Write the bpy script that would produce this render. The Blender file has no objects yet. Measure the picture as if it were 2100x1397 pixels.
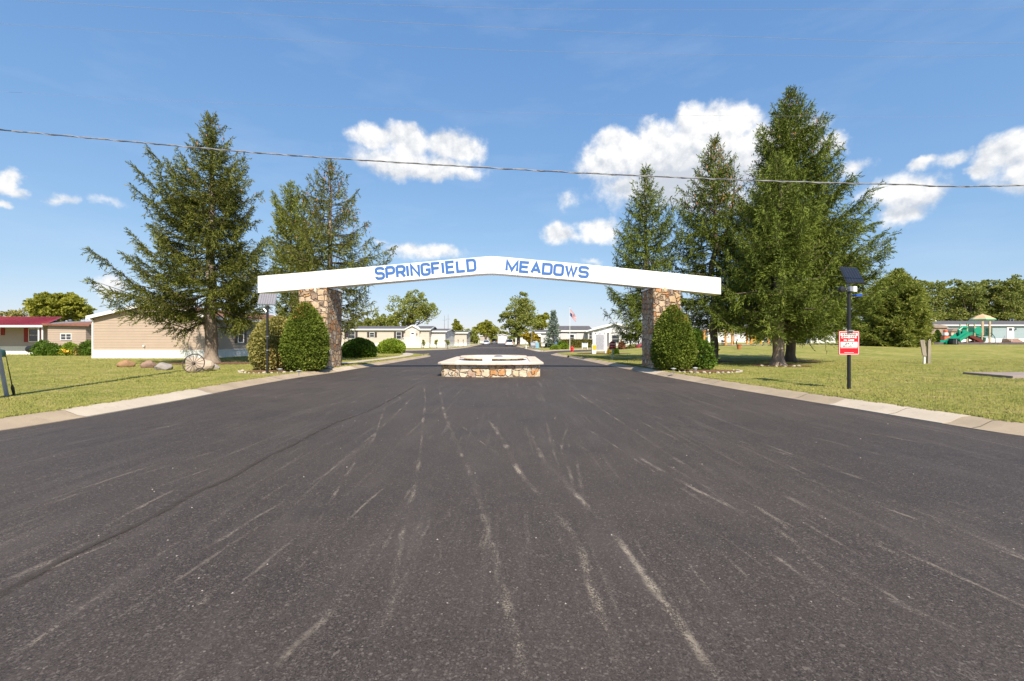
import bpy, bmesh, math, random
import numpy as np
from mathutils import Vector, Matrix, noise as mnoise

S = bpy.context.scene
COL = S.collection
R = math.radians

# ------------------------------------------------------------------ camera
F, CX, CY, HC = 950.0, 1050.0, 697.0, 1.5      # focal length in photo pixels, principal point, eye height
cd = bpy.data.cameras.new("camera")
cam = bpy.data.objects.new("camera", cd)
COL.objects.link(cam)
cam.location = (0, 0, HC)
cam.rotation_euler = (R(90), 0, 0)
cd.sensor_width = 36.0
cd.lens = F / 2100.0 * 36.0
cd.shift_y = (697.0 - 698.5) / 2100.0
cd.clip_start = 0.1
cd.clip_end = 6000
S.camera = cam


def gy(py):                       # distance of the flat ground seen at photo row py
    return HC * F / (py - CY)


def gp(px, py, z=0.0):            # ground point seen at (px, py)
    y = (HC - z) * F / (py - CY)
    return ((px - CX) * y / F, y)


def wx(px, y):
    return (px - CX) * y / F


def wz(py, y):
    return HC + (CY - py) * y / F


# ------------------------------------------------------------------ light and sky
SUN_DIR = Vector((-0.25, 0.95, -1.0)).normalized()      # the way the light travels
sun_el = math.asin(-SUN_DIR.z)
sun_az = math.atan2(-SUN_DIR.x, -SUN_DIR.y)             # clockwise from +Y
ld = bpy.data.lights.new("sun", 'SUN')
ld.energy = 4.9
ld.angle = R(0.53)
ld.color = (1.0, 0.91, 0.78)
sun = bpy.data.objects.new("sun", ld)
COL.objects.link(sun)
sun.rotation_euler = SUN_DIR.to_track_quat('-Z', 'Y').to_euler()
sun.location = (10, -30, 40)

S.view_settings.view_transform = 'Standard'
S.view_settings.look = 'None'
S.view_settings.exposure = 0.62
S.view_settings.gamma = 1.0
S.cycles.max_bounces = 6
S.cycles.transparent_max_bounces = 8
S.cycles.use_denoising = True


class NT:
    def __init__(s, tree):
        s.t = tree
        s.t.nodes.clear()

    def n(s, typ, ins=None, **props):
        nd = s.t.nodes.new(typ)
        for k, v in props.items():
            setattr(nd, k, v)
        if ins:
            for k, v in ins.items():
                sk = nd.inputs[k]
                if isinstance(v, bpy.types.NodeSocket):
                    s.t.links.new(v, sk)
                elif v is not None:
                    sk.default_value = v
        return nd

    def m(s, op, a, b=0.0, c=0.0, clamp=False):
        nd = s.n('ShaderNodeMath', {0: a, 1: b, 2: c}, operation=op)
        nd.use_clamp = clamp
        return nd.outputs[0]

    def vm(s, op, a, b=None):
        nd = s.n('ShaderNodeVectorMath', {0: a, 1: b}, operation=op)
        return nd.outputs['Value'] if op in ('LENGTH', 'DOT_PRODUCT') else nd.outputs[0]

    def noise(s, vec, scale, detail=4.0, rough=0.55, dist=0.0):
        return s.n('ShaderNodeTexNoise', {'Vector': vec, 'Scale': scale, 'Detail': detail, 'Roughness': rough, 'Distortion': dist}).outputs['Fac']

    def mr(s, v, a, b, c=0.0, d=1.0, smooth=False):
        nd = s.n('ShaderNodeMapRange', {0: v, 1: a, 2: b, 3: c, 4: d})
        if smooth:
            nd.interpolation_type = 'SMOOTHSTEP'
        return nd.outputs[0]

    def mix(s, f, a, b, mode='MIX'):
        def c4(x):
            return tuple(x) + (1,) if isinstance(x, (tuple, list)) and len(x) == 3 else x
        nd = s.n('ShaderNodeMix', {0: f, 6: c4(a), 7: c4(b)}, data_type='RGBA', blend_type=mode)
        return nd.outputs[2]


w = bpy.data.worlds.new("World")
S.world = w
w.use_nodes = True
w.cycles.sampling_method = 'MANUAL'
w.cycles.sample_map_resolution = 256
T = NT(w.node_tree)
sky = T.n('ShaderNodeTexSky', sky_type='NISHITA', sun_disc=False)
sky.sun_elevation = sun_el
sky.sun_rotation = sun_az
sky.altitude = 200
sky.air_density = 1.0
sky.dust_density = 0.3
sky.ozone_density = 6.0
tc = T.n('ShaderNodeTexCoord').outputs['Generated']
sp = T.n('ShaderNodeSeparateXYZ', {0: tc})
az = T.m('ARCTAN2', sp.outputs[0], sp.outputs[1])
el = T.m('ARCSINE', sp.outputs[2])
ae = T.n('ShaderNodeCombineXYZ', {0: az, 1: el, 2: 0.0}).outputs[0]
warp = T.n('ShaderNodeTexNoise', {'Vector': ae, 'Scale': 9.0, 'Detail': 5.0, 'Roughness': 0.62})
wv = T.vm('SUBTRACT', warp.outputs['Color'], (0.5, 0.5, 0.5))
wv = T.vm('MULTIPLY', wv, (0.10, 0.062, 0.0))
aew = T.vm('ADD', ae, wv)
# fair-weather clouds by bearing: photo position, half width, half height, weight
CLOUDS = [
    (760, 282, 52, 26, 1.0), (845, 285, 75, 33, 1.0), (930, 300, 65, 36, 1.0), (820, 330, 110, 32, .95), (900, 342, 95, 24, .9),
    (1270, 290, 55, 32, 1.0), (1335, 272, 60, 34, 1.0), (1420, 250, 55, 36, 1.0), (1485, 255, 78, 42, 1.05), (1380, 320, 180, 72, 1.1), (1260, 325, 70, 45, 1.0), (1460, 340, 130, 70, 1.05),
    (1540, 310, 130, 62, 1.0), (1325, 380, 110, 46, .8), (1690, 300, 45, 24, .9), (1430, 395, 150, 52, .85),
    (1145, 477, 44, 24, .85), (1225, 470, 48, 28, .85), (875, 518, 80, 19, .72), (1165, 405, 26, 26, .35), (1210, 535, 35, 8, .4),
    (12, 375, 42, 30, .95), (40, 398, 44, 16, .8), (8, 428, 26, 12, .7), (130, 417, 26, 12, .45), (215, 419, 50, 12, .36),
    (1865, 388, 85, 42, 1.0), (1850, 430, 60, 30, .8), (1905, 328, 36, 14, .7), (1975, 318, 48, 14, .6), (2080, 312, 70, 40, 1.05),
    (2130, 350, 110, 45, 1.0), (2040, 345, 40, 30, .8), (1750, 345, 50, 18, .6), (225, 597, 55, 22, .75), (785, 496, 22, 8, .4),
    (2060, 610, 30, 10, .2), (-250, 330, 120, 50, 1.0), (2500, 420, 160, 60, 1.0), (-600, 200, 200, 60, .9),
]
fld = None
base_sh = None
for (px, py, rx, ry, wt) in CLOUDS:
    a0 = math.atan((px - CX) / F)
    ca = math.cos(a0)
    e0 = math.atan((CY - py) / F * ca)
    ra = rx / F * ca * ca * 1.18
    re = ry / F * ca * math.cos(e0) ** 2 * 1.25
    d = T.vm('SUBTRACT', aew, (a0, e0, 0))
    d = T.vm('MULTIPLY', d, (1 / ra, 1 / re, 0))
    v = T.m('MULTIPLY_ADD', T.vm('LENGTH', d), -wt, wt)
    if rx >= 85 and py > 250:
        dy = T.n('ShaderNodeSeparateXYZ', {0: d}).outputs[1]
        b_ = T.m('MULTIPLY', T.mr(dy, 0.15, -0.75, 0, 1, True), T.mr(T.vm('LENGTH', d), 1.25, 0.6, 0, 1, True))
        base_sh = b_ if base_sh is None else T.m('MAXIMUM', base_sh, b_)
    fld = v if fld is None else T.m('SMOOTH_MAX', fld, v, 0.12)
n1 = T.noise(ae, 26.0, 7.0, 0.60)
n2 = T.noise(T.vm('ADD', ae, (0.006, 0.012, 0)), 26.0, 5.0, 0.58)
dens = T.m('ADD', fld, T.m('MULTIPLY', T.m('SUBTRACT', n1, 0.5), 0.85))
cover = T.mr(dens, 0.0, 0.55, 0, 1, True)
lit = T.m('MULTIPLY_ADD', T.m('SUBTRACT', n1, n2), 2.4, 0.72, clamp=True)
big = T.noise(T.vm('MULTIPLY', ae, (1, 1.6, 1)), 7.0, 3.0, 0.5)
lit = T.m('ADD', lit, T.mr(big, 0.35, 0.65, -0.30, 0.25), clamp=True)
lit = T.m('SUBTRACT', lit, T.m('MULTIPLY', base_sh, 0.75), clamp=True)
ccol = T.mix(lit, (5.0, 5.35, 5.9), (8.6, 8.5, 8.3))
veil = T.mr(T.noise(T.vm('MULTIPLY', ae, (1.0, 3.5, 1)), 3.0, 6.0, 0.6), 0.5, 0.85, 0, 0.16)
# tonal curve of the clear sky: deeper azure overhead, no glare at the horizon
sc3 = T.n('ShaderNodeSeparateColor', {0: sky.outputs[0]})
SK = 0.1306
chs = [T.m('MULTIPLY', T.m('POWER', T.m('MULTIPLY', sc3.outputs[i], SK), g_), k_ / SK) for i, (g_, k_) in enumerate(((.75, .950), (.56, .875), (.35, .945)))]
skyc = T.n('ShaderNodeCombineColor', {0: chs[0], 1: chs[1], 2: chs[2]}).outputs[0]
base = T.mix(veil, skyc, (6.5, 7.2, 8.2))
skc = T.mix(T.m('MULTIPLY', cover, 0.97), base, ccol)
bg = T.n('ShaderNodeBackground', {'Color': skc, 'Strength': 0.085})
T.n('ShaderNodeOutputWorld', {0: bg.outputs[0]})

# ------------------------------------------------------------------ naming helpers


def tag(o, label=None, cat=None, group=None, kind=None):
    if label: o['label'] = label
    if cat: o['category'] = cat
    if group: o['group'] = group
    if kind: o['kind'] = kind
    return o


def empty(name, loc, label, cat, group=None, rz=0.0):
    o = bpy.data.objects.new(name, None)
    o.empty_display_size = 0.3
    o.location = loc
    o.rotation_euler = (0, 0, rz)
    COL.objects.link(o)
    return tag(o, label, cat, group)


def copy_tree(src, loc=None, rz=None, label=None, group=None, parent=None, scale=None):
    c = src.copy()
    COL.objects.link(c)
    c.parent = parent
    if parent is None:
        if loc is not None: c.location = loc
        if rz is not None: c.rotation_euler = (0, 0, rz)
        if scale is not None: c.scale = scale if isinstance(scale, tuple) else (scale,) * 3
        if label: c['label'] = label
        if group: c['group'] = group
    for ch in [o for o in COL.objects if o.parent == src]:
        copy_tree(ch, parent=c)
    return c


def np_mesh(name, V, Fq, mat, parent=None, loc=None, smooth=False):
    """V (n,3) array, Fq (m,k) array of equal-size faces."""
    V = np.asarray(V, np.float32)
    Fq = np.asarray(Fq, np.int32)
    me = bpy.data.meshes.new(name)
    k = Fq.shape[1]
    me.vertices.add(len(V)); me.vertices.foreach_set('co', V.ravel())
    me.loops.add(Fq.size); me.loops.foreach_set('vertex_index', Fq.ravel())
    me.polygons.add(len(Fq))
    me.polygons.foreach_set('loop_start', np.arange(0, Fq.size, k, dtype=np.int32))
    me.polygons.foreach_set('loop_total', np.full(len(Fq), k, np.int32))
    if smooth:
        me.polygons.foreach_set('use_smooth', np.ones(len(Fq), bool))
    me.update(calc_edges=True)
    me.materials.append(mat)
    o = bpy.data.objects.new(name, me)
    COL.objects.link(o)
    if parent is not None: o.parent = parent
    if loc is not None: o.location = loc
    return o


class MB:
    """collects shapes; build() links them as ONE mesh object"""
    def __init__(s):
        s.v = []; s.f = []

    def add(s, vs, fs):
        b = len(s.v)
        s.v += [tuple(p) for p in vs]
        s.f += [tuple(i + b for i in f) for f in fs]
        return s

    def box(s, x0, x1, y0, y1, z0, z1, rot=None, c=None):
        vs = [(x0, y0, z0), (x1, y0, z0), (x1, y1, z0), (x0, y1, z0), (x0, y0, z1), (x1, y0, z1), (x1, y1, z1), (x0, y1, z1)]
        if rot is not None:
            c = Vector(c if c else ((x0 + x1) / 2, (y0 + y1) / 2, (z0 + z1) / 2))
            vs = [tuple(rot @ (Vector(p) - c) + c) for p in vs]
        return s.add(vs, [(0, 3, 2, 1), (4, 5, 6, 7), (0, 1, 5, 4), (1, 2, 6, 5), (2, 3, 7, 6), (3, 0, 4, 7)])

    def cbox(s, cx, cy, z0, sx, sy, sz, rz=0.0, bev=0.0):
        """box with chamfered vertical edges and top"""
        hx, hy = sx / 2, sy / 2
        b = bev
        def ring(i, z):
            x, y = hx - i, hy - i
            if b <= 0: return [(-x, -y, z), (x, -y, z), (x, y, z), (-x, y, z)]
            return [(-x + b, -y, z), (x - b, -y, z), (x, -y + b, z), (x, y - b, z), (x - b, y, z), (-x + b, y, z), (-x, y - b, z), (-x, -y + b, z)]
        rings = [ring(0, z0), ring(0, z0 + sz - b), ring(b, z0 + sz)] if b > 0 else [ring(0, z0), ring(0, z0 + sz)]
        ca, sa = math.cos(rz), math.sin(rz)
        rr = [[(cx + x * ca - y * sa, cy + x * sa + y * ca, z) for x, y, z in r] for r in rings]
        return s.loft(rr)

    def loft(s, rings, caps=True):
        n = len(rings[0])
        vs = [p for r in rings for p in r]
        fs = []
        for i in range(len(rings) - 1):
            for j in range(n):
                a, b = i * n + j, i * n + (j + 1) % n
                fs.append((a, b, b + n, a + n))
        if caps:
            fs.append(tuple(reversed(range(n))))
            fs.append(tuple((len(rings) - 1) * n + j for j in range(n)))
        return s.add(vs, fs)

    def prism(s, pts, a0, a1, axis='y'):
        """2-D outline extruded along axis; pts are (x,z) for 'y', (y,z) for 'x', (x,y) for 'z'"""
        def p3(p, a):
            return (p[0], a, p[1]) if axis == 'y' else ((a, p[0], p[1]) if axis == 'x' else (p[0], p[1], a))
        return s.loft([[p3(p, a0) for p in pts], [p3(p, a1) for p in pts]])

    def tube(s, pts, rad, n=8, caps=True):
        pts = [Vector(p) for p in pts]
        if not isinstance(rad, (list, tuple)): rad = [rad] * len(pts)
        rings = []
        u = None
        for i, p in enumerate(pts):
            d = (pts[min(i + 1, len(pts) - 1)] - pts[max(i - 1, 0)]).normalized()
            if u is None:
                u = d.cross(Vector((0, 0, 1)))
                if u.length < 0.05: u = Vector((1, 0, 0))
            u = (u - d * u.dot(d)).normalized()
            v = d.cross(u)
            rings.append([tuple(p + (u * math.cos(2 * math.pi * k / n) + v * math.sin(2 * math.pi * k / n)) * rad[i]) for k in range(n)])
        return s.loft(rings, caps)

    def lathe(s, prof, n=20, c=(0, 0, 0), axis='z'):
        rings = []
        for r, z in prof:
            ring = []
            for k in range(n):
                a = 2 * math.pi * k / n
                x, y = r * math.cos(a), r * math.sin(a)
                ring.append((c[0] + x, c[1] + y, c[2] + z) if axis == 'z' else ((c[0] + z, c[1] + x, c[2] + y) if axis == 'x' else (c[0] + x, c[1] + z, c[2] + y)))
            rings.append(ring)
        return s.loft(rings)

    def build(s, name, mat, parent=None, world=False, loc=None, smooth=False, bevel=0.0):
        """world=True: coordinates are world ones, made local to the parent (or to loc)"""
        me = bpy.data.meshes.new(name)
        vs = s.v
        off = None
        if world and parent is not None:
            off = parent.location if parent.parent is None else parent.location + parent.parent.location
        elif world and loc is not None:
            off = Vector(loc)
        if off is not None:
            vs = [(x - off[0], y - off[1], z - off[2]) for x, y, z in vs]
        me.from_pydata(vs, [], s.f)
        bm = bmesh.new(); bm.from_mesh(me)
        bmesh.ops.recalc_face_normals(bm, faces=bm.faces)
        if bevel > 0:
            es = [e for e in bm.edges if len(e.link_faces) == 2 and e.calc_face_angle(0) > 0.6]
            bmesh.ops.bevel(bm, geom=es, offset=bevel, segments=2, affect='EDGES', profile=0.6, clamp_overlap=True)
        if smooth:
            for f in bm.faces: f.smooth = True
            for e in bm.edges:
                if len(e.link_faces) == 2 and e.calc_face_angle(0) > 0.7: e.smooth = False
        bm.to_mesh(me); bm.free()
        me.materials.append(mat)
        o = bpy.data.objects.new(name, me)
        COL.objects.link(o)
        if parent is not None: o.parent = parent
        if loc is not None: o.location = loc
        return o


# ------------------------------------------------------------------ materials
MATS = {}


def newmat(name):
    m = bpy.data.materials.new(name)
    m.use_nodes = True
    return m, NT(m.node_tree)


def pbr(t, col, rough=0.7, metal=0.0, spec=0.4, normal=None, **kw):
    ins = {'Base Color': col if not (isinstance(col, tuple) and len(col) == 3) else col + (1,), 'Roughness': rough, 'Metallic': metal, 'Specular IOR Level': spec}
    if normal is not None: ins['Normal'] = normal
    ins.update(kw)
    b = t.n('ShaderNodeBsdfPrincipled', ins)
    t.n('ShaderNodeOutputMaterial', {0: b.outputs[0]})
    return b


def mat(name, col, rough=0.7, col2=None, scale=3.0, lo=0.35, hi=0.65, metal=0.0, spec=0.35, bump=0.0, bscale=40.0, stretch=None, detail=6.0):
    if name in MATS: return MATS[name]
    m, t = newmat(name)
    co = t.n('ShaderNodeTexCoord').outputs['Object']
    if stretch: co = t.vm('MULTIPLY', co, stretch)
    if col2 is None: col2 = tuple(c * 0.82 for c in col)
    f = t.mr(t.noise(co, scale, detail, 0.6), lo, hi)
    c = t.mix(f, col, col2)
    nrm = None
    if bump > 0:
        nrm = t.n('ShaderNodeBump', {'Strength': min(1.0, bump), 'Distance': 0.02, 'Height': t.noise(co, bscale, 5.0, 0.6)}).outputs[0]
    pbr(t, c, rough, metal, spec, nrm)
    MATS[name] = m
    return m


def leafmat(name, dark, light, extra=None, trans=0.3, nscale=0.9, rough=0.55, ef=0.85, rw=0.45):
    if name in MATS: return MATS[name]
    m, t = newmat(name)
    co = t.n('ShaderNodeTexCoord').outputs['Object']
    rnd = t.n('ShaderNodeNewGeometry').outputs['Random Per Island']
    big = t.mr(t.noise(co, nscale, 3.0, 0.6), 0.3, 0.7)
    f = t.m('ADD', t.m('MULTIPLY', rnd, rw), t.m('MULTIPLY', big, 1 - rw))
    c = t.mix(f, dark, light)
    if extra:
        rr = t.m('FRACT', t.m('MULTIPLY', rnd, 37.3))
        g = t.m('MULTIPLY', t.mr(rr, ef, ef + 0.05), t.mr(t.noise(co, nscale * 0.7, 2.0, 0.5), 0.45, 0.6))
        c = t.mix(g, c, extra)
    d = t.n('ShaderNodeBsdfPrincipled', {'Base Color': c, 'Roughness': rough, 'Specular IOR Level': 0.07})
    tr = t.n('ShaderNodeBsdfTranslucent', {'Color': t.mix(0.5, c, (0.25, 0.32, 0.04))})
    ms = t.n('ShaderNodeMixShader', {0: trans, 1: d.outputs[0], 2: tr.outputs[0]})
    t.n('ShaderNodeOutputMaterial', {0: ms.outputs[0]})
    MATS[name] = m
    return m


def asphalt_mat():
    m, t = newmat('asphalt')
    co = t.n('ShaderNodeTexCoord').outputs['Object']
    v1 = t.n('ShaderNodeTexVoronoi', {'Vector': co, 'Scale': 150.0}, feature='F1')
    r1 = t.n('ShaderNodeSeparateColor', {0: v1.outputs['Color']})
    v3 = t.n('ShaderNodeTexVoronoi', {'Vector': co, 'Scale': 80.0}, feature='F1')
    r3 = t.n('ShaderNodeSeparateColor', {0: v3.outputs['Color']})
    grain = t.noise(co, 45.0, 5.0, 0.75)
    c = t.mix(t.mr(grain, 0.3, 0.7), (0.033, 0.0258, 0.0218), (0.069, 0.0540, 0.0460))
    c = t.mix(t.mr(r1.outputs[0], 0.74, 1.0, 0, 0.7), c, (0.125, 0.105, 0.093))
    c = t.mix(t.mr(r1.outputs[0], 0.0, 0.28, 0.75, 0.0), c, (0.010, 0.009, 0.009))
    c = t.mix(t.mr(r3.outputs[0], 0.90, 1.0, 0, 0.8), c, (0.15, 0.125, 0.105))
    # pale grit specks, rare
    v2 = t.n('ShaderNodeTexVoronoi', {'Vector': co, 'Scale': 26.0}, feature='F1')
    r2 = t.n('ShaderNodeSeparateColor', {0: v2.outputs['Color']}).outputs[1]
    speck = t.m('MULTIPLY', t.m('GREATER_THAN', r2, 0.90), t.m('LESS_THAN', v2.outputs['Distance'], 0.15))
    c = t.mix(t.m('MULTIPLY', speck, 0.4), c, (0.46, 0.39, 0.30))
    # broad patches of dust and wear
    big = t.noise(co, 0.22, 5.0, 0.6, 0.6)
    c = t.mix(t.mr(big, 0.40, 0.72, 0.0, 0.5), c, (0.088, 0.071, 0.060))
    mid = t.noise(t.vm('MULTIPLY', co, (2.2, 0.35, 1)), 1.3, 5.0, 0.65)
    c = t.mix(t.mr(mid, 0.50, 0.75, 0.0, 0.45), c, (0.10, 0.082, 0.072))
    dk = t.noise(co, 0.9, 5.0, 0.6)
    c = t.mix(t.mr(dk, 0.56, 0.74, 0.0, 0.4), c, (0.026, 0.023, 0.023))
    # streaks of scraped grit along the direction of travel
    stv = t.noise(t.vm('MULTIPLY', co, (9.0, 0.20, 1)), 1.0, 4.0, 0.6, 0.3)
    st = t.m('MULTIPLY', t.mr(stv, 0.56, 0.68), t.mr(t.noise(co, 80.0, 3.0, 0.8), 0.50, 0.60))
    st = t.m('MULTIPLY', st, t.mr(t.noise(co, 0.5, 3.0, 0.5), 0.42, 0.6))
    c = t.mix(t.m('MULTIPLY', st, 0.55), c, (0.34, 0.285, 0.225))
    nrm = t.n('ShaderNodeBump', {'Strength': 0.45, 'Distance': 0.006, 'Height': t.m('ADD', grain, t.m('MULTIPLY', r1.outputs[1], 0.8))}).outputs[0]
    pbr(t, c, t.mr(big, 0.3, 0.7, 0.66, 0.80), 0.0, 0.24, nrm)
    return m


def grass_mat(name='grass', tuft=False):
    m, t = newmat(name)
    g = t.n('ShaderNodeNewGeometry')
    co = g.outputs['Position']
    a = t.noise(co, 0.35, 5.0, 0.6)
    b = t.noise(t.vm('MULTIPLY', co, (1.0, 1.6, 1.0)), 1.6, 5.0, 0.65)
    fine = t.noise(co, 22.0, 5.0, 0.75)
    c = t.mix(t.mr(a, 0.35, 0.68), (0.21, 0.235, 0.044), (0.37, 0.325, 0.09))
    c = t.mix(t.mr(b, 0.50, 0.70, 0, 0.85), c, (0.54, 0.41, 0.19))
    c = t.mix(t.mr(b, 0.26, 0.44, 0.6, 0.0), c, (0.15, 0.195, 0.036))
    c = t.mix(t.mr(fine, 0.35, 0.70, 0.0, 0.55), c, (0.12, 0.135, 0.03))
    c = t.mix(t.mr(t.noise(co, 9.0, 4.0, 0.6), 0.55, 0.75, 0, 0.35), c, (0.36, 0.33, 0.14))
    if tuft:
        rnd = g.outputs['Random Per Island']
        c = t.mix(t.mr(rnd, 0, 1, 0.15, 0.75), c, (0.38, 0.38, 0.095))
        c = t.mix(t.mr(rnd, 0.86, 0.9, 0, 0.6), c, (0.42, 0.35, 0.17))
        up = t.vm('NORMALIZE', t.vm('ADD', t.vm('MULTIPLY', g.outputs['Normal'], (.45, .45, .45)), (0, -0.1, 0.9)))
        d = t.n('ShaderNodeBsdfPrincipled', {'Base Color': c, 'Roughness': 0.7, 'Specular IOR Level': 0.1, 'Normal': up})
        tr = t.n('ShaderNodeBsdfTranslucent', {'Color': c})
        ms = t.n('ShaderNodeMixShader', {0: 0.2, 1: d.outputs[0], 2: tr.outputs[0]})
        t.n('ShaderNodeOutputMaterial', {0: ms.outputs[0]})
    else:
        nrm = t.n('ShaderNodeBump', {'Strength': 0.9, 'Distance': 0.06, 'Height': fine}).outputs[0]
        pbr(t, c, 0.9, 0, 0.1, nrm)
    return m


def concrete_mat(name, c1, c2, speck=0.5, joint=None):
    m, t = newmat(name)
    co = t.n('ShaderNodeTexCoord').outputs['Object']
    c = t.mix(t.mr(t.noise(co, 1.1, 6.0, 0.65), 0.35, 0.7), c1, c2)
    fn = t.noise(co, 60.0, 4.0, 0.7)
    c = t.mix(t.mr(fn, 0.55, 0.75, 0, speck), c, tuple(x * 0.45 for x in c2))
    c = t.mix(t.mr(t.noise(co, 5.0, 5.0, 0.7), 0.58, 0.75, 0, 0.4), c, (0.20, 0.14, 0.09))
    nrm = t.n('ShaderNodeBump', {'Strength': 0.6, 'Distance': 0.01, 'Height': fn}).outputs[0]
    pbr(t, c, 0.85, 0, 0.2, nrm)
    return m


def stone_mat(name, scale, cols, mortar, warp=0.12, stretch=(1, 1, 1), edge=0.045, rnd=0.8):
    """crazy-laid flagstone: cells with their own colour, recessed mortar"""
    m, t = newmat(name)
    co = t.n('ShaderNodeTexCoord').outputs['Object']
    nz = t.n('ShaderNodeTexNoise', {'Vector': co, 'Scale': 3.2, 'Detail': 4.0, 'Roughness': 0.6})
    co2 = t.vm('ADD', t.vm('MULTIPLY', co, stretch), t.vm('MULTIPLY', t.vm('SUBTRACT', nz.outputs['Color'], (0.5, 0.5, 0.5)), (warp * 2, warp * 2, warp * 2)))
    v = t.n('ShaderNodeTexVoronoi', {'Vector': co2, 'Scale': scale, 'Randomness': 0.95}, feature='F1')
    v2 = t.n('ShaderNodeTexVoronoi', {'Vector': co2, 'Scale': scale, 'Randomness': rnd}, feature='F2', distance='CHEBYCHEV')
    v.distance = 'CHEBYCHEV'
    v.inputs['Randomness'].default_value = rnd
    ed0 = t.m('MULTIPLY', t.m('SUBTRACT', v2.outputs['Distance'], v.outputs['Distance']), 0.7)
    r = t.n('ShaderNodeSeparateColor', {0: v.outputs['Color']}).outputs[0]
    cr = t.n('ShaderNodeValToRGB', {0: r})
    els = cr.color_ramp.elements
    cr.color_ramp.interpolation = 'CONSTANT'
    while len(els) < len(cols): els.new(0.5)
    for i, c in enumerate(cols):
        els[i].position = i / len(cols)
        els[i].color = tuple(c) + (1,)
    n2 = t.noise(co, 7.0, 7.0, 0.7)
    c = t.mix(t.mr(n2, 0.35, 0.72, 0, 0.6), cr.outputs[0], (0.30, 0.17, 0.08))
    c = t.mix(t.mr(t.noise(co, 13.0, 5.0, 0.6), 0.5, 0.7, 0, 0.5), c, (0.62, 0.55, 0.44))
    ed = t.mr(ed0, edge * 0.4, edge)
    c = t.mix(ed, mortar, c)
    g = t.n('ShaderNodeSeparateColor', {0: v.outputs['Color']}).outputs[1]
    h = t.m('ADD', t.m('MULTIPLY', t.mr(ed0, 0.0, 0.12, 0, 1, True), t.m('MULTIPLY_ADD', g, 0.6, 0.8)), t.m('MULTIPLY', n2, 0.5))
    nrm = t.n('ShaderNodeBump', {'Strength': 1.0, 'Distance': 0.08, 'Height': h}).outputs[0]
    pbr(t, c, 0.8, 0, 0.25, nrm)
    return m


M = {
    'asphalt': asphalt_mat(),
    'grass': grass_mat(),
    'tuft': grass_mat('grass_blades', True),
    'kerb': concrete_mat('worn_concrete', (0.40, 0.315, 0.22), (0.30, 0.235, 0.165), 0.5),
    'newkerb': concrete_mat('pale_concrete', (0.52, 0.44, 0.34), (0.43, 0.365, 0.28), 0.25),
    'stone': stone_mat('flagstone', 3.3, [(0.52, 0.37, 0.22), (0.62, 0.50, 0.36), (0.48, 0.21, 0.075), (0.57, 0.40, 0.23), (0.40, 0.28, 0.19), (0.68, 0.59, 0.47), (0.53, 0.29, 0.12), (0.28, 0.20, 0.15), (0.60, 0.45, 0.30)], (0.17, 0.125, 0.095), 0.08, (1, 1, 1.2), 0.030),
    'fstone': stone_mat('pale_flagstone', 3.1, [(0.70, 0.55, 0.36), (0.74, 0.62, 0.46), (0.66, 0.44, 0.24), (0.76, 0.68, 0.54), (0.74, 0.62, 0.46), (0.58, 0.28, 0.10), (0.72, 0.58, 0.41), (0.44, 0.30, 0.23), (0.76, 0.66, 0.5), (0.72, 0.6, 0.44)], (0.52, 0.44, 0.35), 0.08, (1, 1, 1.15), 0.026),
    'cap': mat('cap_stone', (0.66, 0.56, 0.47), 0.8, (0.54, 0.44, 0.35), 2.5, bump=0.4),
    'white': mat('white_paint', (0.80, 0.79, 0.77), 0.45, (0.74, 0.73, 0.70), 0.7),
    'whitebeam': mat('beam_paint', (0.84, 0.83, 0.82), 0.4, (0.80, 0.79, 0.77), 0.5),
    'blue': mat('blue_letter', (0.042, 0.135, 0.38), 0.5, (0.05, 0.15, 0.40), 1.0),
    'bark': mat('spruce_bark', (0.16, 0.12, 0.09), 0.95, (0.32, 0.26, 0.20), 5.0, bump=1.0, bscale=14.0, stretch=(1, 1, 0.35)),
    'bark2': mat('dark_bark', (0.10, 0.075, 0.055), 0.95, (0.20, 0.155, 0.12), 4.0, bump=1.0, bscale=12.0, stretch=(1, 1, 0.35)),
    'twig': mat('bare_twig', (0.15, 0.115, 0.08), 0.9, (0.09, 0.07, 0.05), 4.0),
    'black': mat('black_metal', (0.012, 0.012, 0.014), 0.4, (0.02, 0.02, 0.022), 6.0, spec=0.5),
    'steel': mat('galvanised_steel', (0.42, 0.43, 0.45), 0.4, (0.30, 0.31, 0.33), 8.0, metal=0.7),
    'wire': mat('wire_metal', (0.11, 0.11, 0.12), 0.5, (0.28, 0.27, 0.27), 3.0, lo=0.45, hi=0.55, metal=0.2),
    'glass': mat('window_glass', (0.03, 0.035, 0.045), 0.08, (0.05, 0.055, 0.07), 0.8, spec=0.8),
    'mulch': mat('bark_mulch', (0.20, 0.085, 0.045), 0.95, (0.09, 0.05, 0.035), 9.0, bump=1.0, bscale=30.0),
    'sand': mat('wood_chips', (0.46, 0.37, 0.28), 0.95, (0.34, 0.27, 0.20), 3.0, bump=0.6),
    'red': mat('red_paint', (0.62, 0.02, 0.025), 0.4, (0.55, 0.02, 0.02), 2.0),
    'shingle': mat('grey_shingle', (0.085, 0.08, 0.085), 0.9, (0.13, 0.12, 0.12), 3.0, bump=0.6, bscale=20),
    'brownshingle': mat('brown_shingle', (0.26, 0.115, 0.075), 0.9, (0.19, 0.085, 0.06), 3.0, bump=0.6, bscale=20),
    'wood': mat('weathered_wood', (0.36, 0.30, 0.23), 0.9, (0.24, 0.20, 0.16), 6.0, bump=0.6, bscale=20, stretch=(1, 1, .2)),
}

# ------------------------------------------------------------------ the ground, roads and kerbs


def sst(a, b, x):
    t = max(0.0, min(1.0, (x - a) / (b - a)))
    return t * t * (3 - 2 * t)


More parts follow.
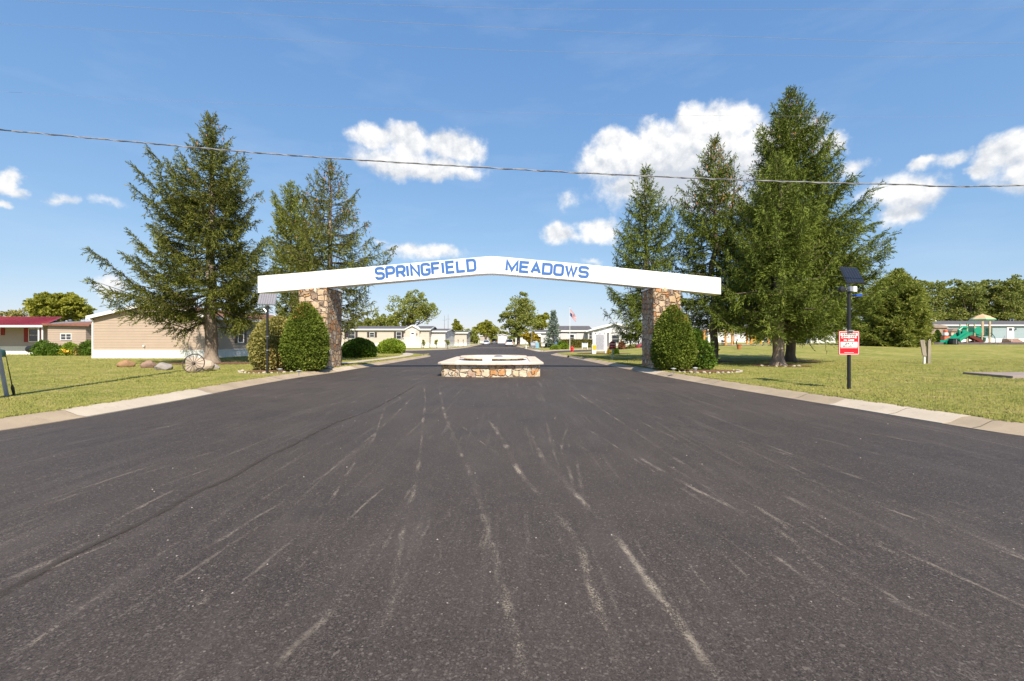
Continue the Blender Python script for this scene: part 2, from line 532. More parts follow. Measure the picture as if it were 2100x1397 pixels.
def hgt_at(x, y):
    return 0.86 * sst(32, 55, y) * sst(10, 32, x) if x > 0 else 0.0


def poly_sheet(name, pts, zf, material, cuts=None, kind='structure', thick=0.0):
    bm = bmesh.new()
    vs = [bm.verts.new((p[0], p[1], 0)) for p in pts]
    f = bm.faces.new(vs)
    if cuts:
        for ax, vals in cuts:
            for c in vals:
                co = (c, 0, 0) if ax == 0 else (0, c, 0)
                no = (1, 0, 0) if ax == 0 else (0, 1, 0)
                bmesh.ops.bisect_plane(bm, geom=bm.verts[:] + bm.edges[:] + bm.faces[:], plane_co=co, plane_no=no)
    bmesh.ops.triangulate(bm, faces=bm.faces[:], ngon_method='EAR_CLIP')
    if bm.faces and sum(f.normal.z for f in bm.faces) < 0:
        bmesh.ops.reverse_faces(bm, faces=bm.faces[:])
    for v in bm.verts:
        v.co.z = zf(v.co.x, v.co.y)
    me = bpy.data.meshes.new(name)
    bm.to_mesh(me); bm.free()
    for p in me.polygons: p.use_smooth = True
    me.materials.append(material)
    o = bpy.data.objects.new(name, me)
    COL.objects.link(o)
    o['kind'] = kind
    return o


def smooth_line(pts, n=6):
    """Catmull-Rom through the points"""
    P = [Vector(p) for p in pts]
    out = []
    for i in range(len(P) - 1):
        p0, p1, p2, p3 = P[max(i - 1, 0)], P[i], P[i + 1], P[min(i + 2, len(P) - 1)]
        for k in range(n):
            t = k / n
            out.append(0.5 * ((2 * p1) + (p2 - p0) * t + (2 * p0 - 5 * p1 + 4 * p2 - p3) * t * t + (3 * p1 - p0 - 3 * p2 + p3) * t ** 3))
    out.append(P[-1])
    return out


# road edges (the asphalt side of the kerb), world metres
LEFT = [(-90, 3.0), (-30, 3.2), (-14, 4.2), (-10.0, 5.6), (-8.5, 7.4), (-8.2, 10.8), (-8.45, 15), (-8.45, 18.4), (-8.12, 21), (-8.02, 23.5), (-7.8, 27.7), (-7.55, 34), (-7.3, 40), (-7.7, 43.5),
        (-9.5, 47), (-13, 50.5), (-20, 53.0), (-40, 54.2), (-90, 55)]
LEFT2 = [(-90, 63), (-30, 63), (-16, 63.5), (-11.5, 67.5), (-9.2, 76), (-8.6, 90), (-9.2, 120), (-10.6, 170), (-11.5, 250)]
RIGHT = [(90, 3.0), (30, 3.4), (12, 4.4), (8.9, 5.6), (7.95, 7.1), (7.62, 8.5), (7.35, 10.2), (6.8, 13.5), (6.3, 17.5), (5.98, 21.4), (5.65, 26.6), (5.25, 33), (4.65, 39), (3.9, 45.0),
         (4.3, 48.3), (6.5, 52.3), (13.5, 61), (29, 77)]
RIGHT2 = [(26, 84), (13.0, 71.5), (6.5, 63.2), (3.9, 57.5), (3.0, 62), (2.3, 77), (1.4, 95), (0.4, 119), (-1.6, 170), (-2.6, 250)]
L1, L2, R1, R2 = [smooth_line(p) for p in (LEFT, LEFT2, RIGHT, RIGHT2)]
KW = 0.62                       # kerb width


def offset(line, d):
    out = []
    for i, p in enumerate(line):
        a, b = line[max(i - 1, 0)], line[min(i + 1, len(line) - 1)]
        t = (b - a).normalized()
        out.append(Vector((p.x - t.y * d, p.y + t.x * d)))
    return out


# sign so that the kerb grows away from the road
oL1, oL2, oR1, oR2 = offset(L1, KW), offset(L2, KW), offset(R1, -KW), offset(R2, -KW)
LAWN_Z = 0.115


def lawn_z(x, y):
    n = mnoise.noise(Vector((x * 0.35, y * 0.35, 0))) * 0.02
    return LAWN_Z + hgt_at(x, y) + n


ycuts = [4 + 2 * i for i in range(30)] + [66 + 6 * i for i in range(20)]
cutsx = list(range(-60, -8, 2))
poly_sheet('ground', [(-1500, -60), (1500, -60), (1500, 2500), (-1500, 2500)], lambda x, y: -0.06, M['grass'])
poly_sheet('road', [(-95, -14), (95, -14), (95, 45), (40, 86), (24, 86), (12, 90), (8, 251), (-16, 251), (-16, 90), (-95, 66)], lambda x, y: 0.0, M['asphalt'])
lawnL = [tuple(p) for p in oL1] + [tuple(p) for p in oL2] + [(-12.1, 262), (-260, 262), (-260, 3)]
poly_sheet('lawn', lawnL, lawn_z, M['grass'], [(0, cutsx), (1, ycuts)])
lawnR = [tuple(p) for p in oR1] + [tuple(p) for p in oR2] + [(-2, 262), (300, 262), (300, 3)]
poly_sheet('lawn', lawnR, lawn_z, M['grass'], [(0, list(range(6, 62, 2)) + [70, 90, 120]), (1, ycuts)])


def kerb(line, side, i0, i1, material, lift=0.0, wd=KW):
    prof = [(0.0, -0.02), (0.0, 0.012), (0.17, 0.03), (0.32, 0.085), (0.42, 0.118), (wd, 0.13), (wd + 0.02, 0.05)]
    seg = line[i0:i1 + 1]
    offs = [offset(line, side * d)[i0:i1 + 1] for d, z in prof]
    rings = [[(offs[k][i].x, offs[k][i].y, prof[k][1] + lift + hgt_at(offs[k][i].x, offs[k][i].y)) for k in range(len(prof))] for i in range(len(seg))]
    mb = MB().loft(rings)
    o = mb.build('kerb', material, smooth=True)
    o['kind'] = 'structure'
    return o


def dense(line, step):
    out = [line[0]]
    for p in line[1:]:
        a = out[-1]
        n = max(1, int((p - a).length / step))
        for k in range(1, n + 1): out.append(a.lerp(p, k / n))
    return out


def nearest_i(line, y, x=None):
    return min(range(len(line)), key=lambda i: abs(line[i].y - y) + (abs(line[i].x - x) if x is not None else 0))


for line, side, pale in ((L1, 1, [(-8.35, 9.0, -8.2, 12.6), (-8.1, 21.9, -8.0, 24.2)]), (R1, -1, [(7.62, 8.3, 7.3, 10.5), (6.1, 20.3, 5.95, 22.6)]), (L2, 1, []), (R2, -1, [(4.1, 57.4, 2.9, 64)])):
    D = dense(line, 0.5)
    idx = [0]
    for (xa, ya, xb, yb) in pale:
        idx += [nearest_i(D, ya, xa), nearest_i(D, yb, xb)]
    idx.append(len(D) - 1)
    for k in range(len(idx) - 1):
        if idx[k] < idx[k + 1]:
            kerb(D, side, idx[k], idx[k + 1], M['newkerb'] if k % 2 else M['kerb'], 0.006 if k % 2 else 0.0)
    # contraction joints every three metres: thin dark grooves
jm = mat('joint_dark', (0.10, 0.08, 0.06), 0.9)
mb = MB()
for line, side in ((L1, 1), (R1, -1)):
    D = dense(line, 0.5)
    for i in range(6, len(D) - 6, 6):
        if not (4 < D[i].y < 45): continue
        t = (D[i + 1] - D[i - 1]).normalized()
        prof = [(0.0, 0.016), (0.17, 0.034), (0.32, 0.089), (0.42, 0.122), (KW - .01, 0.134)]
        a = [D[i] + Vector((-t.y, t.x)) * side * d - t * 0.006 for d, z in prof]
        b = [p + t * 0.012 for p in a]
        b0 = len(mb.v)
        for (p, q, (d, z)) in zip(a, b, prof):
            mb.v += [(p.x, p.y, z + .006), (q.x, q.y, z + .006)]
        for k in range(len(prof) - 1):
            mb.f.append((b0 + 2 * k, b0 + 2 * k + 1, b0 + 2 * k + 3, b0 + 2 * k + 2))
o = mb.build('kerb_joints', jm); o['kind'] = 'structure'


def ribbon(name, line, wd, z, material, zf=None):
    mb = MB()
    n = len(line)
    ws = wd if isinstance(wd, list) else [wd] * n
    vs = []
    for i, p in enumerate(line):
        a, b = line[max(i - 1, 0)], line[min(i + 1, n - 1)]
        t = (b - a).normalized()
        for sg in (-1, 1):
            x, y = p.x - t.y * ws[i] / 2 * sg, p.y + t.x * ws[i] / 2 * sg
            vs.append((x, y, z + (zf(x, y) if zf else 0)))
    mb.add(vs, [(2 * i, 2 * i + 1, 2 * i + 3, 2 * i + 2) for i in range(n - 1)])
    return mb


# footpaths inside the verge, and the concrete gutter that crosses the far street
path_l = smooth_line([(-9.9, 26), (-9.5, 30), (-9.15, 36), (-9.3, 41), (-10.8, 47), (-14, 49.6), (-22, 51.4), (-60, 52.5)])
o = ribbon('footpath', path_l, 0.95, LAWN_Z + 0.03, 0).build('footpath', M['newkerb']); o['kind'] = 'structure'
path_r = smooth_line([(4.2, 72), (3.4, 90), (2.6, 110), (1.8, 130), (0.2, 170)])
o = ribbon('footpath', path_r, 1.1, LAWN_Z + 0.03, 0).build('footpath', M['newkerb']); o['kind'] = 'structure'
path_l2 = smooth_line([(-12, 72), (-10.8, 90), (-11.2, 120), (-12.4, 170)])
o = ribbon('footpath', path_l2, 1.1, LAWN_Z + 0.03, 0).build('footpath', M['newkerb']); o['kind'] = 'structure'
g = ribbon('gutter', [Vector((-8.9, 84.5)), Vector((-3, 86)), Vector((2.0, 86.5))], 1.1, 0.008, 0).build('gutter', M['newkerb']); g['kind'] = 'structure'

# tyre scrapes of pale grit and the old crack sealed with tar, traced on the road surface
def scuff_mat():
    m, t = newmat('road_grit')
    co = t.n('ShaderNodeTexCoord').outputs['Object']
    uv = t.n('ShaderNodeTexCoord').outputs['UV']
    a = t.noise(co, 75.0, 3.0, 0.8)
    b = t.noise(t.vm('MULTIPLY', co, (2.5, 0.9, 1)), 1.6, 4.0, 0.6)
    u = t.n('ShaderNodeSeparateXYZ', {0: uv}).outputs[0]
    edge = t.m('MULTIPLY', t.mr(u, 0.0, 0.45, 0, 1, True), t.mr(u, 1.0, 0.55, 0, 1, True))
    al = t.m('MULTIPLY', t.m('MULTIPLY_ADD', t.mr(t.m('ADD', a, t.mr(b, 0.35, 0.65, -0.26, 0.10)), 0.45, 0.60), 0.95, 0.04), edge)
    v = t.n('ShaderNodeSeparateXYZ', {0: uv}).outputs[1]
    al = t.m('MULTIPLY', al, t.m('MULTIPLY', v, 0.8))
    d = t.n('ShaderNodeBsdfPrincipled', {'Base Color': (0.42, 0.35, 0.27, 1), 'Roughness': 0.9})
    tr = t.n('ShaderNodeBsdfTransparent')
    ms = t.n('ShaderNodeMixShader', {0: al, 1: tr.outputs[0], 2: d.outputs[0]})
    t.n('ShaderNodeOutputMaterial', {0: ms.outputs[0]})
    return m


def scuffs():
    # photo-traced scrapes: points on the ground, width in metres, strength
    tr = [
        ([(868, 785), (872, 820), (868, 860), (862, 920), (850, 1000), (828, 1080), (810, 1180), (790, 1300)], .10, .75),
        ([(900, 790), (912, 850), (935, 905), (965, 975), (990, 1045), (1003, 1100), (1030, 1200), (1055, 1300), (1080, 1397)], .13, .9),
        ([(800, 800), (770, 890), (720, 960), (665, 1050), (630, 1120)], .09, .7),
        ([(860, 800), (790, 870), (700, 945), (560, 1080), (470, 1180), (330, 1320)], .09, .7),
        ([(1000, 860), (1030, 900), (1060, 960), (1110, 1020), (1150, 1065), (1190, 1130), (1230, 1250), (1300, 1390)], .14, 1.0),
        ([(1085, 880), (1110, 935), (1160, 990), (1215, 1050), (1270, 1110), (1320, 1180), (1380, 1260), (1460, 1380)], .13, .95),
        ([(1170, 865), (1155, 900), (1152, 930), (1162, 950), (1180, 1010)], .08, .7),
        ([(1120, 860), (1130, 910), (1148, 960)], .07, .6),
        ([(1140, 780), (1190, 810), (1280, 870), (1400, 950), (1560, 1045), (1680, 1130), (1800, 1200)], .10, .75),
        ([(1280, 920), (1400, 990), (1490, 1035), (1600, 1090), (1760, 1240)], .13, .8),
        ([(1180, 790), (1330, 850), (1500, 900), (1640, 940), (1820, 1000), (2090, 1090)], .09, .6),
        ([(1250, 770), (1370, 810), (1520, 870), (1680, 900), (1900, 960)], .08, .6),
        ([(1600, 1010), (1690, 1060), (1760, 1100), (1900, 1165)], .15, .7),
        ([(1160, 860), (1230, 895), (1330, 960), (1460, 1040)], .07, .6),
        ([(1640, 1160), (1720, 1220), (1760, 1245)], .12, .7),
        ([(1380, 1200), (1430, 1260), (1490, 1330)], .12, .8),
        ([(1800, 1220), (1960, 1290), (2080, 1350)], .12, .5),
        ([(740, 870), (560, 980), (450, 1060), (380, 1110)], .08, .5),
        ([(480, 1020), (560, 975), (640, 915)], .08, .7),
        ([(375, 1105), (300, 1155), (180, 1240), (0, 1365)], .08, .7),
        ([(560, 1375), (620, 1310), (700, 1240), (740, 1200)], .09, .5),
        ([(470, 1335), (500, 1300), (545, 1240)], .08, .5),
        ([(560, 890), (330, 960), (140, 1020), (0, 1060)], .14, .45),
        ([(430, 920), (250, 975), (0, 1060)], .10, .4),
        ([(770, 805), (700, 835), (620, 870)], .06, .5),
        ([(270, 1065), (230, 1085), (130, 1140), (0, 1195)], .14, .6),
        ([(365, 1000), (250, 1060), (200, 1090)], .10, .7),
        ([(0, 930), (200, 900), (450, 858), (600, 845)], .12, .35),
        ([(0, 985), (150, 960), (330, 925)], .10, .35),
        ([(640, 960), (560, 1010), (460, 1080)], .07, .5),
        ([(870, 1060), (850, 1110), (820, 1190), (810, 1210)], .14, .5),
        ([(1110, 1000), (1140, 1080), (1160, 1110)], .08, .4),
        ([(1200, 1190), (1250, 1290), (1270, 1380)], .10, .7),
        ([(850, 806), (960, 806), (1060, 810)], .30, .35),
        ([(1380, 870), (1560, 930), (1700, 1000)], .07, .45),
        ([(930, 860), (985, 905), (1040, 945), (1085, 985)], .06, .5),
        ([(1180, 930), (1190, 990), (1200, 1030)], .09, .5),
    ]
    V, Fc, UV = [], [], []
    rs = random.Random(4)
    for _ in range(110):
        px0 = rs.uniform(300, 1900); py0 = rs.uniform(800, 1150)
        X0, Y0 = gp(px0, py0)
        dxn = rs.uniform(-.12, .12) + (X0 * .05)
        L_ = rs.uniform(.5, 2.6)
        if Y0 - L_ < 2.2: continue
        pts = [(X0 + dxn * q_ * L_ + rs.uniform(-.02, .02), Y0 - q_ * L_) for q_ in (0, .33, .66, 1)]
        tr.append(([(CX + a_ * F / b_, CY + HC * F / b_) for a_, b_ in pts], rs.uniform(.04, .09), rs.uniform(.3, .75)))
    for pts, wd, st in tr:
        line = smooth_line([gp(px, py, 0.004) for px, py in pts], 7)
        b = len(V)
        n = len(line)
        for i, p in enumerate(line):
            a, c = line[max(i - 1, 0)], line[min(i + 1, n - 1)]
            t = (c - a).normalized()
            w_ = wd * 0.34 * (0.7 + 0.6 * rs.random())
            fade = min(1, i / 4, (n - 1 - i) / 4)
            for sg, u in ((-1, 0), (1, 1)):
                V.append((p.x - t.y * w_ * sg, p.y + t.x * w_ * sg, 0.004 + 0.00003 * len(Fc) / 50))
                UV.append((u, st * fade * (0.3 + 0.7 * rs.random())))
        for i in range(n - 1):
            Fc.append((b + 2 * i, b + 2 * i + 1, b + 2 * i + 3, b + 2 * i + 2))
    o = np_mesh('road_scuff_marks', V, Fc, scuff_mat())
    uvl = o.data.uv_layers.new(name='UVMap')
    arr = np.array([UV[i] for f in Fc for i in f], np.float32).ravel()
    uvl.data.foreach_set('uv', arr)
    o['kind'] = 'structure'


scuffs()
def tar_mat():
    m, t = newmat('tar_seal')
    co = t.n('ShaderNodeTexCoord').outputs['Object']
    u = t.n('ShaderNodeSeparateXYZ', {0: t.n('ShaderNodeTexCoord').outputs['UV']}).outputs[0]
    edge = t.m('MULTIPLY', t.mr(t.m('ADD', u, t.mr(t.noise(co, 9.0, 4.0, 0.7), 0, 1, -.25, .25)), 0.05, 0.3), t.mr(t.m('ADD', u, t.mr(t.noise(co, 8.0, 4.0, 0.7), 0, 1, -.25, .25)), 0.95, 0.7))
    al = t.m('MULTIPLY', edge, t.mr(t.noise(co, 2.2, 4.0, 0.6), 0.3, 0.6, 0.15, 0.7))
    d = t.n('ShaderNodeBsdfPrincipled', {'Base Color': t.mix(t.noise(co, 12.0, 4.0, .6), (0.040, 0.029, 0.020), (0.080, 0.060, 0.044)), 'Roughness': 0.7})
    tr = t.n('ShaderNodeBsdfTransparent')
    t.n('ShaderNodeOutputMaterial', {0: t.n('ShaderNodeMixShader', {0: al, 1: tr.outputs[0], 2: d.outputs[0]}).outputs[0]})
    return m


tar = smooth_line([gp(px, py, .006) for px, py in [(-60, 1250), (60, 1185), (150, 1135), (260, 1085), (330, 1050), (400, 1010), (470, 980), (540, 940), (600, 912), (680, 870), (750, 845), (800, 820), (850, 792)]], 8)
rs = random.Random(2)
o = ribbon('tar', tar, [0.075 + 0.05 * rs.random() for _ in tar], 0.0085, 0).build('tar_seal', tar_mat()); o['kind'] = 'structure'
uvl = o.data.uv_layers.new(name='UVMap')
for lp in o.data.loops: uvl.data[lp.index].uv = (lp.vertex_index % 2, 0)
# manhole lids in the far crossing
mb = MB()
for x in (-2.55, -1.75):
    mb.lathe([(0.36, 0.0), (0.36, 0.012), (0.30, 0.014)], 20, (x, 60.5, 0.0))
tag(mb.build('manhole_cover', M['black']), 'pair of dark round manhole lids in the crossing beyond the fountain', 'manhole cover')
# concrete pad in the right lawn
pad = MB().prism([(18.2, 18.7), (17.95, 16.6), (27, 16.3), (27, 18.75)], 0.06, 0.20, 'z').build('concrete_pad', mat('pinkish_concrete', (.31, .255, .22), .9, (.25, .20, .17), 2, bump=.4), bevel=0.01)
tag(pad, 'flat pale concrete pad lying in the right lawn', 'concrete slab')
# wood-chip beds of the play areas
for pts in ([gp(1420, 719, .0), gp(1420, 712.5), gp(1600, 712.5), gp(1740, 713), gp(1740, 717), gp(1590, 719)],):
    pass


def bed(name, pts, material, rise=0.03, cuts=None):
    o = poly_sheet(name, pts, lambda x, y: LAWN_Z + hgt_at(x, y) + rise, material, cuts)
    return o


# ------------------------------------------------------------------ grass blades on the near lawns


def in_poly_rows(line):
    ys = np.array([p.y for p in line]); xs = np.array([p.x for p in line])
    o = np.argsort(ys)
    return ys[o], xs[o]


def blades():
    rng = np.random.default_rng(11)
    for side, line in ((-1, [p for p in oL1 if 3.5 < p.y < 42 and p.x > -12]), (1, [p for p in oR1 if 3.5 < p.y < 44 and p.x < 12])):
        ys, xs = in_poly_rows(line)
        n = 190000
        y = 4.2 + 40 * rng.random(n) ** 2.2
        edge = np.interp(y, ys, xs)
        span = np.maximum(2.0, 1.25 * y - np.abs(edge)) + 0.8
        d = rng.random(n) ** 1.25 * span
        # extra along the kerb
        k = n // 6
        d[:k] = rng.random(k) ** 2 * 0.26 - 0.09 * rng.random(k) * (np.sin(y[:k] * 5) + np.sin(y[:k] * 11.3) > 0)
        x = edge + side * (d + 0.0)
        z = np.full(n, LAWN_Z - 0.01)
        h = (0.018 + 0.026 * rng.random(n)) * (1 + 0.01 * y)
        h[:k] *= 1.6
        a = rng.random(n) * 6.283
        wd = 0.004 + 0.00055 * y
        dx, dy = np.cos(a) * wd, np.sin(a) * wd
        lx, ly = (rng.random(n) - .5) * h * 1.3, (rng.random(n) - .5) * h * 1.3
        V = np.empty((n, 3, 3))
        V[:, 0] = np.stack([x - dx, y - dy, z], 1)
        V[:, 1] = np.stack([x + dx, y + dy, z], 1)
        V[:, 2] = np.stack([x + lx, y + ly, z + h], 1)
        o = np_mesh('grass', V.reshape(-1, 3), np.arange(n * 3).reshape(-1, 3), M['tuft'])
        tag(o, None, None, None, 'stuff')


blades()

# ------------------------------------------------------------------ stroke letters
def arc(cx, cy, rx, ry, a0, a1, n=6):
    return [(cx + rx * math.cos(R(a0 + (a1 - a0) * i / n)), cy + ry * math.sin(R(a0 + (a1 - a0) * i / n))) for i in range(n + 1)]


def glyph(ch, w=0.78):
    """strokes in a box w wide, 1 high; squarish rounded letters"""
    q = 0.2
    g = {
        'S': [[(w, .80)] + arc(w - q, 1 - q, q, q, 0, 90)[1:] + arc(q, 1 - q, q, q, 90, 180) + arc(q, .5 + q, q, q, 180, 270) + arc(w - q, .5 - q, q, q, 90, 0) + arc(w - q, q, q, q, 0, -90) + arc(q, q, q, q, 270, 180)],
        'P': [[(0, 0), (0, 1)], [(0, 1), (w - q, 1)] + arc(w - q, 1 - q, q, q, 90, 0) + arc(w - q, .42 + q, q, q, 0, -90) + [(0, .42)]],
        'R': [[(0, 0), (0, 1)], [(0, 1), (w - q, 1)] + arc(w - q, 1 - q, q, q, 90, 0) + arc(w - q, .45 + q, q, q, 0, -90) + [(0, .45)], [(w * .55, .45), (w, 0)]],
        'I': [[(0.0, 0), (0.0, 1)]],
        'N': [[(0, 0), (0, 1), (w, 0), (w, 1)]],
        'G': [[(w, .80)] + arc(w - q, 1 - q, q, q, 0, 90)[1:] + arc(q, 1 - q, q, q, 90, 180) + arc(q, q, q, q, 180, 270) + arc(w - q, q, q, q, -90, 0) + [(w, .45), (w * .5, .45)]],
        'F': [[(0, 0), (0, 1), (w, 1)], [(0, .52), (w * .88, .52)]],
        'E': [[(w, 1), (0, 1), (0, 0), (w, 0)], [(0, .52), (w * .9, .52)]],
        'L': [[(0, 1), (0, 0), (w, 0)]],
        'D': [[(0, 0), (0, 1), (w - q, 1)] + arc(w - q, 1 - q, q, q, 90, 0) + arc(w - q, q, q, q, 0, -90) + [(0, 0)]],
        'M': [[(0, 0), (0, 1), (w * .5, .08), (w, 1), (w, 0)]],
        'A': [[(0, 0), (w * .5, 1), (w, 0)], [(w * .17, .3), (w * .83, .3)]],
        'O': [arc(q, 1 - q, q, q, 180, 90) + arc(w - q, 1 - q, q, q, 90, 0) + arc(w - q, q, q, q, 0, -90) + arc(q, q, q, q, 270, 180) + [(0, 1 - q)]],
        'W': [[(0, 1), (w * .27, 0), (w * .5, .92), (w * .73, 0), (w, 1)]],
        'C': [[(w, .78)] + arc(w - q, 1 - q, q, q, 0, 90)[1:] + arc(q, 1 - q, q, q, 90, 180) + arc(q, q, q, q, 180, 270) + arc(w - q, q, q, q, -90, 0) + [(w, .22)]],
        'U': [[(0, 1)] + arc(q, q, q, q, 180, 270) + arc(w - q, q, q, q, -90, 0) + [(w, 1)]],
        'T': [[(0, 1), (w, 1)], [(w / 2, 1), (w / 2, 0)]],
        'Y': [[(0, 1), (w / 2, .5), (w, 1)], [(w / 2, .5), (w / 2, 0)]],
        '2': [[(0, .8)] + arc(q, 1 - q, q, q, 180, 90) + arc(w - q, 1 - q, q, q, 90, 0) + arc(w - q, .55, q, .1, 0, -90) + [(0, .2), (0, 0), (w, 0)]],
        '4': [[(w * .7, 0), (w * .7, 1), (0, .3)], [(0, .3), (w, .3)]],
        '7': [[(0, 1), (w, 1), (w * .35, 0)]],
        '/': [[(0, -.05), (w * .6, 1.05)]],
    }
    return g[ch]


def letters(mb, text, x, z, hgt, wd, gap, st, y, thick=0.012, slope=0.0, widths=None):
    """adds the word; the pen starts at (x, z) on the baseline; slope = rise per metre"""
    ca, sa = math.cos(math.atan(slope)), math.sin(math.atan(slope))
    pen = 0.0
    for ch in text:
        if ch == ' ':
            pen += wd * 0.8; continue
        w0 = wd
        if ch == 'I': w0 = 0.0
        if ch in 'MW': w0 = wd * 1.28
        if ch == '/': w0 = wd * .7
        for li, line in enumerate(glyph(ch, w0 / hgt if w0 else 0.0)):
            y_ = y - li * thick * .15
            pts = []
            for p in line:
                if not pts or (abs(p[0] - pts[-1][0]) + abs(p[1] - pts[-1][1])) > 1e-4: pts.append(p)
            # offset polyline with mitres
            P = [Vector((p[0] * hgt, p[1] * (hgt - st) + st / 2)) for p in pts]
            L_, R_ = [], []
            closed = len(P) > 3 and (P[0] - P[-1]).length < 1e-3
            if closed: P = P[:-1]
            n = len(P)
            for i in range(n):
                if closed:
                    d0 = (P[i] - P[i - 1]).normalized(); d1 = (P[(i + 1) % n] - P[i]).normalized()
                else:
                    d0 = (P[i] - P[i - 1]).normalized() if i else (P[1] - P[0]).normalized()
                    d1 = (P[i + 1] - P[i]).normalized() if i < n - 1 else d0
                t = (d0 + d1)
                t = t.normalized() if t.length > .05 else d0
                nn = Vector((-t.y, t.x))
                k = st / 2 / max(0.45, abs(nn.dot(Vector((-d0.y, d0.x)))))
                L_.append(P[i] + nn * k); R_.append(P[i] - nn * k)
            vs = []
            for a, b in zip(L_, R_):
                for p in (a, b):
                    X, Z = pen + p.x, p.y
                    vs.append((x + X * ca - Z * sa, y_, z + X * sa + Z * ca))
            m_ = len(vs)
            vs += [(a[0], a[1] + thick, a[2]) for a in vs]
            fs = []
            rng_ = range(n if closed else n - 1)
            for i in rng_:
                a, b, c, d = 2 * i, 2 * i + 1, (2 * i + 3) % m_, (2 * i + 2) % m_
                fs += [(a, b, c, d), (a + m_, d + m_, c + m_, b + m_), (b, b + m_, c + m_, c), (a, d, d + m_, a + m_)]
            if not closed:
                fs += [(0, m_, m_ + 1, 1), (m_ - 2, m_ - 1, 2 * m_ - 1, 2 * m_ - 2)]
            mb.add(vs, fs)
        pen += w0 + gap * (1.25 if ch == 'I' else 1)
    return pen - gap


# ------------------------------------------------------------------ entrance arch
PY = 21.8
K = PY / F
arch = empty('entrance_arch', (wx(1005, PY), PY, 0), 'white beam arch over the road on two stone pillars, with blue lettering', 'gateway')


def pillar(x0, x1, name='pillar'):
    """stone pillar with slightly proud, uneven faces and a spread foot"""
    rs = random.Random(int(x0 * 10))
    nz, nx, ny = 26, 9, 12
    y0, y1 = PY, PY + 1.95
    ztop = wz(590, PY)
    mb = MB()
    rings = []
    for i in range(nz + 1):
        z = -0.02 + (ztop + 0.02) * i / nz
        sp_ = 0.10 * max(0, 1 - z / 0.5) ** 2
        ring = []
        def P(x, y, nx_, ny_):
            o_ = 0.035 * mnoise.noise(Vector((x * 2.3, y * 2.3, z * 2.3))) + 0.02 * mnoise.noise(Vector((x * 7, y * 7, z * 7)))
            ring.append((x + nx_ * (o_ + sp_), y + ny_ * (o_ + sp_), z))
        for k in range(nx): P(x0 + (x1 - x0) * k / nx, y0, -0.3 if k == 0 else 0, -1)
        for k in range(ny): P(x1, y0 + (y1 - y0) * k / ny, 1, -0.3 if k == 0 else 0)
        for k in range(nx): P(x1 - (x1 - x0) * k / nx, y1, 0.3 if k == 0 else 0, 1)
        for k in range(ny): P(x0, y1 - (y1 - y0) * k / ny, -1, 0.3 if k == 0 else 0)
        rings.append(ring)
    mb.loft(rings)
    o = mb.build(name, M['stone'], arch, world=True, smooth=False)
    for p in o.data.polygons: p.use_smooth = True
    c = MB().box(x0 - .03, x1 + .03, y0 - .03, y1 + .03, ztop + .002, ztop + .075).build('pillar_cap', M['whitebeam'], o, world=False)
    c.parent = o
    for v in c.data.vertices: v.co -= arch.location
    return o


pillar(wx(612.5, PY), wx(669.5, PY))
pillar(wx(1340.5, PY), wx(1396, PY))
ys_ = [(528.5, 600.9, 566.3), (613, 594.2, 559.6), (700, 586.6, 552.0), (850, 573.6, 539.0), (983, 562.0, 527.4), (1000, 561.0, 526.0), (1015, 561.0, 526.0), (1033, 562.3, 527.3), (1202, 576.7, 542.6), (1319, 588.0, 554.0), (1478.6, 603.9, 569.9)]
yb0, yb1 = PY - 0.02, PY + 0.62
bot = [(wx(a, yb0), wz(b, yb0)) for a, b, c in ys_]
top = [(wx(a, yb0), wz(c, yb0)) for a, b, c in ys_]
beam = MB()
rings = [[(b[0], yb0, b[1] + .0), (b[0], yb1, b[1]), (t[0], yb1, t[1]), (t[0], yb0, t[1])] for b, t in zip(bot, top)]
beam.loft(rings)
beam.build('beam', M['whitebeam'], arch, world=True, bevel=0.012)
# thin drip trim along the lower front edge, one joint in it
sl_l = (wz(545, yb0) - wz(557, yb0)) / (wx(981, yb0) - wx(771, yb0))
m1 = MB()
yl = yb0 - 0.014
slL = 0.0885
letters(m1, 'SPRINGFIELD', wx(772.5, yl), wz(574.5, yl), 26.5 * K, 0.348, 0.146, 0.122, yl, 0.012, slL)
m1.build('lettering', M['blue'], arch, world=True)
m2 = MB()
letters(m2, 'MEADOWS', wx(1038.5, yl), wz(557.0, yl), 24.6 * K, 0.384, 0.152, 0.122, yl, 0.012, -0.083)
m2.build('lettering', M['blue'], arch, world=True)

# ------------------------------------------------------------------ stone fountain in the middle of the road
fc = (-0.87, 22.1)
fo = empty('fountain', (fc[0], fc[1], 0), 'low two-tier stone fountain standing in the middle of the road', 'fountain')


def basin(hx, hy, bul, cham, n=14):
    """plan outline: straight sides, bowed ends, cut corners"""
    front = []
    for i in range(n + 1):
        t = -1 + 2 * i / n
        front.append((t * (hx - cham), -hy - bul * (1 - t * t)))
    pts = [(-hx, -hy + cham)] + front + [(hx, -hy + cham), (hx, hy - cham)] + [(-x, -y) for x, y in front] + [(-hx, hy - cham)]
    return pts


def ring_prism(mb, outer, inner, z0, z1, c, bev=0.02):
    n = len(outer)
    def lv(P, z): return [(c[0] + x, c[1] + y, z) for x, y in P]
    rings = [lv(inner, z0), lv(outer, z0), lv(outer, z1 - bev), lv([(x * (1 - bev / 2), y * (1 - bev / 4)) for x, y in outer], z1), lv([(x * (1 + bev / 2), y * (1 + bev / 4)) for x, y in inner], z1), lv(inner, z1 - bev)]
    vs = [p for r in rings for p in r]
    fs = []
    k = len(rings)
    for i in range(k):
        for j in range(n):
            a, b = i * n + j, i * n + (j + 1) % n
            c2, d = ((i + 1) % k) * n + (j + 1) % n, ((i + 1) % k) * n + j
            fs.append((a, b, c2, d))
    mb.add(vs, fs)


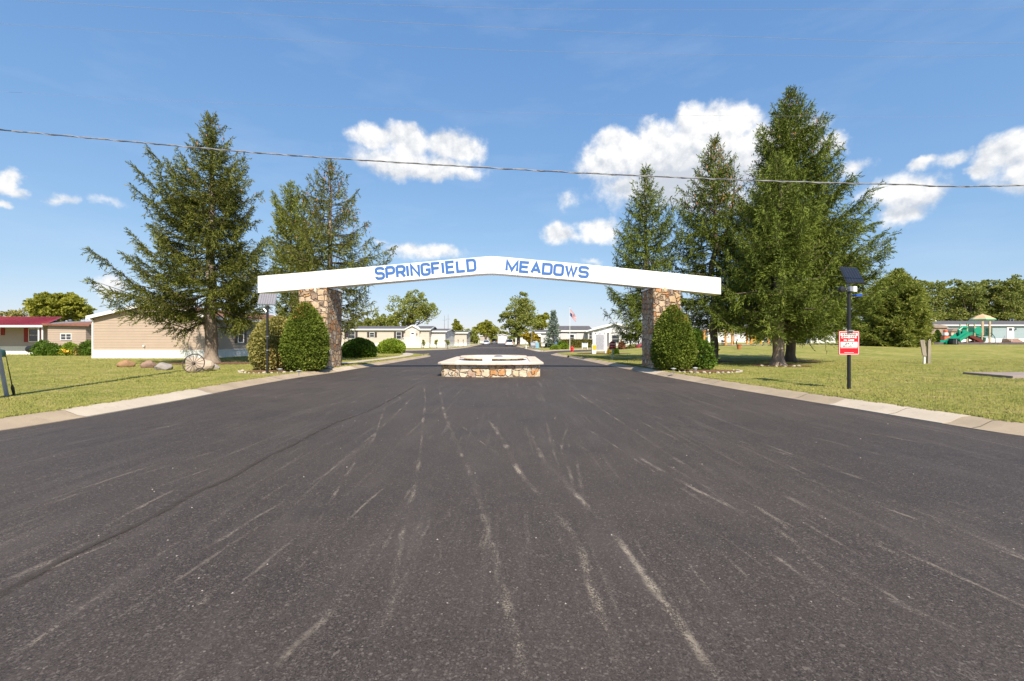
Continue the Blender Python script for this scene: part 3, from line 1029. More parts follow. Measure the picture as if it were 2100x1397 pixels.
wall = MB()
ring_prism(wall, basin(2.02, 3.2, .36, .12), basin(1.72, 2.9, .36, .12), -0.02, 0.50, fc)
# subdivide the faces a little so the stones stand unevenly
w1 = wall.build('wall', M['fstone'], fo, world=True)
cap = MB()
ring_prism(cap, basin(2.16, 3.33, .40, .16), basin(1.62, 2.82, .30, .14), 0.502, 0.59, fc, 0.03)
cap.build('cap', M['cap'], fo, world=True, smooth=False)
fl = MB().prism(basin(1.72, 2.9, .36, .12), 0.30, 0.55, 'z')
fl.v = [(x + fc[0], y + fc[1], z) for x, y, z in fl.v]
fl.build('basin_floor', M['white'], fo, world=True)


def oval(rx, ry, n=40):
    return [(rx * math.copysign(abs(math.cos(2 * math.pi * i / n)) ** .8, math.cos(2 * math.pi * i / n)), ry * math.copysign(abs(math.sin(2 * math.pi * i / n)) ** .8, math.sin(2 * math.pi * i / n))) for i in range(n)]


t2 = MB()
ring_prism(t2, oval(1.42, 1.30), oval(1.20, 1.08), 0.552, 0.648, fc)
t2.build('upper_wall', M['fstone'], fo, world=True)
c2 = MB()
ring_prism(c2, oval(1.60, 1.48), oval(1.12, 1.00), 0.65, 0.735, fc, 0.03)
c2.build('upper_cap', M['cap'], fo, world=True)
poolm = mat('pool_paint', (0.42, 0.62, 0.80), 0.25, (0.30, 0.52, 0.74), 1.5)
MB().prism([(x + fc[0], y + fc[1]) for x, y in oval(1.19, 1.07)], 0.56, 0.69, 'z').build('pool', poolm, fo, world=True)
MB().lathe([(0.20, 0.0), (0.20, 0.05), (0.12, 0.06), (0.12, 0.0)], 18, (fc[0] + .22, fc[1] + .0, 0.691)).build('nozzle', mat('dark_blue', (0.03, 0.08, 0.16), 0.4), fo, world=True)
pl = MB().box(fc[0] - .44, fc[0] - .02, fc[1] - 1.56, fc[1] - 1.50, 0.565, 0.72).build('plaque', mat('pink_marble', (0.72, 0.58, 0.50), 0.5, (0.62, 0.48, 0.42), 12), fo, world=True, bevel=0.008)

# ------------------------------------------------------------------ foliage builders
M['spruce'] = leafmat('spruce_needles', (0.034, 0.045, 0.012), (0.235, 0.25, 0.048), (0.24, 0.20, 0.08), 0.07, 0.8)
M['spruce2'] = leafmat('green_spruce_needles', (0.030, 0.048, 0.010), (0.225, 0.275, 0.044), (0.24, 0.26, 0.07), 0.07, 0.8)
M['pine'] = leafmat('pine_needles', (0.12, 0.145, 0.03), (0.34, 0.36, 0.08), (0.36, 0.34, 0.10), 0.3, 0.8)
M['yew'] = leafmat('yew_leaves', (0.055, 0.085, 0.012), (0.19, 0.235, 0.035), (0.24, 0.26, 0.06), 0.2, 1.2)
M['yewtip'] = leafmat('rusty_leaves', (0.28, 0.13, 0.03), (0.36, 0.22, 0.06), None, 0.2, 1.2)
M['bushbrown'] = leafmat('bronze_green_leaves', (0.16, 0.16, 0.045), (0.42, 0.36, 0.12), (0.36, 0.20, 0.09), 0.25, 1.0)
M['bushdark'] = leafmat('deep_green_leaves', (0.045, 0.085, 0.014), (0.15, 0.24, 0.03), None, 0.25, 1.5)
M['bushlime'] = leafmat('lime_leaves', (0.16, 0.24, 0.025), (0.32, 0.41, 0.05), None, 0.3, 1.5)
M['tree_a'] = leafmat('olive_leaves', (0.15, 0.185, 0.04), (0.38, 0.385, 0.10), (0.38, 0.34, 0.09), 0.35, 0.35)
M['tree_b'] = leafmat('yellow_green_leaves', (0.17, 0.19, 0.03), (0.42, 0.40, 0.06), (0.45, 0.36, 0.05), 0.35, 0.35)
M['tree_c'] = leafmat('wood_leaves', (0.13, 0.165, 0.045), (0.32, 0.32, 0.09), (0.40, 0.32, 0.09), 0.3, 0.12)
M['bluespruce'] = leafmat('blue_spruce_needles', (0.11, 0.15, 0.12), (0.26, 0.31, 0.24), None, 0.15, 1.0)
M['amber'] = leafmat('amber_leaves', (0.40, 0.28, 0.03), (0.55, 0.42, 0.05), None, 0.35, 1.0)
M['rust'] = leafmat('rust_leaves', (0.26, 0.10, 0.06), (0.38, 0.19, 0.11), None, 0.25, 1.5)
M['conegreen'] = leafmat('cypress_leaves', (0.04, 0.08, 0.012), (0.085, 0.15, 0.02), None, 0.2, 1.5)
M['cones'] = mat('cone_brown', (0.34, 0.17, 0.08), 0.8, (0.24, 0.12, 0.06), 9.0)
M['flower'] = mat('orange_petals', (0.80, 0.33, 0.02), 0.6, (0.75, 0.45, 0.04), 9.0)


def nrmz(a):
    return a / np.maximum(np.linalg.norm(a, axis=1, keepdims=True), 1e-6)


def blade_quads(P, D, ln, wd, rng, jit=0.5):
    """diamond-shaped sprigs at P along D"""
    n = len(P)
    D = nrmz(D + rng.normal(0, jit, (n, 3)))
    U = nrmz(np.cross(D, rng.normal(0, 1, (n, 3))))
    ln = np.asarray(ln).reshape(-1, 1) * (0.7 + 0.6 * rng.random((n, 1)))
    wd = np.asarray(wd).reshape(-1, 1) * (0.7 + 0.6 * rng.random((n, 1)))
    V = np.empty((n, 4, 3))
    V[:, 0] = P
    V[:, 1] = P + D * ln * 0.45 + U * wd
    V[:, 2] = P + D * ln
    V[:, 3] = P + D * ln * 0.45 - U * wd
    return V.reshape(-1, 3)


def quads(n):
    return np.arange(n * 4, dtype=np.int32).reshape(-1, 4)


def spruce(name, px, Y, env, label, cat='spruce tree', zlow=1.6, seed=1, nb=190, material='spruce', bark='bark', trunk_r=0.3, dens=1.0, group=None,
           sprig=(0.165, 0.018), leader=None, cones=0, droop=0.0, bare=0.0, zg=0.0, hang=1.0, trunk_top=None, lift=0.0, zmin=0.35, var=(0.50, 0.45), cl=(0.72, 0.34), front=0.92):
    """env: rows (photo row, half width to the left, half width to the right) in photo pixels at depth Y"""
    rng = np.random.default_rng(seed)
    k = Y / F
    x0 = wx(px, Y)
    root = empty(name, (x0, Y, zg), label, cat, group)
    ez = np.array([wz(e[0], Y) for e in env][::-1]) - zg
    eL = np.array([e[1] for e in env][::-1]) * k
    eR = np.array([e[2] for e in env][::-1]) * k
    H = ez[-1]
    # trunk
    mb = MB()
    pts, rad = [], []
    wob = rng.normal(0, 0.035, (20, 2)) * 2
    for i in range(15):
        t = i / 14
        z = t * H * 0.985
        r = trunk_r * (1 - t) ** 0.85 + 0.012
        r *= 1
        pts.append((wob[i, 0] * min(1, t * 4), wob[i, 1] * min(1, t * 4), z - (0.08 if i == 0 else 0)))
        rad.append(r)
    extra = [(0, 0.25), (0, 0.5), (0, 0.8)]
    pz = [(0, 0, -0.05), (0, 0, .18), (0, 0, .42), (0, 0, .8)] + pts[1:]
    def tr(z): return trunk_r * (1 - z / H) ** 0.85 * (1 + 0.55 * max(0, 1 - z / 0.6) ** 2)
    mb.tube(pz, [tr(0) * 1.05, tr(.18), tr(.42), tr(.8)] + rad[1:], 11)
    tk = mb.build('trunk', M[bark], root, smooth=True)
    for v in tk.data.vertices:
        q = v.co
        nn = mnoise.noise(Vector((q.x * 4, q.y * 4, q.z * 1.5))) * 0.05 * trunk_r / .3
        l_ = math.hypot(q.x, q.y) + 1e-6
        v.co.x += q.x / l_ * nn; v.co.y += q.y / l_ * nn
    SP, SD, SL, SW = [], [], [], []
    br = MB()
    leaders = [(0.0, 0.0, zlow - zg, H, 1.0, nb)]
    if leader: leaders += leader
    for (lx, ly, za, zb, rs, n_) in leaders:
        ga = rng.random() * 6.28
        if lx or ly:
            br.tube([(0, 0, za * 0.9), (lx * .8, ly * .8, za + (zb - za) * .25), (lx, ly, za + (zb - za) * .6), (lx, ly, zb)], [0.12, 0.09, 0.05, 0.012], 6)
        for i in range(n_):
            u = (i + rng.random()) / n_
            z = za + (zb - za) * (1 - (1 - u) ** 1.18) * 0.995
            a = ga + i * 2.39996 + rng.normal(0, 0.35)
            ca, sa = math.cos(a), math.sin(a)
            rl, rr = np.interp(z, ez, eL), np.interp(z, ez, eR)
            if lx or ly:
                rl = rr = rs * (zb - z) ** 0.8
            # the reach at which the tip would meet the outline seen in the photograph
            cap = (rl + rr) * 0.5 * 1.08
            if sa < -.2: cap *= front
            L = cap
            for e_, sg_ in ((rl, -1), (rr, 1)):
                qq = (x0 + sg_ * e_) / Y
                den = ca - qq * sa
                if abs(den) > 1e-3:
                    Lq = (qq * Y - x0) / den
                    if Lq > 0: L = min(max(L, cap), Lq) if sg_ * (ca - (x0 / Y) * sa) > 0 else L
            if abs(ca) > .55: L = max(L, min((rl if ca < 0 else rr), 1e9) * (0.0 if sa < 0 else .9))
            L *= (var[0] + var[1] * rng.random()) if rng.random() < 0.72 else (0.95 + 0.16 * rng.random())
            L = max(L, 0.18)
            up = np.interp(z / H, [0, 0.3, 0.6, 0.85, 1.0], [-0.26, -0.10, 0.12, 0.5, 1.3]) + rng.normal(0, 0.09) - droop + lift
            tip = np.interp(z / H, [0, 0.5, 1.0], [0.34, 0.30, 0.15]) * (1 + rng.normal(0, .3)) * min(1, 3.2 / L)
            up *= min(1, 3.6 / L) if up > 0 else 1
            s = np.linspace(0, 1, 10)
            rad_ = L * s
            zz = L * (up * s + tip * s ** 3 - 0.10 * np.sin(s * 3.1416) + 0.035 * np.sin(s * 9 + a * 5))
            side = rng.normal(0, 0.07) * L * s ** 2
            A = np.stack([lx + rad_ * ca - side * sa, ly + rad_ * sa + side * ca, z + zz], 1)
            # start height lowered so that the tip sits at the envelope row
            A[:, 2] -= zz[-1] * 0.55
            A[:, 2] = np.maximum(A[:, 2], zmin)
            br.tube([tuple(A[0]), tuple(A[3]), tuple(A[6]), tuple(A[9])], [0.011 + 0.011 * L, 0.008 + .008 * L, 0.006 + .004 * L, 0.004], 4, caps=False)
            # side twigs
            m = max(3, int(L / 0.115 * dens))
            ss = 0.12 + 0.88 * (np.arange(m) + rng.random(m)) / m
            if L > 1.5: ss = 0.22 + 0.78 * (ss - .12) / .88
            P0 = np.stack([np.interp(ss, s, A[:, j]) for j in range(3)], 1)
            T0 = np.stack([np.interp(np.minimum(ss + .1, 1), s, A[:, j]) - np.interp(ss - .1, s, A[:, j]) for j in range(3)], 1)
            T0 = nrmz(T0)
            lat = np.stack([-T0[:, 1], T0[:, 0], np.zeros(m)], 1)
            clump = 1.3 * np.sin(ss * L * 3.3 + a * 7 + seed) + 0.7 * np.sin(P0[:, 2] * 2.6 + P0[:, 0] * 1.7)
            keep = (rng.random(m) > bare * (1 - ss)) & (rng.random(m) < cl[0] + cl[1] * clump)
            for sg in (-1, 1):
                ln = (np.minimum(0.34 * L * (1.15 - ss), 1.0) + 0.12) * (0.5 + 0.7 * rng.random(m))
                D = nrmz(T0 * 0.75 + lat * sg * (0.75 + .3 * rng.random((m, 1))) + np.array([0, 0, -0.18]) + rng.normal(0, .18, (m, 3)))
                _add(SP, SD, SL, SW, P0[keep], D[keep], ln[keep], sprig, rng, -0.35)
            # hanging twigs
            hk = rng.random(m) < 0.75 * hang
            ln = (0.16 + 0.42 * rng.random(m)) * min(1, 0.35 + L / 3.5) * hang
            D = nrmz(np.array([0, 0, -1.0]) + T0 * .35 + rng.normal(0, .22, (m, 3)))
            _add(SP, SD, SL, SW, P0[hk & keep], D[hk & keep], ln[hk & keep], sprig, rng, 0)
            # tip
            _add(SP, SD, SL, SW, A[8:9], nrmz(A[9:10] - A[8:9]), np.array([0.16 + .03 * L]), sprig, rng, 0.2)
    P = np.concatenate(SP); D = np.concatenate(SD); ln = np.concatenate(SL); wd = np.concatenate(SW)
    V = blade_quads(P, D, ln, wd, rng, 0.38)
    np_mesh('crown', V, quads(len(P)), M[material], root)
    br.build('limbs', M['twig'], root)
    if cones:
        z = H - (H * 0.36) * rng.random(cones) ** 1.3
        a = rng.random(cones) * 6.28
        r = (np.interp(z, ez, (eL + eR) / 2) * (0.35 + .6 * rng.random(cones)))
        P = np.stack([np.cos(a) * r, np.sin(a) * r, z - .1], 1)
        np_mesh('cones', blade_quads(P, np.tile([0, 0, -1.0], (cones, 1)), 0.19, 0.035, rng, .15), quads(cones), M['cones'], root)['kind'] = 'stuff'
    return root


def _add(SP, SD, SL, SW, P0, D, ln, sprig, rng, sag):
    if len(P0) == 0: return
    step = sprig[0] * 0.20
    cnt = np.maximum(1, (ln / step).astype(int))
    idx = np.repeat(np.arange(len(P0)), cnt)
    start = np.cumsum(cnt) - cnt
    q = (np.arange(len(idx)) - start[idx] + rng.random(len(idx))) / cnt[idx]
    pos = P0[idx] + D[idx] * (q * ln[idx])[:, None]
    pos[:, 2] += sag * (q * ln[idx]) ** 2
    SP.append(pos); SD.append(D[idx])
    SL.append(np.full(len(idx), sprig[0]))
    SW.append(np.full(len(idx), sprig[1]))


def shell_bush(name, c, rx, ry, h, label, cat='bush', material='yew', seed=1, n=9000, leaf=0.055, shape=None, z0=0.05, lump=0.10, group=None, tips=None, zg=None, core=True, spike=0.0):
    """clipped bush: leaves through the outer skin of an egg- or dome-shaped body"""
    rng = np.random.default_rng(seed)
    zg = LAWN_Z if zg is None else zg
    root = empty(name, (c[0], c[1], zg), label, cat, group)
    shape = shape or [(0, .75), (.12, .93), (.3, 1.0), (.5, .93), (.7, .74), (.86, .48), (.96, .22), (1.0, 0.03)]
    sz, sr = np.array([p[0] for p in shape]), np.array([p[1] for p in shape])
    def body(nn, depth):
        # choose heights weighted by radius so the skin is even
        z = rng.random(nn * 2)
        z = z[rng.random(nn * 2) < (np.interp(z, sz, sr) * .75 + .25)][:nn]
        m = len(z)
        a = rng.random(m) * 6.2832
        lum = 1 + lump * (np.sin(3 * a + 5 * z + seed) * .35 + np.sin(7 * a - 9 * z + 2 * seed) * .3 + np.sin(13 * a + 17 * z) * .25 + np.sin(4 * a + 11 * z + 1) * .3)
        r = np.interp(z, sz, sr) * lum * (1 - depth * rng.random(m) ** 1.6)
        P = np.stack([np.cos(a) * r * rx, np.sin(a) * r * ry, z0 + z * h * (1 - .03 * rng.random(m))], 1)
        N = nrmz(np.stack([np.cos(a), np.sin(a), (z - .42) * 1.6], 1))
        return P, N
    P, N = body(n, 0.24)
    if spike:
        k = rng.random(len(P)) < 0.12
        P[k] += N[k] * rng.random((k.sum(), 1)) * spike
    V = blade_quads(P, N + np.array([0, 0, .25]), leaf * 1.5, leaf * .5, rng, 0.75)
    np_mesh('foliage', V, quads(len(P)), M[material], root)
    if tips:
        k = (P[:, 2] > z0 + h * .72) & (rng.random(len(P)) < 0.16) & (np.sin(P[:, 0] * 5 + seed) > -.1)
        V = blade_quads(P[k] * 1.0 + N[k] * .02, N[k] + np.array([0, 0, .3]), leaf * 1.5, leaf * .5, rng, .7)
        np_mesh('rusty_tips', V, quads(int(k.sum())), M[tips], root)['kind'] = 'stuff'
    if core:
        prof = [(0.02, z0)] + [(max(.02, r * .80) * 1.0, z0 + z * h * .93) for z, r in shape]
        mb = MB().lathe(prof, 22)
        mb.v = [(x * rx, y * ry, z) for x, y, z in mb.v]
        o = mb.build('inner_twigs', M[material], root, smooth=True)
    st = MB()
    for i in range(5):
        a = i * 1.3 + seed
        st.tube([(math.cos(a) * .1 * rx, math.sin(a) * .1 * ry, -.05), (math.cos(a) * .35 * rx, math.sin(a) * .35 * ry, z0 + h * .3)], [.03, .02], 5)
    st.build('stem', M['bark2'], root)
    return root


def broadleaf(name, px, Y, crown, base_py, label, cat='tree', seed=1, material='tree_a', nclump=60, per=110, leaf=None, trunk_r=0.25, zg=0.0, depth=0.8, gap=0.0, bark='bark2', group=None, flat=1.0, clump=0.2):
    """crown: list of ellipses (px, py, half w, half h) in photo pixels at depth Y; clumps of leaves fill them"""
    rng = np.random.default_rng(seed)
    k = Y / F
    x0 = wx(px, Y)
    zb = wz(base_py, Y) if zg is None else zg
    root = empty(name, (x0, Y, zb), label, cat, group)
    leaf = leaf or max(0.14, 0.0026 * Y)
    C, RR = [], []
    area = sum(e[2] * e[3] for e in crown)
    for (ex, ey, ew, eh) in crown:
        m = max(4, int(nclump * ew * eh / area))
        v = nrmz(rng.normal(0, 1, (m, 3)))
        r = rng.random((m, 1)) ** 0.42
        q = v * r
        cx_, cz_ = (ex - px) * k, wz(ey, Y) - zb
        C.append(np.stack([cx_ + q[:, 0] * ew * k, q[:, 1] * ew * k * depth, cz_ + q[:, 2] * eh * k], 1))
        RR.append(np.full(m, min(ew, eh) * k * clump * 1.6) * (0.7 + .6 * rng.random(m)))
    C = np.concatenate(C); RR = np.concatenate(RR)
    m = len(C)
    idx = np.repeat(np.arange(m), per)
    v = nrmz(rng.normal(0, 1, (len(idx), 3)))
    P = C[idx] + v * (RR[idx] * rng.random(len(idx)) ** .4)[:, None] * np.array([1.25, 1.25, 0.75 * flat])
    V = blade_quads(P, v + np.array([0, 0, .3]), leaf * 1.3, leaf * .55, rng, .8)
    np_mesh('crown', V, quads(len(P)), M[material], root)
    top = C[:, 2].max()
    mb = MB()
    ht = top * 0.75
    mb.tube([(0, 0, -.1), (0.05, 0, ht * .25), (-.05, .05, ht * .5), (0.05, 0, ht * .8), (0, 0, ht)], [trunk_r * 1.35, trunk_r, trunk_r * .8, trunk_r * .5, trunk_r * .2], 8)
    mb.build('trunk', M[bark], root, smooth=True)
    lb = MB()
    for i in rng.choice(m, min(m, 16), replace=False):
        z0 = ht * (0.25 + .45 * rng.random())
        c = C[i]
        lb.tube([(0, 0, z0), (c[0] * .45, c[1] * .45, z0 + (c[2] - z0) * .35), tuple(c)], [trunk_r * .45, trunk_r * .3, .02], 5, caps=False)
    lb.build('limbs', M[bark], root)
    return root


# ------------------------------------------------------------------ the big trees
spruce('spruce_tree', 433, 27.8, [(235, 0, 0), (270, 28, 30), (300, 45, 50), (335, 62, 55), (355, 118, 70), (385, 172, 92), (430, 165, 95), (480, 150, 110), (530, 205, 122), (560, 222, 128), (600, 218, 125), (640, 192, 120), (680, 130, 85), (700, 95, 40)],
       'tall lopsided spruce before the beige house, left of the arch, with a bare lower trunk', seed=3, nb=185, var=(.50,.42), cl=(.96,.30), trunk_r=0.36, zlow=3.1, zmin=1.8, dens=1.4, bare=0.25, zg=LAWN_Z, cones=40, lift=0.05)
spruce('spruce_tree', 678, 30.5, [(330, 0, 0), (360, 30, 32), (400, 58, 55), (450, 85, 78), (490, 95, 95), (515, 110, 130), (545, 125, 112), (600, 110, 100), (650, 85, 108), (690, 45, 85)],
       'thin, sparse spruce with bare grey twigs behind the left stone pillar', seed=5, nb=150, trunk_r=0.26, zlow=2.4, dens=1.1, bare=0.6, zg=LAWN_Z, cones=260, droop=-0.02, hang=1.25)
spruce('pine_tree', 597, 37, [(378, 0, 0), (400, 28, 22), (440, 42, 50), (500, 42, 60), (560, 44, 60), (620, 40, 50), (660, 30, 40)],
       'pale yellow-green pine between the two left spruces, seen above the arch end', 'pine tree', seed=8, nb=170, material='pine', trunk_r=0.2, zlow=2.5, dens=1.3, zg=LAWN_Z, lift=0.35, sprig=(0.26, 0.03), hang=0.5)
spruce('spruce_tree', 1325, 30.5, [(343, 0, 0), (380, 26, 25), (410, 38, 42), (450, 60, 60), (500, 66, 66), (560, 68, 72), (620, 75, 80), (650, 85, 75), (690, 60, 60)],
       'slender pointed spruce behind the right stone pillar', seed=11, nb=180, var=(.56,.42), cl=(.88,.3), material='spruce2', trunk_r=0.24, zlow=1.9, dens=1.0, zg=LAWN_Z, hang=1.2)
spruce('spruce_tree', 1465, 29.6, [(280, 0, 0), (310, 20, 22), (345, 42, 36), (375, 55, 50), (420, 82, 62), (480, 82, 75), (560, 98, 85), (640, 105, 85), (680, 80, 70)],
       'spruce with rusty cones near its split top, between the slender and the tallest spruce', seed=17, nb=185, var=(.56,.42), cl=(.88,.3), material='spruce2', trunk_r=0.25, bark='bark2', zlow=2.9, zmin=1.9, dens=1.0, zg=LAWN_Z, cones=420, hang=1.2,
       leader=[(1.55, 0.6, 7.5, 13.4, 0.42, 34)])
spruce('spruce_tree', 1621, 29.4, [(183, 0, 0), (205, 18, 22), (240, 38, 50), (290, 75, 80), (330, 78, 100), (370, 95, 110), (410, 110, 128), (445, 122, 165), (480, 130, 215), (520, 135, 210), (560, 135, 215), (610, 135, 212), (660, 125, 180), (695, 90, 130)],
       'tallest spruce, the rear one of the pair of dark trunks on the right lawn', seed=23, nb=350, var=(.60,.38), cl=(.92,.30), material='spruce2', trunk_r=0.29, bark='bark2', zlow=3.0, zmin=1.9, dens=1.05, zg=LAWN_Z, cones=160, hang=1.15)
spruce('spruce_tree', 1596, 24.8, [(315, 0, 0), (350, 30, 30), (400, 60, 60), (450, 82, 80), (520, 112, 105), (580, 138, 125), (640, 138, 140), (690, 95, 125), (705, 70, 70)],
       'broad spruce in front of the tallest one, its lighter flared trunk nearest the road', seed=29, nb=200, var=(.52,.42), cl=(.92,.30), front=1.12, material='spruce2', trunk_r=0.30, bark='bark', zlow=2.4, zmin=1.8, dens=1.0, zg=LAWN_Z, hang=1.15)
spruce('juniper_tree', 1843, 50, [(556, 0, 0), (580, 34, 28), (610, 72, 46), (650, 92, 62), (690, 100, 68), (706, 90, 62)],
       'wide bushy conifer with foliage down to the grass, right of the tall spruces', 'conifer', seed=31, nb=380, var=(.66,.34), cl=(.86,.3), material='pine', trunk_r=0.25, bark='bark2', zlow=1.0, dens=0.9, zg=hgt_at(42, 50) + LAWN_Z, sprig=(0.34, 0.06), hang=0.7)

# ------------------------------------------------------------------ clipped bushes
shell_bush('yew_bush', (wx(627, 20.6), 20.6), 0.97, 0.97, 2.92, 'tall egg-shaped clipped yew in front of the left stone pillar', material='yew', seed=2, n=15000, leaf=0.062, lump=.085, spike=.10, tips='yewtip', z0=.12)
shell_bush('yew_bush', (wx(1380, 20.75), 20.75), 0.92, 0.93, 2.80, 'tall egg-shaped clipped yew in front of the right stone pillar', material='yew', seed=7, n=15000, leaf=0.062, lump=.085, spike=.10, tips='yewtip', z0=.12)
shell_bush('hedge_bush', (wx(569, 21.6), 21.6), 1.16, 1.0, 2.35, 'rounded bronze-green bush to the left of the left yew', material='bushbrown', seed=9, n=10500, leaf=0.085, lump=.07, z0=.1,
           shape=[(0, .78), (.15, .95), (.4, 1.0), (.62, .95), (.8, .78), (.92, .5), (1, .05)])
shell_bush('shrub', (wx(1440, 21.6), 21.6), 0.50, 0.5, 1.25, 'loose dark green shrub to the right of the right yew', material='bushdark', seed=12, n=1500, leaf=0.10, lump=.25, z0=.08, core=False, spike=.25)
dome = [(0, .86), (.2, .98), (.45, 1.0), (.7, .84), (.88, .55), (1.0, .05)]
shell_bush('round_bush', (wx(737, 36.5), 36.5), 1.27, 1.2, 1.42, 'dark green dome bush on the lawn behind the left pillar', material='bushdark', seed=14, n=6000, leaf=0.11, shape=dome, lump=.08)
shell_bush('round_bush', (wx(803.5, 47.5), 47.5), 1.33, 1.3, 1.38, 'bright lime-green dome bush at the road corner on the left', material='bushlime', seed=15, n=5000, leaf=0.13, shape=dome, lump=.07)

# ------------------------------------------------------------------ mobile homes and sheds
M['beige'] = mat('beige_siding', (0.44, 0.345, 0.265), 0.6, (0.41, 0.32, 0.25), 1.2)
M['grey'] = mat('grey_siding', (0.42, 0.37, 0.33), 0.6, (0.39, 0.345, 0.31), 1.2)
M['cream'] = mat('cream_siding', (0.53, 0.465, 0.39), 0.6, (0.50, 0.44, 0.37), 1.0)
M['lilac'] = mat('pale_siding', (0.58, 0.54, 0.54), 0.6, (0.55, 0.51, 0.51), 1.0)
M['bluegrey'] = mat('blue_grey_siding', (0.31, 0.385, 0.41), 0.6, (0.29, 0.36, 0.385), 1.0)
M['whitesid'] = mat('white_siding', (0.55, 0.55, 0.56), 0.6, (0.52, 0.52, 0.53), 1.0)
M['shutter'] = mat('dark_shutter', (0.045, 0.035, 0.035), 0.6, (0.06, 0.045, 0.045), 3)
M['redshutter'] = mat('red_shutter', (0.28, 0.03, 0.03), 0.6, (0.24, 0.025, 0.025), 3)
M['redroof'] = mat('red_metal_roof', (0.44, 0.05, 0.06), 0.45, (0.38, 0.042, 0.052), 1.5)
M['greensh'] = mat('green_shutter', (0.03, 0.09, 0.08), 0.6, (0.035, 0.1, 0.09), 3)


def siding_wall(mb, a, b, z0, ztop, lap=0.205, proud=0.02):
    """lapped courses from a to b (xy), bottom z0; ztop(u) gives the wall height at 0..1 along it"""
    a, b = Vector(a), Vector(b)
    d = b - a
    n = Vector((d.y, -d.x)).normalized()
    L = d.length
    zmax = max(ztop(i / 40) for i in range(41))
    z = z0
    N = 40
    while z < zmax - 0.01:
        z1 = min(z + lap, zmax)
        # the span where the wall is at least this high
        us = [i / N for i in range(N + 1) if ztop(i / N) >= z1 - lap * 0.55]
        if us:
            u0, u1 = us[0], us[-1]
            p0, p1 = a + d * u0, a + d * u1
            o0, o1 = n * proud, n * 0.004
            vs = [(p0.x + o0.x, p0.y + o0.y, z), (p1.x + o0.x, p1.y + o0.y, z), (p1.x + o1.x, p1.y + o1.y, z1), (p0.x + o1.x, p0.y + o1.y, z1),
                  (p0.x, p0.y, z), (p1.x, p1.y, z), (p1.x, p1.y, z1), (p0.x, p0.y, z1)]
            mb.add(vs, [(0, 1, 2, 3), (4, 5, 1, 0), (0, 3, 7, 4), (1, 5, 6, 2)])
        z = z1


def add_window(root, face, u, z, w_, h, mat_sh=None, shw=0.38, pane='glass', bars=True, name='window', frame='white'):
    """face = (origin xy, unit direction along the wall, outward normal)"""
    o, d, n = [Vector(v) for v in face]
    rz = math.atan2(d.y, d.x)
    def P(uu, zz, out): q = o + d * uu + n * out; return (q.x, q.y, zz)
    def bar(mb, u0, u1, z0, z1, o0, o1):
        mb.add([P(u0, z0, o0), P(u1, z0, o0), P(u1, z0, o1), P(u0, z0, o1), P(u0, z1, o0), P(u1, z1, o0), P(u1, z1, o1), P(u0, z1, o1)],
               [(0, 3, 2, 1), (4, 5, 6, 7), (0, 1, 5, 4), (1, 2, 6, 5), (2, 3, 7, 6), (3, 0, 4, 7)])
    t = 0.06
    mb = MB()
    bar(mb, u - w_ / 2, u + w_ / 2, z, z + t, .0, .075); bar(mb, u - w_ / 2, u + w_ / 2, z + h - t, z + h, .0, .075)
    bar(mb, u - w_ / 2, u - w_ / 2 + t, z + t, z + h - t, .0, .075); bar(mb, u + w_ / 2 - t, u + w_ / 2, z + t, z + h - t, .0, .075)
    if bars: bar(mb, u - w_ / 2 + t, u + w_ / 2 - t, z + h * .5 - .02, z + h * .5 + .02, .03, .07)
    f = mb.build(name, M[frame], root, world=True)
    g = MB(); bar(g, u - w_ / 2 + t * .9, u + w_ / 2 - t * .9, z + t * .9, z + h - t * .9, .0, .04)
    gg = g.build('pane', M[pane], f)
    for v in gg.data.vertices: v.co -= root.location
    if mat_sh:
        for s_ in (-1, 1):
            mb = MB(); c = u + s_ * (w_ / 2 + shw / 2 + .02)
            bar(mb, c - shw / 2, c + shw / 2, z - .02, z + h + .02, .0, .06)
            mb.build('shutter', M[mat_sh], root, world=True)
    return f


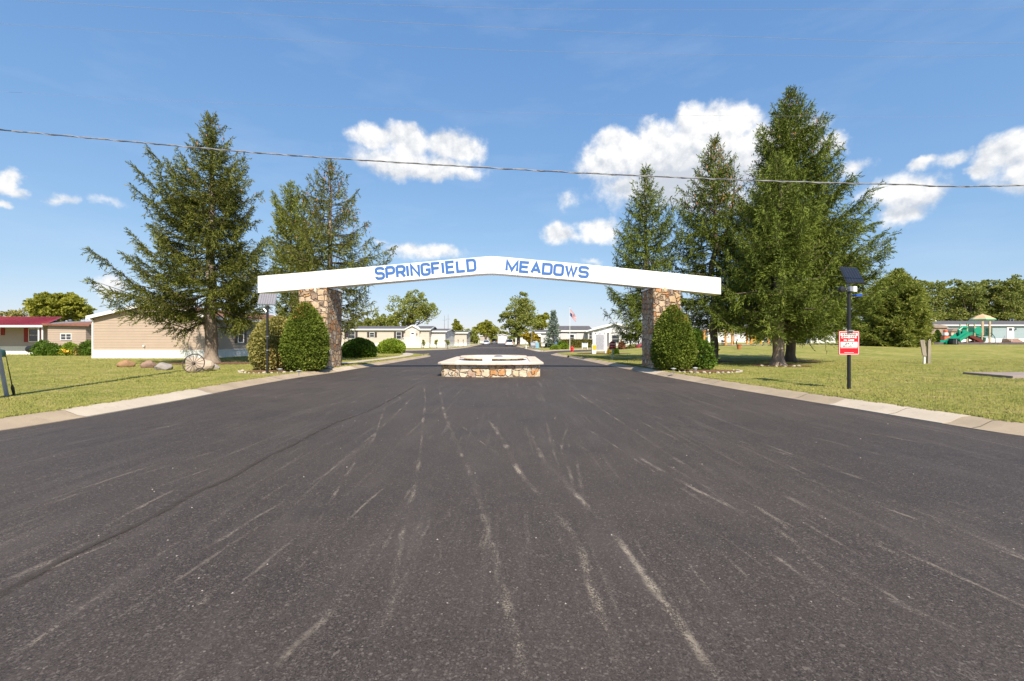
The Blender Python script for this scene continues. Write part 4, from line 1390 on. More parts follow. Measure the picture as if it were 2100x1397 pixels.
def house(name, x0, x1, y0, y1, zb, ze, zr, ridge, wallm, roofm, label, cat='mobile home', skirt=0.75, over=0.32, lap=0.205, sides=True, rt=0.13, group=None, skirtm='white'):
    """ridge 'y': gable faces the camera; ridge 'x': eave faces the camera"""
    root = empty(name, ((x0 + x1) / 2, y0, zb), label, cat, group)
    zs = zb + skirt
    core = MB()
    xm, ym = (x0 + x1) / 2, (y0 + y1) / 2
    if ridge == 'y':
        core.prism([(x0 + .02, zb - .2), (x1 - .02, zb - .2), (x1 - .02, ze - .02), (xm, zr - .03), (x0 + .02, ze - .02)], y0 + .02, y1 - .02, 'y')
        def zt(u): return ze + (zr - ze) * (1 - abs(2 * u - 1))
        flat = lambda u: ze
        fr, sd = zt, flat
    else:
        core.prism([(y0 + .02, zb - .2), (y1 - .02, zb - .2), (y1 - .02, ze - .02), (ym, zr - .03), (y0 + .02, ze - .02)], x0 + .02, x1 - .02, 'x')
        def zt(u): return ze + (zr - ze) * (1 - abs(2 * u - 1))
        flat = lambda u: ze
        fr, sd = flat, zt
    siding_wall(core, (x0, y0), (x1, y0), zs, fr, lap)
    siding_wall(core, (x1, y0), (x1, y1), zs, sd, lap)
    siding_wall(core, (x0, y1), (x0, y0), zs, sd, lap)
    core.build('wall', M[wallm], root, world=True)
    # ribbed skirting
    sk = MB()
    def rib(a, b):
        a, b = Vector(a), Vector(b); d = (b - a); L = d.length; d.normalize(); n = Vector((d.y, -d.x))
        m = max(2, int(L / 0.16)); pts = []
        for i in range(m + 1):
            q = a + d * (L * i / m) + n * (0.035 if i % 2 else 0.05)
            pts.append(q)
        vs = [(q.x, q.y, zb - .1) for q in pts] + [(q.x, q.y, zs - .03) for q in pts]
        sk.add(vs, [(i, i + 1, i + m + 2, i + m + 1) for i in range(m)])
        q = [a, b, b + n * .07, a + n * .07]
        sk.add([(p.x, p.y, zs - .04) for p in q] + [(p.x, p.y, zs + .03) for p in q], [(0, 1, 2, 3), (4, 5, 6, 7), (0, 1, 5, 4), (1, 2, 6, 5), (2, 3, 7, 6), (3, 0, 4, 7)])
    rib((x0, y0), (x1, y0)); rib((x1, y0), (x1, y1)); rib((x0, y1), (x0, y0))
    sk.build('skirting', M[skirtm], root, world=True)
    # roof slabs
    rf = MB(); fa = MB()
    if ridge == 'y':
        s = (zr - ze) / (xm - x0)
        for sg in (-1, 1):
            xe = xm + sg * ((xm - x0) + over)
            zee = ze - s * over
            rf.add([(xm, y0 - over, zr + .02), (xe, y0 - over, zee + .02), (xe, y1 + over, zee + .02), (xm, y1 + over, zr + .02), (xm, y0 - over, zr + rt), (xe, y0 - over, zee + rt), (xe, y1 + over, zee + rt), (xm, y1 + over, zr + rt)],
                   [(0, 1, 2, 3), (4, 5, 6, 7), (0, 1, 5, 4), (1, 2, 6, 5), (2, 3, 7, 6), (3, 0, 4, 7)])
            fa.add([(xm, y0 - over - .03, zr - .06), (xe, y0 - over - .03, zee - .10), (xe, y0 - over - .003, zee - .10), (xm, y0 - over - .003, zr - .06), (xm, y0 - over - .03, zr + rt + .02), (xe, y0 - over - .03, zee + rt + .02), (xe, y0 - over - .003, zee + rt + .02), (xm, y0 - over - .003, zr + rt + .02)],
                   [(0, 1, 2, 3), (4, 5, 6, 7), (0, 1, 5, 4), (1, 2, 6, 5), (2, 3, 7, 6), (3, 0, 4, 7)])
            fa.box(min(xe, xe + sg * .03), max(xe, xe + sg * .03), y0 - over, y1 + over, zee - .08, zee + rt + .01)
    else:
        s = (zr - ze) / (ym - y0)
        for sg in (-1, 1):
            ye = ym + sg * ((ym - y0) + over); zee = ze - s * over
            rf.add([(x0 - over, ym, zr + .02), (x0 - over, ye, zee + .02), (x1 + over, ye, zee + .02), (x1 + over, ym, zr + .02), (x0 - over, ym, zr + rt), (x0 - over, ye, zee + rt), (x1 + over, ye, zee + rt), (x1 + over, ym, zr + rt)],
                   [(0, 1, 2, 3), (4, 5, 6, 7), (0, 1, 5, 4), (1, 2, 6, 5), (2, 3, 7, 6), (3, 0, 4, 7)])
        fa.box(x0 - over, x1 + over, y0 - over - .04, y0 - over - .003, zee_(ze, s, over) - .10, zee_(ze, s, over) + rt + .01)
        for xx in (x0 - over - .03, x1 + over + .003):
            fa.prism([(y0 - over, ze - s * over - .08), (ym, zr - .06), (ym, zr + rt + .01), (y0 - over, ze - s * over + rt + .01)], xx, xx + .027, 'x')
    r = rf.build('roof', M[roofm], root, world=True)
    f = fa.build('fascia', M['white'], r)
    for v in f.data.vertices: v.co -= root.location
    return root


def zee_(ze, s, over): return ze - s * over


def part(mb, name, m, root, **k): return mb.build(name, M[m] if isinstance(m, str) else m, root, world=True, **k)


def front(x0, y0): return ((x0, y0), (1, 0), (0, -1))


def sub(mb, name, m, parent, root):
    o = mb.build(name, M[m] if isinstance(m, str) else m, parent)
    for v in o.data.vertices: v.co -= root.location
    return o


# --- beige house behind the left spruce
hx0, hx1, hy = wx(193, 34.8), -22.7, 34.8
zl = LAWN_Z
h = house('mobile_home', hx0, hx1, hy, 52, zl - .03, 3.2, 4.15, 'y', 'beige', 'brownshingle', 'beige mobile home with white skirting, gable end facing the road behind the left spruce', skirt=0.62)
part(MB().box(hx0 - .10, hx0 + .0, hy - .10, hy + .02, zl, 3.05).box(hx0 - .10, hx0 + .0, hy - .34, hy - .02, 2.98, 3.08), 'downpipe', 'white', h)
part(MB().box(wx(295, 34.7) - .06, wx(295, 34.7) + .06, hy - .16, hy - .03, 1.00, 1.10).tube([(wx(295, 34.7), hy - .08, 1.0), (wx(295, 34.7), hy - .08, .3)], .012, 6), 'outdoor_socket', 'white', h)
fx = ((hx1, hy), (0, 1), (1, 0))
add_window(h, fx, 3.9, 1.25, 0.85, 1.35, 'shutter', 0.36)
add_window(h, fx, 10.5, 1.25, 1.0, 1.35, 'shutter', 0.36)
part(MB().box(hx1 + .03, hx1 + .10, hy + 6.9, hy + 6.98, zl, 3.1), 'downpipe', 'white', h)
part(MB().box(hx1 + .02, hx1 + .9, hy + 8.2, hy + 9.6, zl - .02, 0.35).box(hx1 + .02, hx1 + .5, hy + 8.2, hy + 9.6, .35, .62), 'step', 'wood', h)
# second beige house further back with a rust roof, over the hedge
h = house('mobile_home', wx(528, 56), wx(606, 56), 56, 68, zl, 3.0, 4.35, 'y', 'grey', 'brownshingle', 'brown-grey home with a rust-brown roof, glimpsed over the bronze bush left of the pillar')
add_window(h, front(wx(528, 56), 56), 1.4, 1.5, 0.9, 1.2, 'shutter')
# --- far left house: red metal roof over the porch, brown shingles on the annexe
y = 42.0
h = house('mobile_home', wx(-160, y), wx(98, y + 1.8), y + 1.8, y + 8.5, zl, 2.95, 3.25, 'x', 'grey', 'shingle', 'grey mobile home with a bright red porch roof and red shutters at the far left')
xr0, xr1 = wx(-160, y), wx(101, y)
rr = MB()
n = 56
za, zb_ = wz(668, y - .3), wz(651.5, y + 5.5)
rr.add([(xr0, y - .3, za - .0), (xr1 - .2, y - .3, za), (wx(127, y + 5.5), y + 5.5, zb_), (xr0, y + 5.5, zb_), (xr0, y - .3, za + .06), (xr1 - .2, y - .3, za + .06), (wx(127, y + 5.5), y + 5.5, zb_ + .06), (xr0, y + 5.5, zb_ + .06)],
       [(0, 1, 2, 3), (4, 5, 6, 7), (0, 1, 5, 4), (1, 2, 6, 5), (2, 3, 7, 6), (3, 0, 4, 7)])
for i in range(n):
    u = i / n
    xa = xr0 + (xr1 - .2 - xr0) * u; xb = xr0 + (wx(127, y + 5.5) - xr0) * u
    rr.add([(xa, y - .3, za + .055), (xa + .05, y - .3, za + .055), (xb + .05, y + 5.5, zb_ + .055), (xb, y + 5.5, zb_ + .055), (xa + .01, y - .3, za + .10), (xa + .04, y - .3, za + .10), (xb + .04, y + 5.5, zb_ + .10), (xb + .01, y + 5.5, zb_ + .10)],
           [(0, 1, 5, 4), (1, 2, 6, 5), (2, 3, 7, 6), (3, 0, 4, 7), (4, 5, 6, 7)])
pr = part(rr, 'porch_roof', 'redroof', h)
sub(MB().box(xr0, xr1 - .3, y - .33, y - .302, za - .14, za + .04), 'gutter', 'white', pr, h)
for px in (81, 88.5):
    part(MB().box(wx(px, y) - .05, wx(px, y) + .05, y - .1, y, zl, za), 'porch_post', 'white', h)
W_ = front(wx(-160, y), y + 1.8)
def U(px): return wx(px, y + 1.8) - wx(-160, y)
add_window(h, W_, U(70), 1.30, 0.95, 1.28, 'redshutter', .42)
add_window(h, W_, U(-6), 1.95, 0.75, .75, 'redshutter', .36)
part(MB().prism([(wx(93, y), 3.0), (wx(189, y), 2.86), (wx(189, y), 2.72), (wx(93, y), 2.80)], y - .32, y - .29, 'y'), 'eave_board', 'brownshingle', h)
ax0, ax1 = wx(98, y), wx(176, y)
an = MB(); an.box(ax0 + .02, ax1 - .02, y + .02, y + 6, zl - .1, 2.8)
siding_wall(an, (ax0, y), (ax1, y), zl, lambda u: 2.75, .205)
siding_wall(an, (ax1, y), (ax1, y + 6), zl, lambda u: 2.75, .205)
part(an, 'annexe_wall', 'beige', h)
ar = MB().add([(ax0 - .5, y - .3, 2.80), (wx(189, y), y - .3, 2.80), (wx(187, y), y + 5.4, 3.42), (wx(118, y), y + 5.4, 3.42), (ax0 - .5, y - .3, 2.88), (wx(189, y), y - .3, 2.88), (wx(187, y), y + 5.4, 3.5), (wx(118, y), y + 5.4, 3.5)],
              [(0, 1, 2, 3), (4, 5, 6, 7), (0, 1, 5, 4), (1, 2, 6, 5), (2, 3, 7, 6), (3, 0, 4, 7)])
part(ar, 'annexe_roof', 'brownshingle', h)
f = add_window(h, front(ax0, y), wx(136.5, y) - ax0, 1.47, 1.02, 0.60, None, bars=False)
sub(MB().box(wx(136.5, y) - .03, wx(136.5, y) + .03, y - .07, y - .0, 1.5, 2.04).box(wx(136.5, y) - .48, wx(136.5, y) + .48, y - .06, y, 1.75, 1.78), 'glazing_bar', 'white', f, h)
for px in (53, 108, 140):
    part(MB().lathe([(.10, 0), (.10, .18), (.16, .18), (.16, .24), (.02, .30)], 10, (wx(px, y + 5), y + 5.2, 3.28)), 'roof_vent', 'steel', h)
part(MB().box(ax1 + .05, ax1 + .6, y + .8, y + .9, zl, 1.9), 'gate_panel', 'beige', h)

# --- cream house beyond the left side road
y = 84.0
h = house('mobile_home', wx(696, y), wx(880, y), y, y + 8.2, .0, 3.38, 3.98, 'x', 'cream', 'shingle', 'cream home with a white gabled entry and dark shutters across the left side road', skirt=0.85, lap=.3)
W_ = front(wx(696, y), y)
def U(px): return wx(px, y) - wx(696, y)
add_window(h, W_, U(720), 1.7, 1.5, 1.35, 'shutter', .42)
add_window(h, W_, U(763), 1.95, .9, .9, 'shutter', .42)
add_window(h, W_, U(818), 1.6, .95, 1.35, 'shutter', .38)
gx0, gx1, gxm = wx(832, y), wx(861, y), wx(846.5, y)
gz = lambda u: 3.30 + .72 * (1 - abs(2 * u - 1))
gg = MB(); gg.prism([(gx0, .85), (gx1, .85), (gx1, 3.3), (gxm, 4.0), (gx0, 3.3)], y - .35, y + 1, 'y')
part(gg, 'entry_gable', 'cream', h)
gr = MB()
for a, b in (((gx0 - .25, 3.18), (gxm, 4.0)), ((gxm, 4.0), (gx1 + .25, 3.18))):
    gr.prism([a, b, (b[0], b[1] + .2), (a[0], a[1] + .2)], y - .6, y + 3, 'y')
part(gr, 'gable_trim', 'white', h)
d = part(MB().box(wx(842.5, y) , wx(852, y), y - .42, y - .352, 1.05, 3.0), 'door', 'white', h)
sub(MB().box(wx(844.5, y), wx(850, y), y - .45, y - .421, 2.5, 2.75), 'pane', 'glass', d, h)
part(MB().lathe([(.02, 0), (.09, .05), (.09, .22), (.02, .3)], 8, (wx(856, y), y - .5, 2.4)), 'wall_lamp', 'black', h)
dk = MB()
dx0, dx1 = wx(826, y - 2), wx(863, y - 2)
dk.box(dx0, dx1, y - 2.1, y - .02, .0, .95)
for i in range(15):
    xx = dx0 + (dx1 - dx0) * i / 14
    dk.box(xx - .03, xx + .03, y - 2.1, y - 2.04, .95, 1.85)
dk.box(dx0, dx1, y - 2.13, y - 2.02, 1.85, 1.92)
part(dk, 'deck', 'white', h)
h = house('mobile_home', wx(881, 86), wx(913, 86), 86, 100, .0, 3.05, 3.6, 'x', 'lilac', 'shingle', 'plain pale end of a mobile home right of the cream house with the gabled entry', skirt=.8, lap=.3)
y = 104.0
h = house('mobile_home', wx(918, y), wx(957, y), y, y + 9, .05, 3.05, 3.45, 'x', 'cream', 'shingle', 'small cream home with one gabled window, farthest of the row left of the fountain', skirt=.7, lap=.35)
xg0, xg1 = wx(917, y), wx(932, y)
part(MB().prism([(xg0, .7), (xg1, .7), (xg1, 3.0), ((xg0 + xg1) / 2, 3.75), (xg0, 3.0)], y - .4, y + 1, 'y'), 'entry_gable', 'cream', h)
gr = MB()
xm_ = (xg0 + xg1) / 2
for a, b in (((xg0 - .25, 2.95), (xm_, 3.75)), ((xm_, 3.75), (xg1 + .25, 2.95))):
    gr.prism([a, b, (b[0], b[1] + .2), (a[0], a[1] + .2)], y - .6, y + 3, 'y')
part(gr, 'gable_trim', 'white', h)
add_window(h, front(xg0, y - .4), wx(921.5, y) - xg0, 1.6, .75, 1.2, 'greensh', .25)

# --- white house behind the flagpole
y = 85.0
h = house('mobile_home', wx(1143, y), wx(1213, y), y, y + 9, .0, 3.15, 4.05, 'x', 'whitesid', 'shingle', 'white office home with a charcoal roof behind the flagpole and hedge', skirt=.5, lap=.3)
W_ = front(wx(1143, y), y)
def U(px): return wx(px, y) - wx(1143, y)
part(MB().box(wx(1150, y), wx(1164, y), y - .07, y - .031, 1.0, 2.75), 'garage_door', 'lilac', h)
part(MB().box(wx(1182, y), wx(1201, y), y - .07, y - .031, 1.0, 2.75), 'garage_door', 'lilac', h)
add_window(h, W_, U(1173), 1.2, .85, 1.3, None)
gx0, gx1 = wx(1206, y - 1), wx(1318, y - 1)
gxm = (gx0 + gx1) / 2
wing = MB(); wing.prism([(gx0, -.1), (gx1, -.1), (gx1, 3.05), (gxm, 4.3), (gx0, 3.05)], y - 1, y + 8.5, 'y')
siding_wall(wing, (gx0, y - 1), (gx1, y - 1), .4, lambda u: 3.05 + 1.2 * (1 - abs(2 * u - 1)), .3)
part(wing, 'wing_wall', 'whitesid', h)
gr = MB()
for a, b in (((gx0 - .5, 2.9), (gxm, 4.3)), ((gxm, 4.3), (gx1 + .5, 2.9))):
    gr.prism([a, b, (b[0], b[1] + .22), (a[0], a[1] + .22)], y - 1.5, y + 9, 'y')
part(gr, 'wing_roof', 'white', h)
W2 = front(gx0, y - 1)
for px in (1211, 1219):
    add_window(h, W2, wx(px, y - 1) - gx0, 1.6, .62, 1.25, None)
part(MB().box(wx(1241, y - 1), wx(1249, y - 1), y - 1.07, y - 1.031, .3, 2.8), 'door', 'shutter', h)
part(MB().box(wx(1249.5, y - 3) - .08, wx(1249.5, y - 3) + .08, y - 3, y - 2.85, .1, 2.75).box(wx(1245, y - 3), wx(1256, y - 3), y - 3.1, y - 1.05, 2.75, 2.95), 'porch', 'white', h)
add_window(h, W2, wx(1262, y - 1) - gx0, .9, 1.4, 1.5, None)
# low white house left of the blue spruce
h = house('mobile_home', wx(1100, 96), wx(1141, 96), 96, 104, .05, 3.0, 3.5, 'x', 'whitesid', 'shingle', 'low white home with a small white awning, left of the blue spruce', skirt=.5, lap=.35)
part(MB().prism([(95.2, 2.15), (96, 2.75), (96, 2.85), (95.2, 2.25)], wx(1102, 96), wx(1109, 96), 'x'), 'awning', 'white', h)
part(MB().box(wx(1103, 96), wx(1109, 96), 95.93, 95.969, .7, 2.2), 'door', 'shutter', h)
# trailers at the end of the street
h = house('mobile_home', wx(1021, 205), wx(1040, 205), 205, 222, .1, 3.5, 4.0, 'y', 'whitesid', 'shingle', 'white mobile home seen end-on at the far end of the street', skirt=.6, lap=.5)
h = house('mobile_home', wx(1057, 150), wx(1083, 150), 150, 158, .1, 2.8, 3.2, 'x', 'whitesid', 'shingle', 'low white home under the large street tree right of the far road', skirt=.6, lap=.5)
h = house('mobile_home', wx(984, 215), wx(1002, 215), 215, 228, .1, 3.4, 3.9, 'x', 'grey', 'shingle', 'dark grey home at the far end of the street behind the left parked cars', skirt=.6, lap=.5)

# --- pale homes behind the right trees
zr_ = .95
h = house('mobile_home', wx(1662, 78), wx(1713, 78), 78, 92, zr_, 3.75, 4.3, 'x', 'cream', 'shingle', 'cream home with tall white skirting seen under the spruce boughs left of the warning sign', skirt=.9 + .5, lap=.3)
h = house('mobile_home', wx(1452, 95), wx(1536, 95), 95, 108, .95, 3.6, 4.2, 'x', 'lilac', 'shingle', 'white home behind the swings, seen under the spruces', skirt=1.4, lap=.3)
# --- blue-grey house at the right edge
y = 88.0
zg = .98
h = house('mobile_home', wx(1908, y), wx(2165, y), y, y + 9, zg, 4.28, 5.15, 'x', 'bluegrey', 'shingle', 'long pale blue mobile home with a charcoal roof behind the playground', skirt=.72, lap=.26)
W_ = front(wx(1908, y), y)
def U(px): return wx(px, y) - wx(1908, y)
add_window(h, W_, U(2025), 2.2, 1.05, 1.5, 'greensh', .35)
d = part(MB().box(wx(2064, y), wx(2078.5, y), y - .09, y - .03, zg + .75, zg + 2.95), 'door', 'white', h)
sub(MB().box(wx(2068, y), wx(2074.5, y), y - .12, y - .091, zg + 2.25, zg + 2.72), 'pane', 'glass', d, h)
part(MB().lathe([(.02, 0), (.1, .05), (.1, .25), (.02, .32)], 8, (wx(2081, y), y - .2, zg + 2.4)), 'wall_lamp', 'black', h)
st = MB()
for i in range(4):
    st.box(wx(2055, y), wx(2078, y), y - 1.9 + i * .32, y - .1, zg + i * .18, zg + (i + 1) * .18)
part(st, 'step', mat('red_brown_step', (0.35, 0.22, 0.18), .8), h)
part(MB().tube([(wx(2053, y), y - 1.9, zg), (wx(2053, y), y - 1.9, zg + 1.0), (wx(2062, y), y - .4, zg + 1.7), (wx(2062, y), y - .4, zg + .8)], .03, 6), 'handrail', 'white', h)
for px in (2072, 2078):
    part(MB().lathe([(.10, 0), (.10, .28), (.18, .28), (.18, .36), (.02, .44)], 10, (wx(px, y + 4.2), y + 4.2, 5.2)), 'roof_vent', 'steel', h)
# brown shed with rounded roof and the orange-red storage stack
def shed(px0, px1, y, zt, wallm, label):
    r = empty('garden_shed', (wx((px0 + px1) / 2, y), y, .95), label, 'shed')
    a, b = wx(px0, y), wx(px1, y)
    part(MB().box(a, b, y, y + 3, .9, zt - .45), 'wall', wallm, r)
    c = (a + b) / 2
    rf = MB().prism([(a - .15, zt - .5), (b + .15, zt - .5), (b - (b - a) * .12, zt - .12), (c, zt), (a + (b - a) * .12, zt - .12)], y - .2, y + 3.1, 'y')
    part(rf, 'roof', mat('faded_brown', (0.30, 0.23, 0.19), .9), r)
    part(MB().box(c - .4, c + .4, y - .05, y - .003, .95, zt - .7), 'door', mat('shed_door', (0.42, 0.30, 0.24), .8), r)
shed(1909, 1942, 74, 3.9, mat('brown_wall', (0.33, 0.25, 0.20), .9), 'low brown garden shed left of the green cone shrub')
shed(1951, 1972, 76, 3.4, mat('peach_wall', (0.62, 0.45, 0.34), .9), 'small peach shed with an arched brown roof behind the green slide')
wc = empty('well_house', (wx(1904, 62), 62, .95), 'white post-and-roof shelter at the edge of the bushy conifer', 'shelter')
part(MB().box(wx(1903, 62), wx(1907, 62), 62, 62.25, .9, 4.0).box(wx(1888, 62), wx(1891, 62), 62, 62.25, .9, 4.0), 'post', 'white', wc)
part(MB().prism([(wx(1886, 62), 4.6), (wx(1915, 62), 3.95), (wx(1915, 62), 4.05), (wx(1886, 62), 4.75)], 61.6, 65, 'y'), 'roof', 'white', wc)

# ------------------------------------------------------------------ trees and shrubs of the background
broadleaf('maple_tree', 838, 112, [(838, 632, 40, 28), (815, 650, 22, 16), (866, 640, 30, 22), (850, 612, 28, 14), (880, 635, 18, 14), (830, 660, 28, 10)], 712, 'large open-crowned olive-green tree above the cream house', seed=41, nclump=110, per=75, trunk_r=.35, zg=0, leaf=.28)
for i, (px, py, w_, h_) in enumerate([(776, 662, 26, 16), (800, 660, 22, 14), (752, 668, 22, 12)]):
    broadleaf('distant_tree', px, 135, [(px, py, w_, h_), (px + 8, py + 8, w_ * .9, h_ * .8)], 708, ['dense olive tree low on the skyline between the sparse spruce and the large open tree', 'yellowish tree close against the left side of the large open tree', 'tree half hidden behind the sparse left spruce'][i], seed=50 + i, material='tree_a', nclump=50, per=60, leaf=.4, zg=0)
broadleaf('young_tree', 938, 118, [(938, 682, 15, 10), (938, 668, 8, 10), (937, 660, 4, 6)], 703, 'small bright yellow-green pointed tree behind the farthest left home', seed=60, material='tree_b', nclump=40, per=60, leaf=.3, zg=0, trunk_r=.12)
broadleaf('roadside_tree', 967, 160, [(965, 688, 13, 14), (958, 690, 10, 9), (975, 694, 10, 9)], 703, 'low dark olive tree left of the far street', seed=61, material='tree_a', nclump=40, per=50, leaf=.4, zg=.0)
broadleaf('street_tree', 996, 165, [(996, 676, 24, 14), (984, 676, 14, 10), (1008, 680, 14, 12), (998, 664, 14, 8)], 702, 'round green tree over the far end of the street, left of the road', seed=62, material='tree_b', nclump=70, per=60, leaf=.42, zg=0, trunk_r=.4)
broadleaf('distant_tree', 1030, 240, [(1030, 688, 12, 8)], 701, 'tiny dull green tree at the vanishing point of the street', seed=63, material='tree_c', nclump=20, per=50, leaf=.6, zg=0)
broadleaf('street_tree', 1063, 108, [(1066, 640, 30, 30), (1072, 612, 14, 14), (1048, 660, 28, 20), (1080, 660, 26, 26), (1040, 645, 14, 12), (1060, 680, 30, 14)], 706, 'largest street tree, yellowish green and loose, right of the far road', seed=64, material='tree_a', nclump=130, per=80, leaf=.27, zg=0, trunk_r=.35)
broadleaf('distant_tree', 1110, 125, [(1108, 664, 17, 20), (1116, 655, 10, 14)], 706, 'yellow-green tree between the largest street tree and the blue spruce', seed=65, material='tree_b', nclump=50, per=60, leaf=.33, zg=0)
broadleaf('ornamental_tree', 1086, 82, [(1086, 690, 17, 7), (1092, 697, 14, 6), (1078, 688, 10, 5)], 713, 'low amber-leaved ornamental tree beside the far mailboxes', seed=66, material='amber', nclump=45, per=70, leaf=.2, zg=.05, trunk_r=.1)
spruce('blue_spruce', 1135, 80, [(640, 0, 0), (655, 5, 5), (670, 10, 10), (690, 15, 14), (708, 18, 17), (713, 14, 14)], 'silvery blue spruce in front of the white office home', 'spruce tree', seed=67, nb=120, material='bluespruce', trunk_r=.15, zlow=.5, dens=.8, zg=.08, sprig=(.4, .09), hang=.3)
broadleaf('round_tree', 122, 62, [(122, 632, 62, 26), (95, 640, 36, 20), (150, 640, 34, 22), (120, 612, 36, 12)], 724, 'round yellow-green tree behind the far left house', seed=70, material='tree_b', nclump=190, per=85, leaf=.24, zg=0, trunk_r=.3, clump=.14)
for i, (px, py, w_, h_) in enumerate([(14, 648, 20, 12), (38, 646, 22, 14)]):
    broadleaf('distant_tree', px, 150, [(px, py, w_, h_), (px, py + 14, w_, 10)], 706, ['brownish tree on the skyline at the extreme left edge', 'thin brownish tree on the skyline beside the round yellow-green one'][i], seed=72 + i, material='amber' if i == 5 else 'bushbrown', nclump=26, per=30, leaf=.45, zg=0, bark='twig')
WOOD = [(1895, 600, 30, 28), (1925, 612, 34, 30), (1958, 604, 32, 28), (1990, 612, 30, 30), (2012, 600, 28, 28), (2040, 625, 28, 30), (2062, 602, 26, 34), (2090, 596, 28, 32), (2125, 600, 34, 34)]
WL = ['first tree of the right-hand wood, rising beside the bushy conifer', 'broad tree of the right-hand wood above the brown shed', 'domed tree of the wood above the green cone shrub and slide', 'mid-green tree of the wood above the left part of the playground',
      'tall tree of the wood directly above the playground canopy', 'lower tree of the wood right of the playground canopy', 'tall open tree of the wood with gaps of sky, above the white door', 'tree of the wood above the roof vents of the blue home', 'tree of the wood at the very right edge of the picture']
for i, (px, py, w_, h_) in enumerate(WOOD):
    broadleaf('woodland_tree', px, 122 + (i * 37 % 11), [(px, py, w_, h_), (px - 4, py + 34, w_ * 1.1, 34), (px + 8, py + 62, w_, 26), (px + (i % 3 - 1) * 12, py - 14, w_ * .5, 14)], 700, WL[i], seed=80 + i, material='tree_c', nclump=115, per=60, leaf=.36, zg=.8, trunk_r=.4, flat=.5, clump=.15, group='trees of the wood behind the blue home')
# far hedgerow closing the horizon
def far_wood():
    rng = np.random.default_rng(5)
    P = []
    for (xa, xb, yy, hh, n) in ((-420, -60, 300, 7, 9000), (-60, 40, 330, 6, 3500), (40, 560, 270, 9, 12000)):
        x = xa + (xb - xa) * rng.random(n)
        top = hh * (0.6 + .25 * np.sin(x * .11) + .15 * np.sin(x * .37 + 1) + .12 * np.sin(x * .9))
        P.append(np.stack([x, yy + rng.normal(0, 6, n), rng.random(n) ** .7 * top], 1))
    P = np.concatenate(P)
    V = blade_quads(P, rng.normal(0, 1, P.shape), 2.0, .8, rng, .8)
    o = np_mesh('far_hedgerow', V, quads(len(P)), M['tree_c'])
    o['kind'] = 'stuff'
far_wood()

def low(name, px, y, wpx, hpx, label, material, cat='shrub', n=1800, leaf=.12, seed=1, zg=None, shape=None, lump=.2, group=None):
    k = y / F
    return shell_bush(name, (wx(px, y), y), wpx * k / 2, wpx * k / 2 * .8, hpx * k, label, cat, material, seed, n, leaf, shape or dome, 0.0, lump, zg=zg if zg is not None else LAWN_Z, group=group)

low('hedge', 1152, 72, 24, 13, 'green clipped hedge section below the left end of the white office home', 'bushdark', 'hedge', seed=3, n=1500, leaf=.16)
hd = empty('hedge', (wx(1180, 80), 80, .1), 'long brown-green clipped hedge in front of the white office home', 'hedge')
rng = np.random.default_rng(9)
n = 9000
P = np.stack([wx(1143, 80) + (wx(1219, 80) - wx(1143, 80)) * rng.random(n) - hd.location.x, (rng.random(n) - .5) * 1.2, .05 + 1.32 * rng.random(n) ** .6], 1)
P[:, 1] = np.where(rng.random(n) < .6, -.55 - .08 * rng.random(n), P[:, 1])
np_mesh('foliage', blade_quads(P, np.tile([0, -.6, .6], (n, 1)), .2, .08, rng, .8), quads(n), M['bushbrown'], hd)
MB().box(wx(1144, 80) - hd.location.x, wx(1218, 80) - hd.location.x, -.45, .5, 0, 1.2).build('inner_twigs', M['bushbrown'], hd)
low('shrub', 1139, 66, 18, 8, 'low lime shrub beside the blue box', 'bushlime', seed=4)
low('shrub', 1157, 68, 18, 11, 'lime-green shrub left of the flagpole', 'bushlime', seed=5)
low('shrub', 1108, 84, 24, 9, 'straw-coloured low shrub behind the light blue newspaper box', 'bushbrown', seed=6)
low('shrub', 1275, 72, 12, 15, 'rust-red upright shrub right of the maroon sign', 'rust', seed=7, n=1500)
low('shrub', 1262.5, 44, 12, 13, 'small green shrub behind the maroon sign post', 'bushdark', seed=8, n=700, leaf=.08)
low('shrub', 1249, 45, 8, 9, 'tiny yellowing shrub left of the maroon sign post', 'amber', seed=9, n=300, leaf=.07)
low('shrub', 1300, 70, 26, 9, 'dry grassy tuft in front of the white wing, near the right pillar', 'bushbrown', seed=10, n=900)
low('cone_shrub', 1923, 66, 18, 28, 'dense green cone-shaped shrub left of the slide', 'conegreen', seed=11, n=2600, leaf=.13, zg=.92, shape=[(0, .8), (.1, 1), (.35, .9), (.6, .62), (.85, .28), (1, .02)], lump=.05)
low('shrub', 1627, 66, 36, 40, 'leafy green shrub between the twin trunks and the cream home', 'bushdark', seed=12, n=2600, leaf=.2, zg=.75, lump=.25)
low('shrub', 1428, 60, 34, 42, 'loose green shrub behind the right yew, beside the first orange post', 'bushdark', seed=13, n=2400, leaf=.2, zg=.2, lump=.25)
for i, (px, w_, h_, m_, lb) in enumerate([(88, 34, 30, 'bushdark', 'dark leafy plant beneath the red porch roof'), (108, 34, 24, 'bushdark', 'bushy dark plant in front of the annexe window'), (143, 26, 26, 'bushlime', 'light green flowering plant with orange blooms at the annexe'), (167, 22, 20, 'bushbrown', 'dry straw-coloured plant between the two green ones'), (182, 30, 30, 'bushdark', 'green perennial at the corner of the beige house')]):
    low('garden_plant', px, 40.5, w_, h_, lb, m_, 'plant', seed=20 + i, n=900, leaf=.12, lump=.3, group='plants along the far left houses')
rng = np.random.default_rng(3)
P = rng.normal(0, 1, (40, 3)) * np.array([.25, .12, .09]) + np.array([0, 0, .35])
fl_ = np_mesh('marigolds', blade_quads(P, rng.normal(0, 1, (40, 3)), .11, .06, rng, .5), quads(40), M['flower'], None, (wx(138, 40), 39.8, .15))
tag(fl_, 'cluster of orange flowers at the foot of the light green plant', 'flowers')
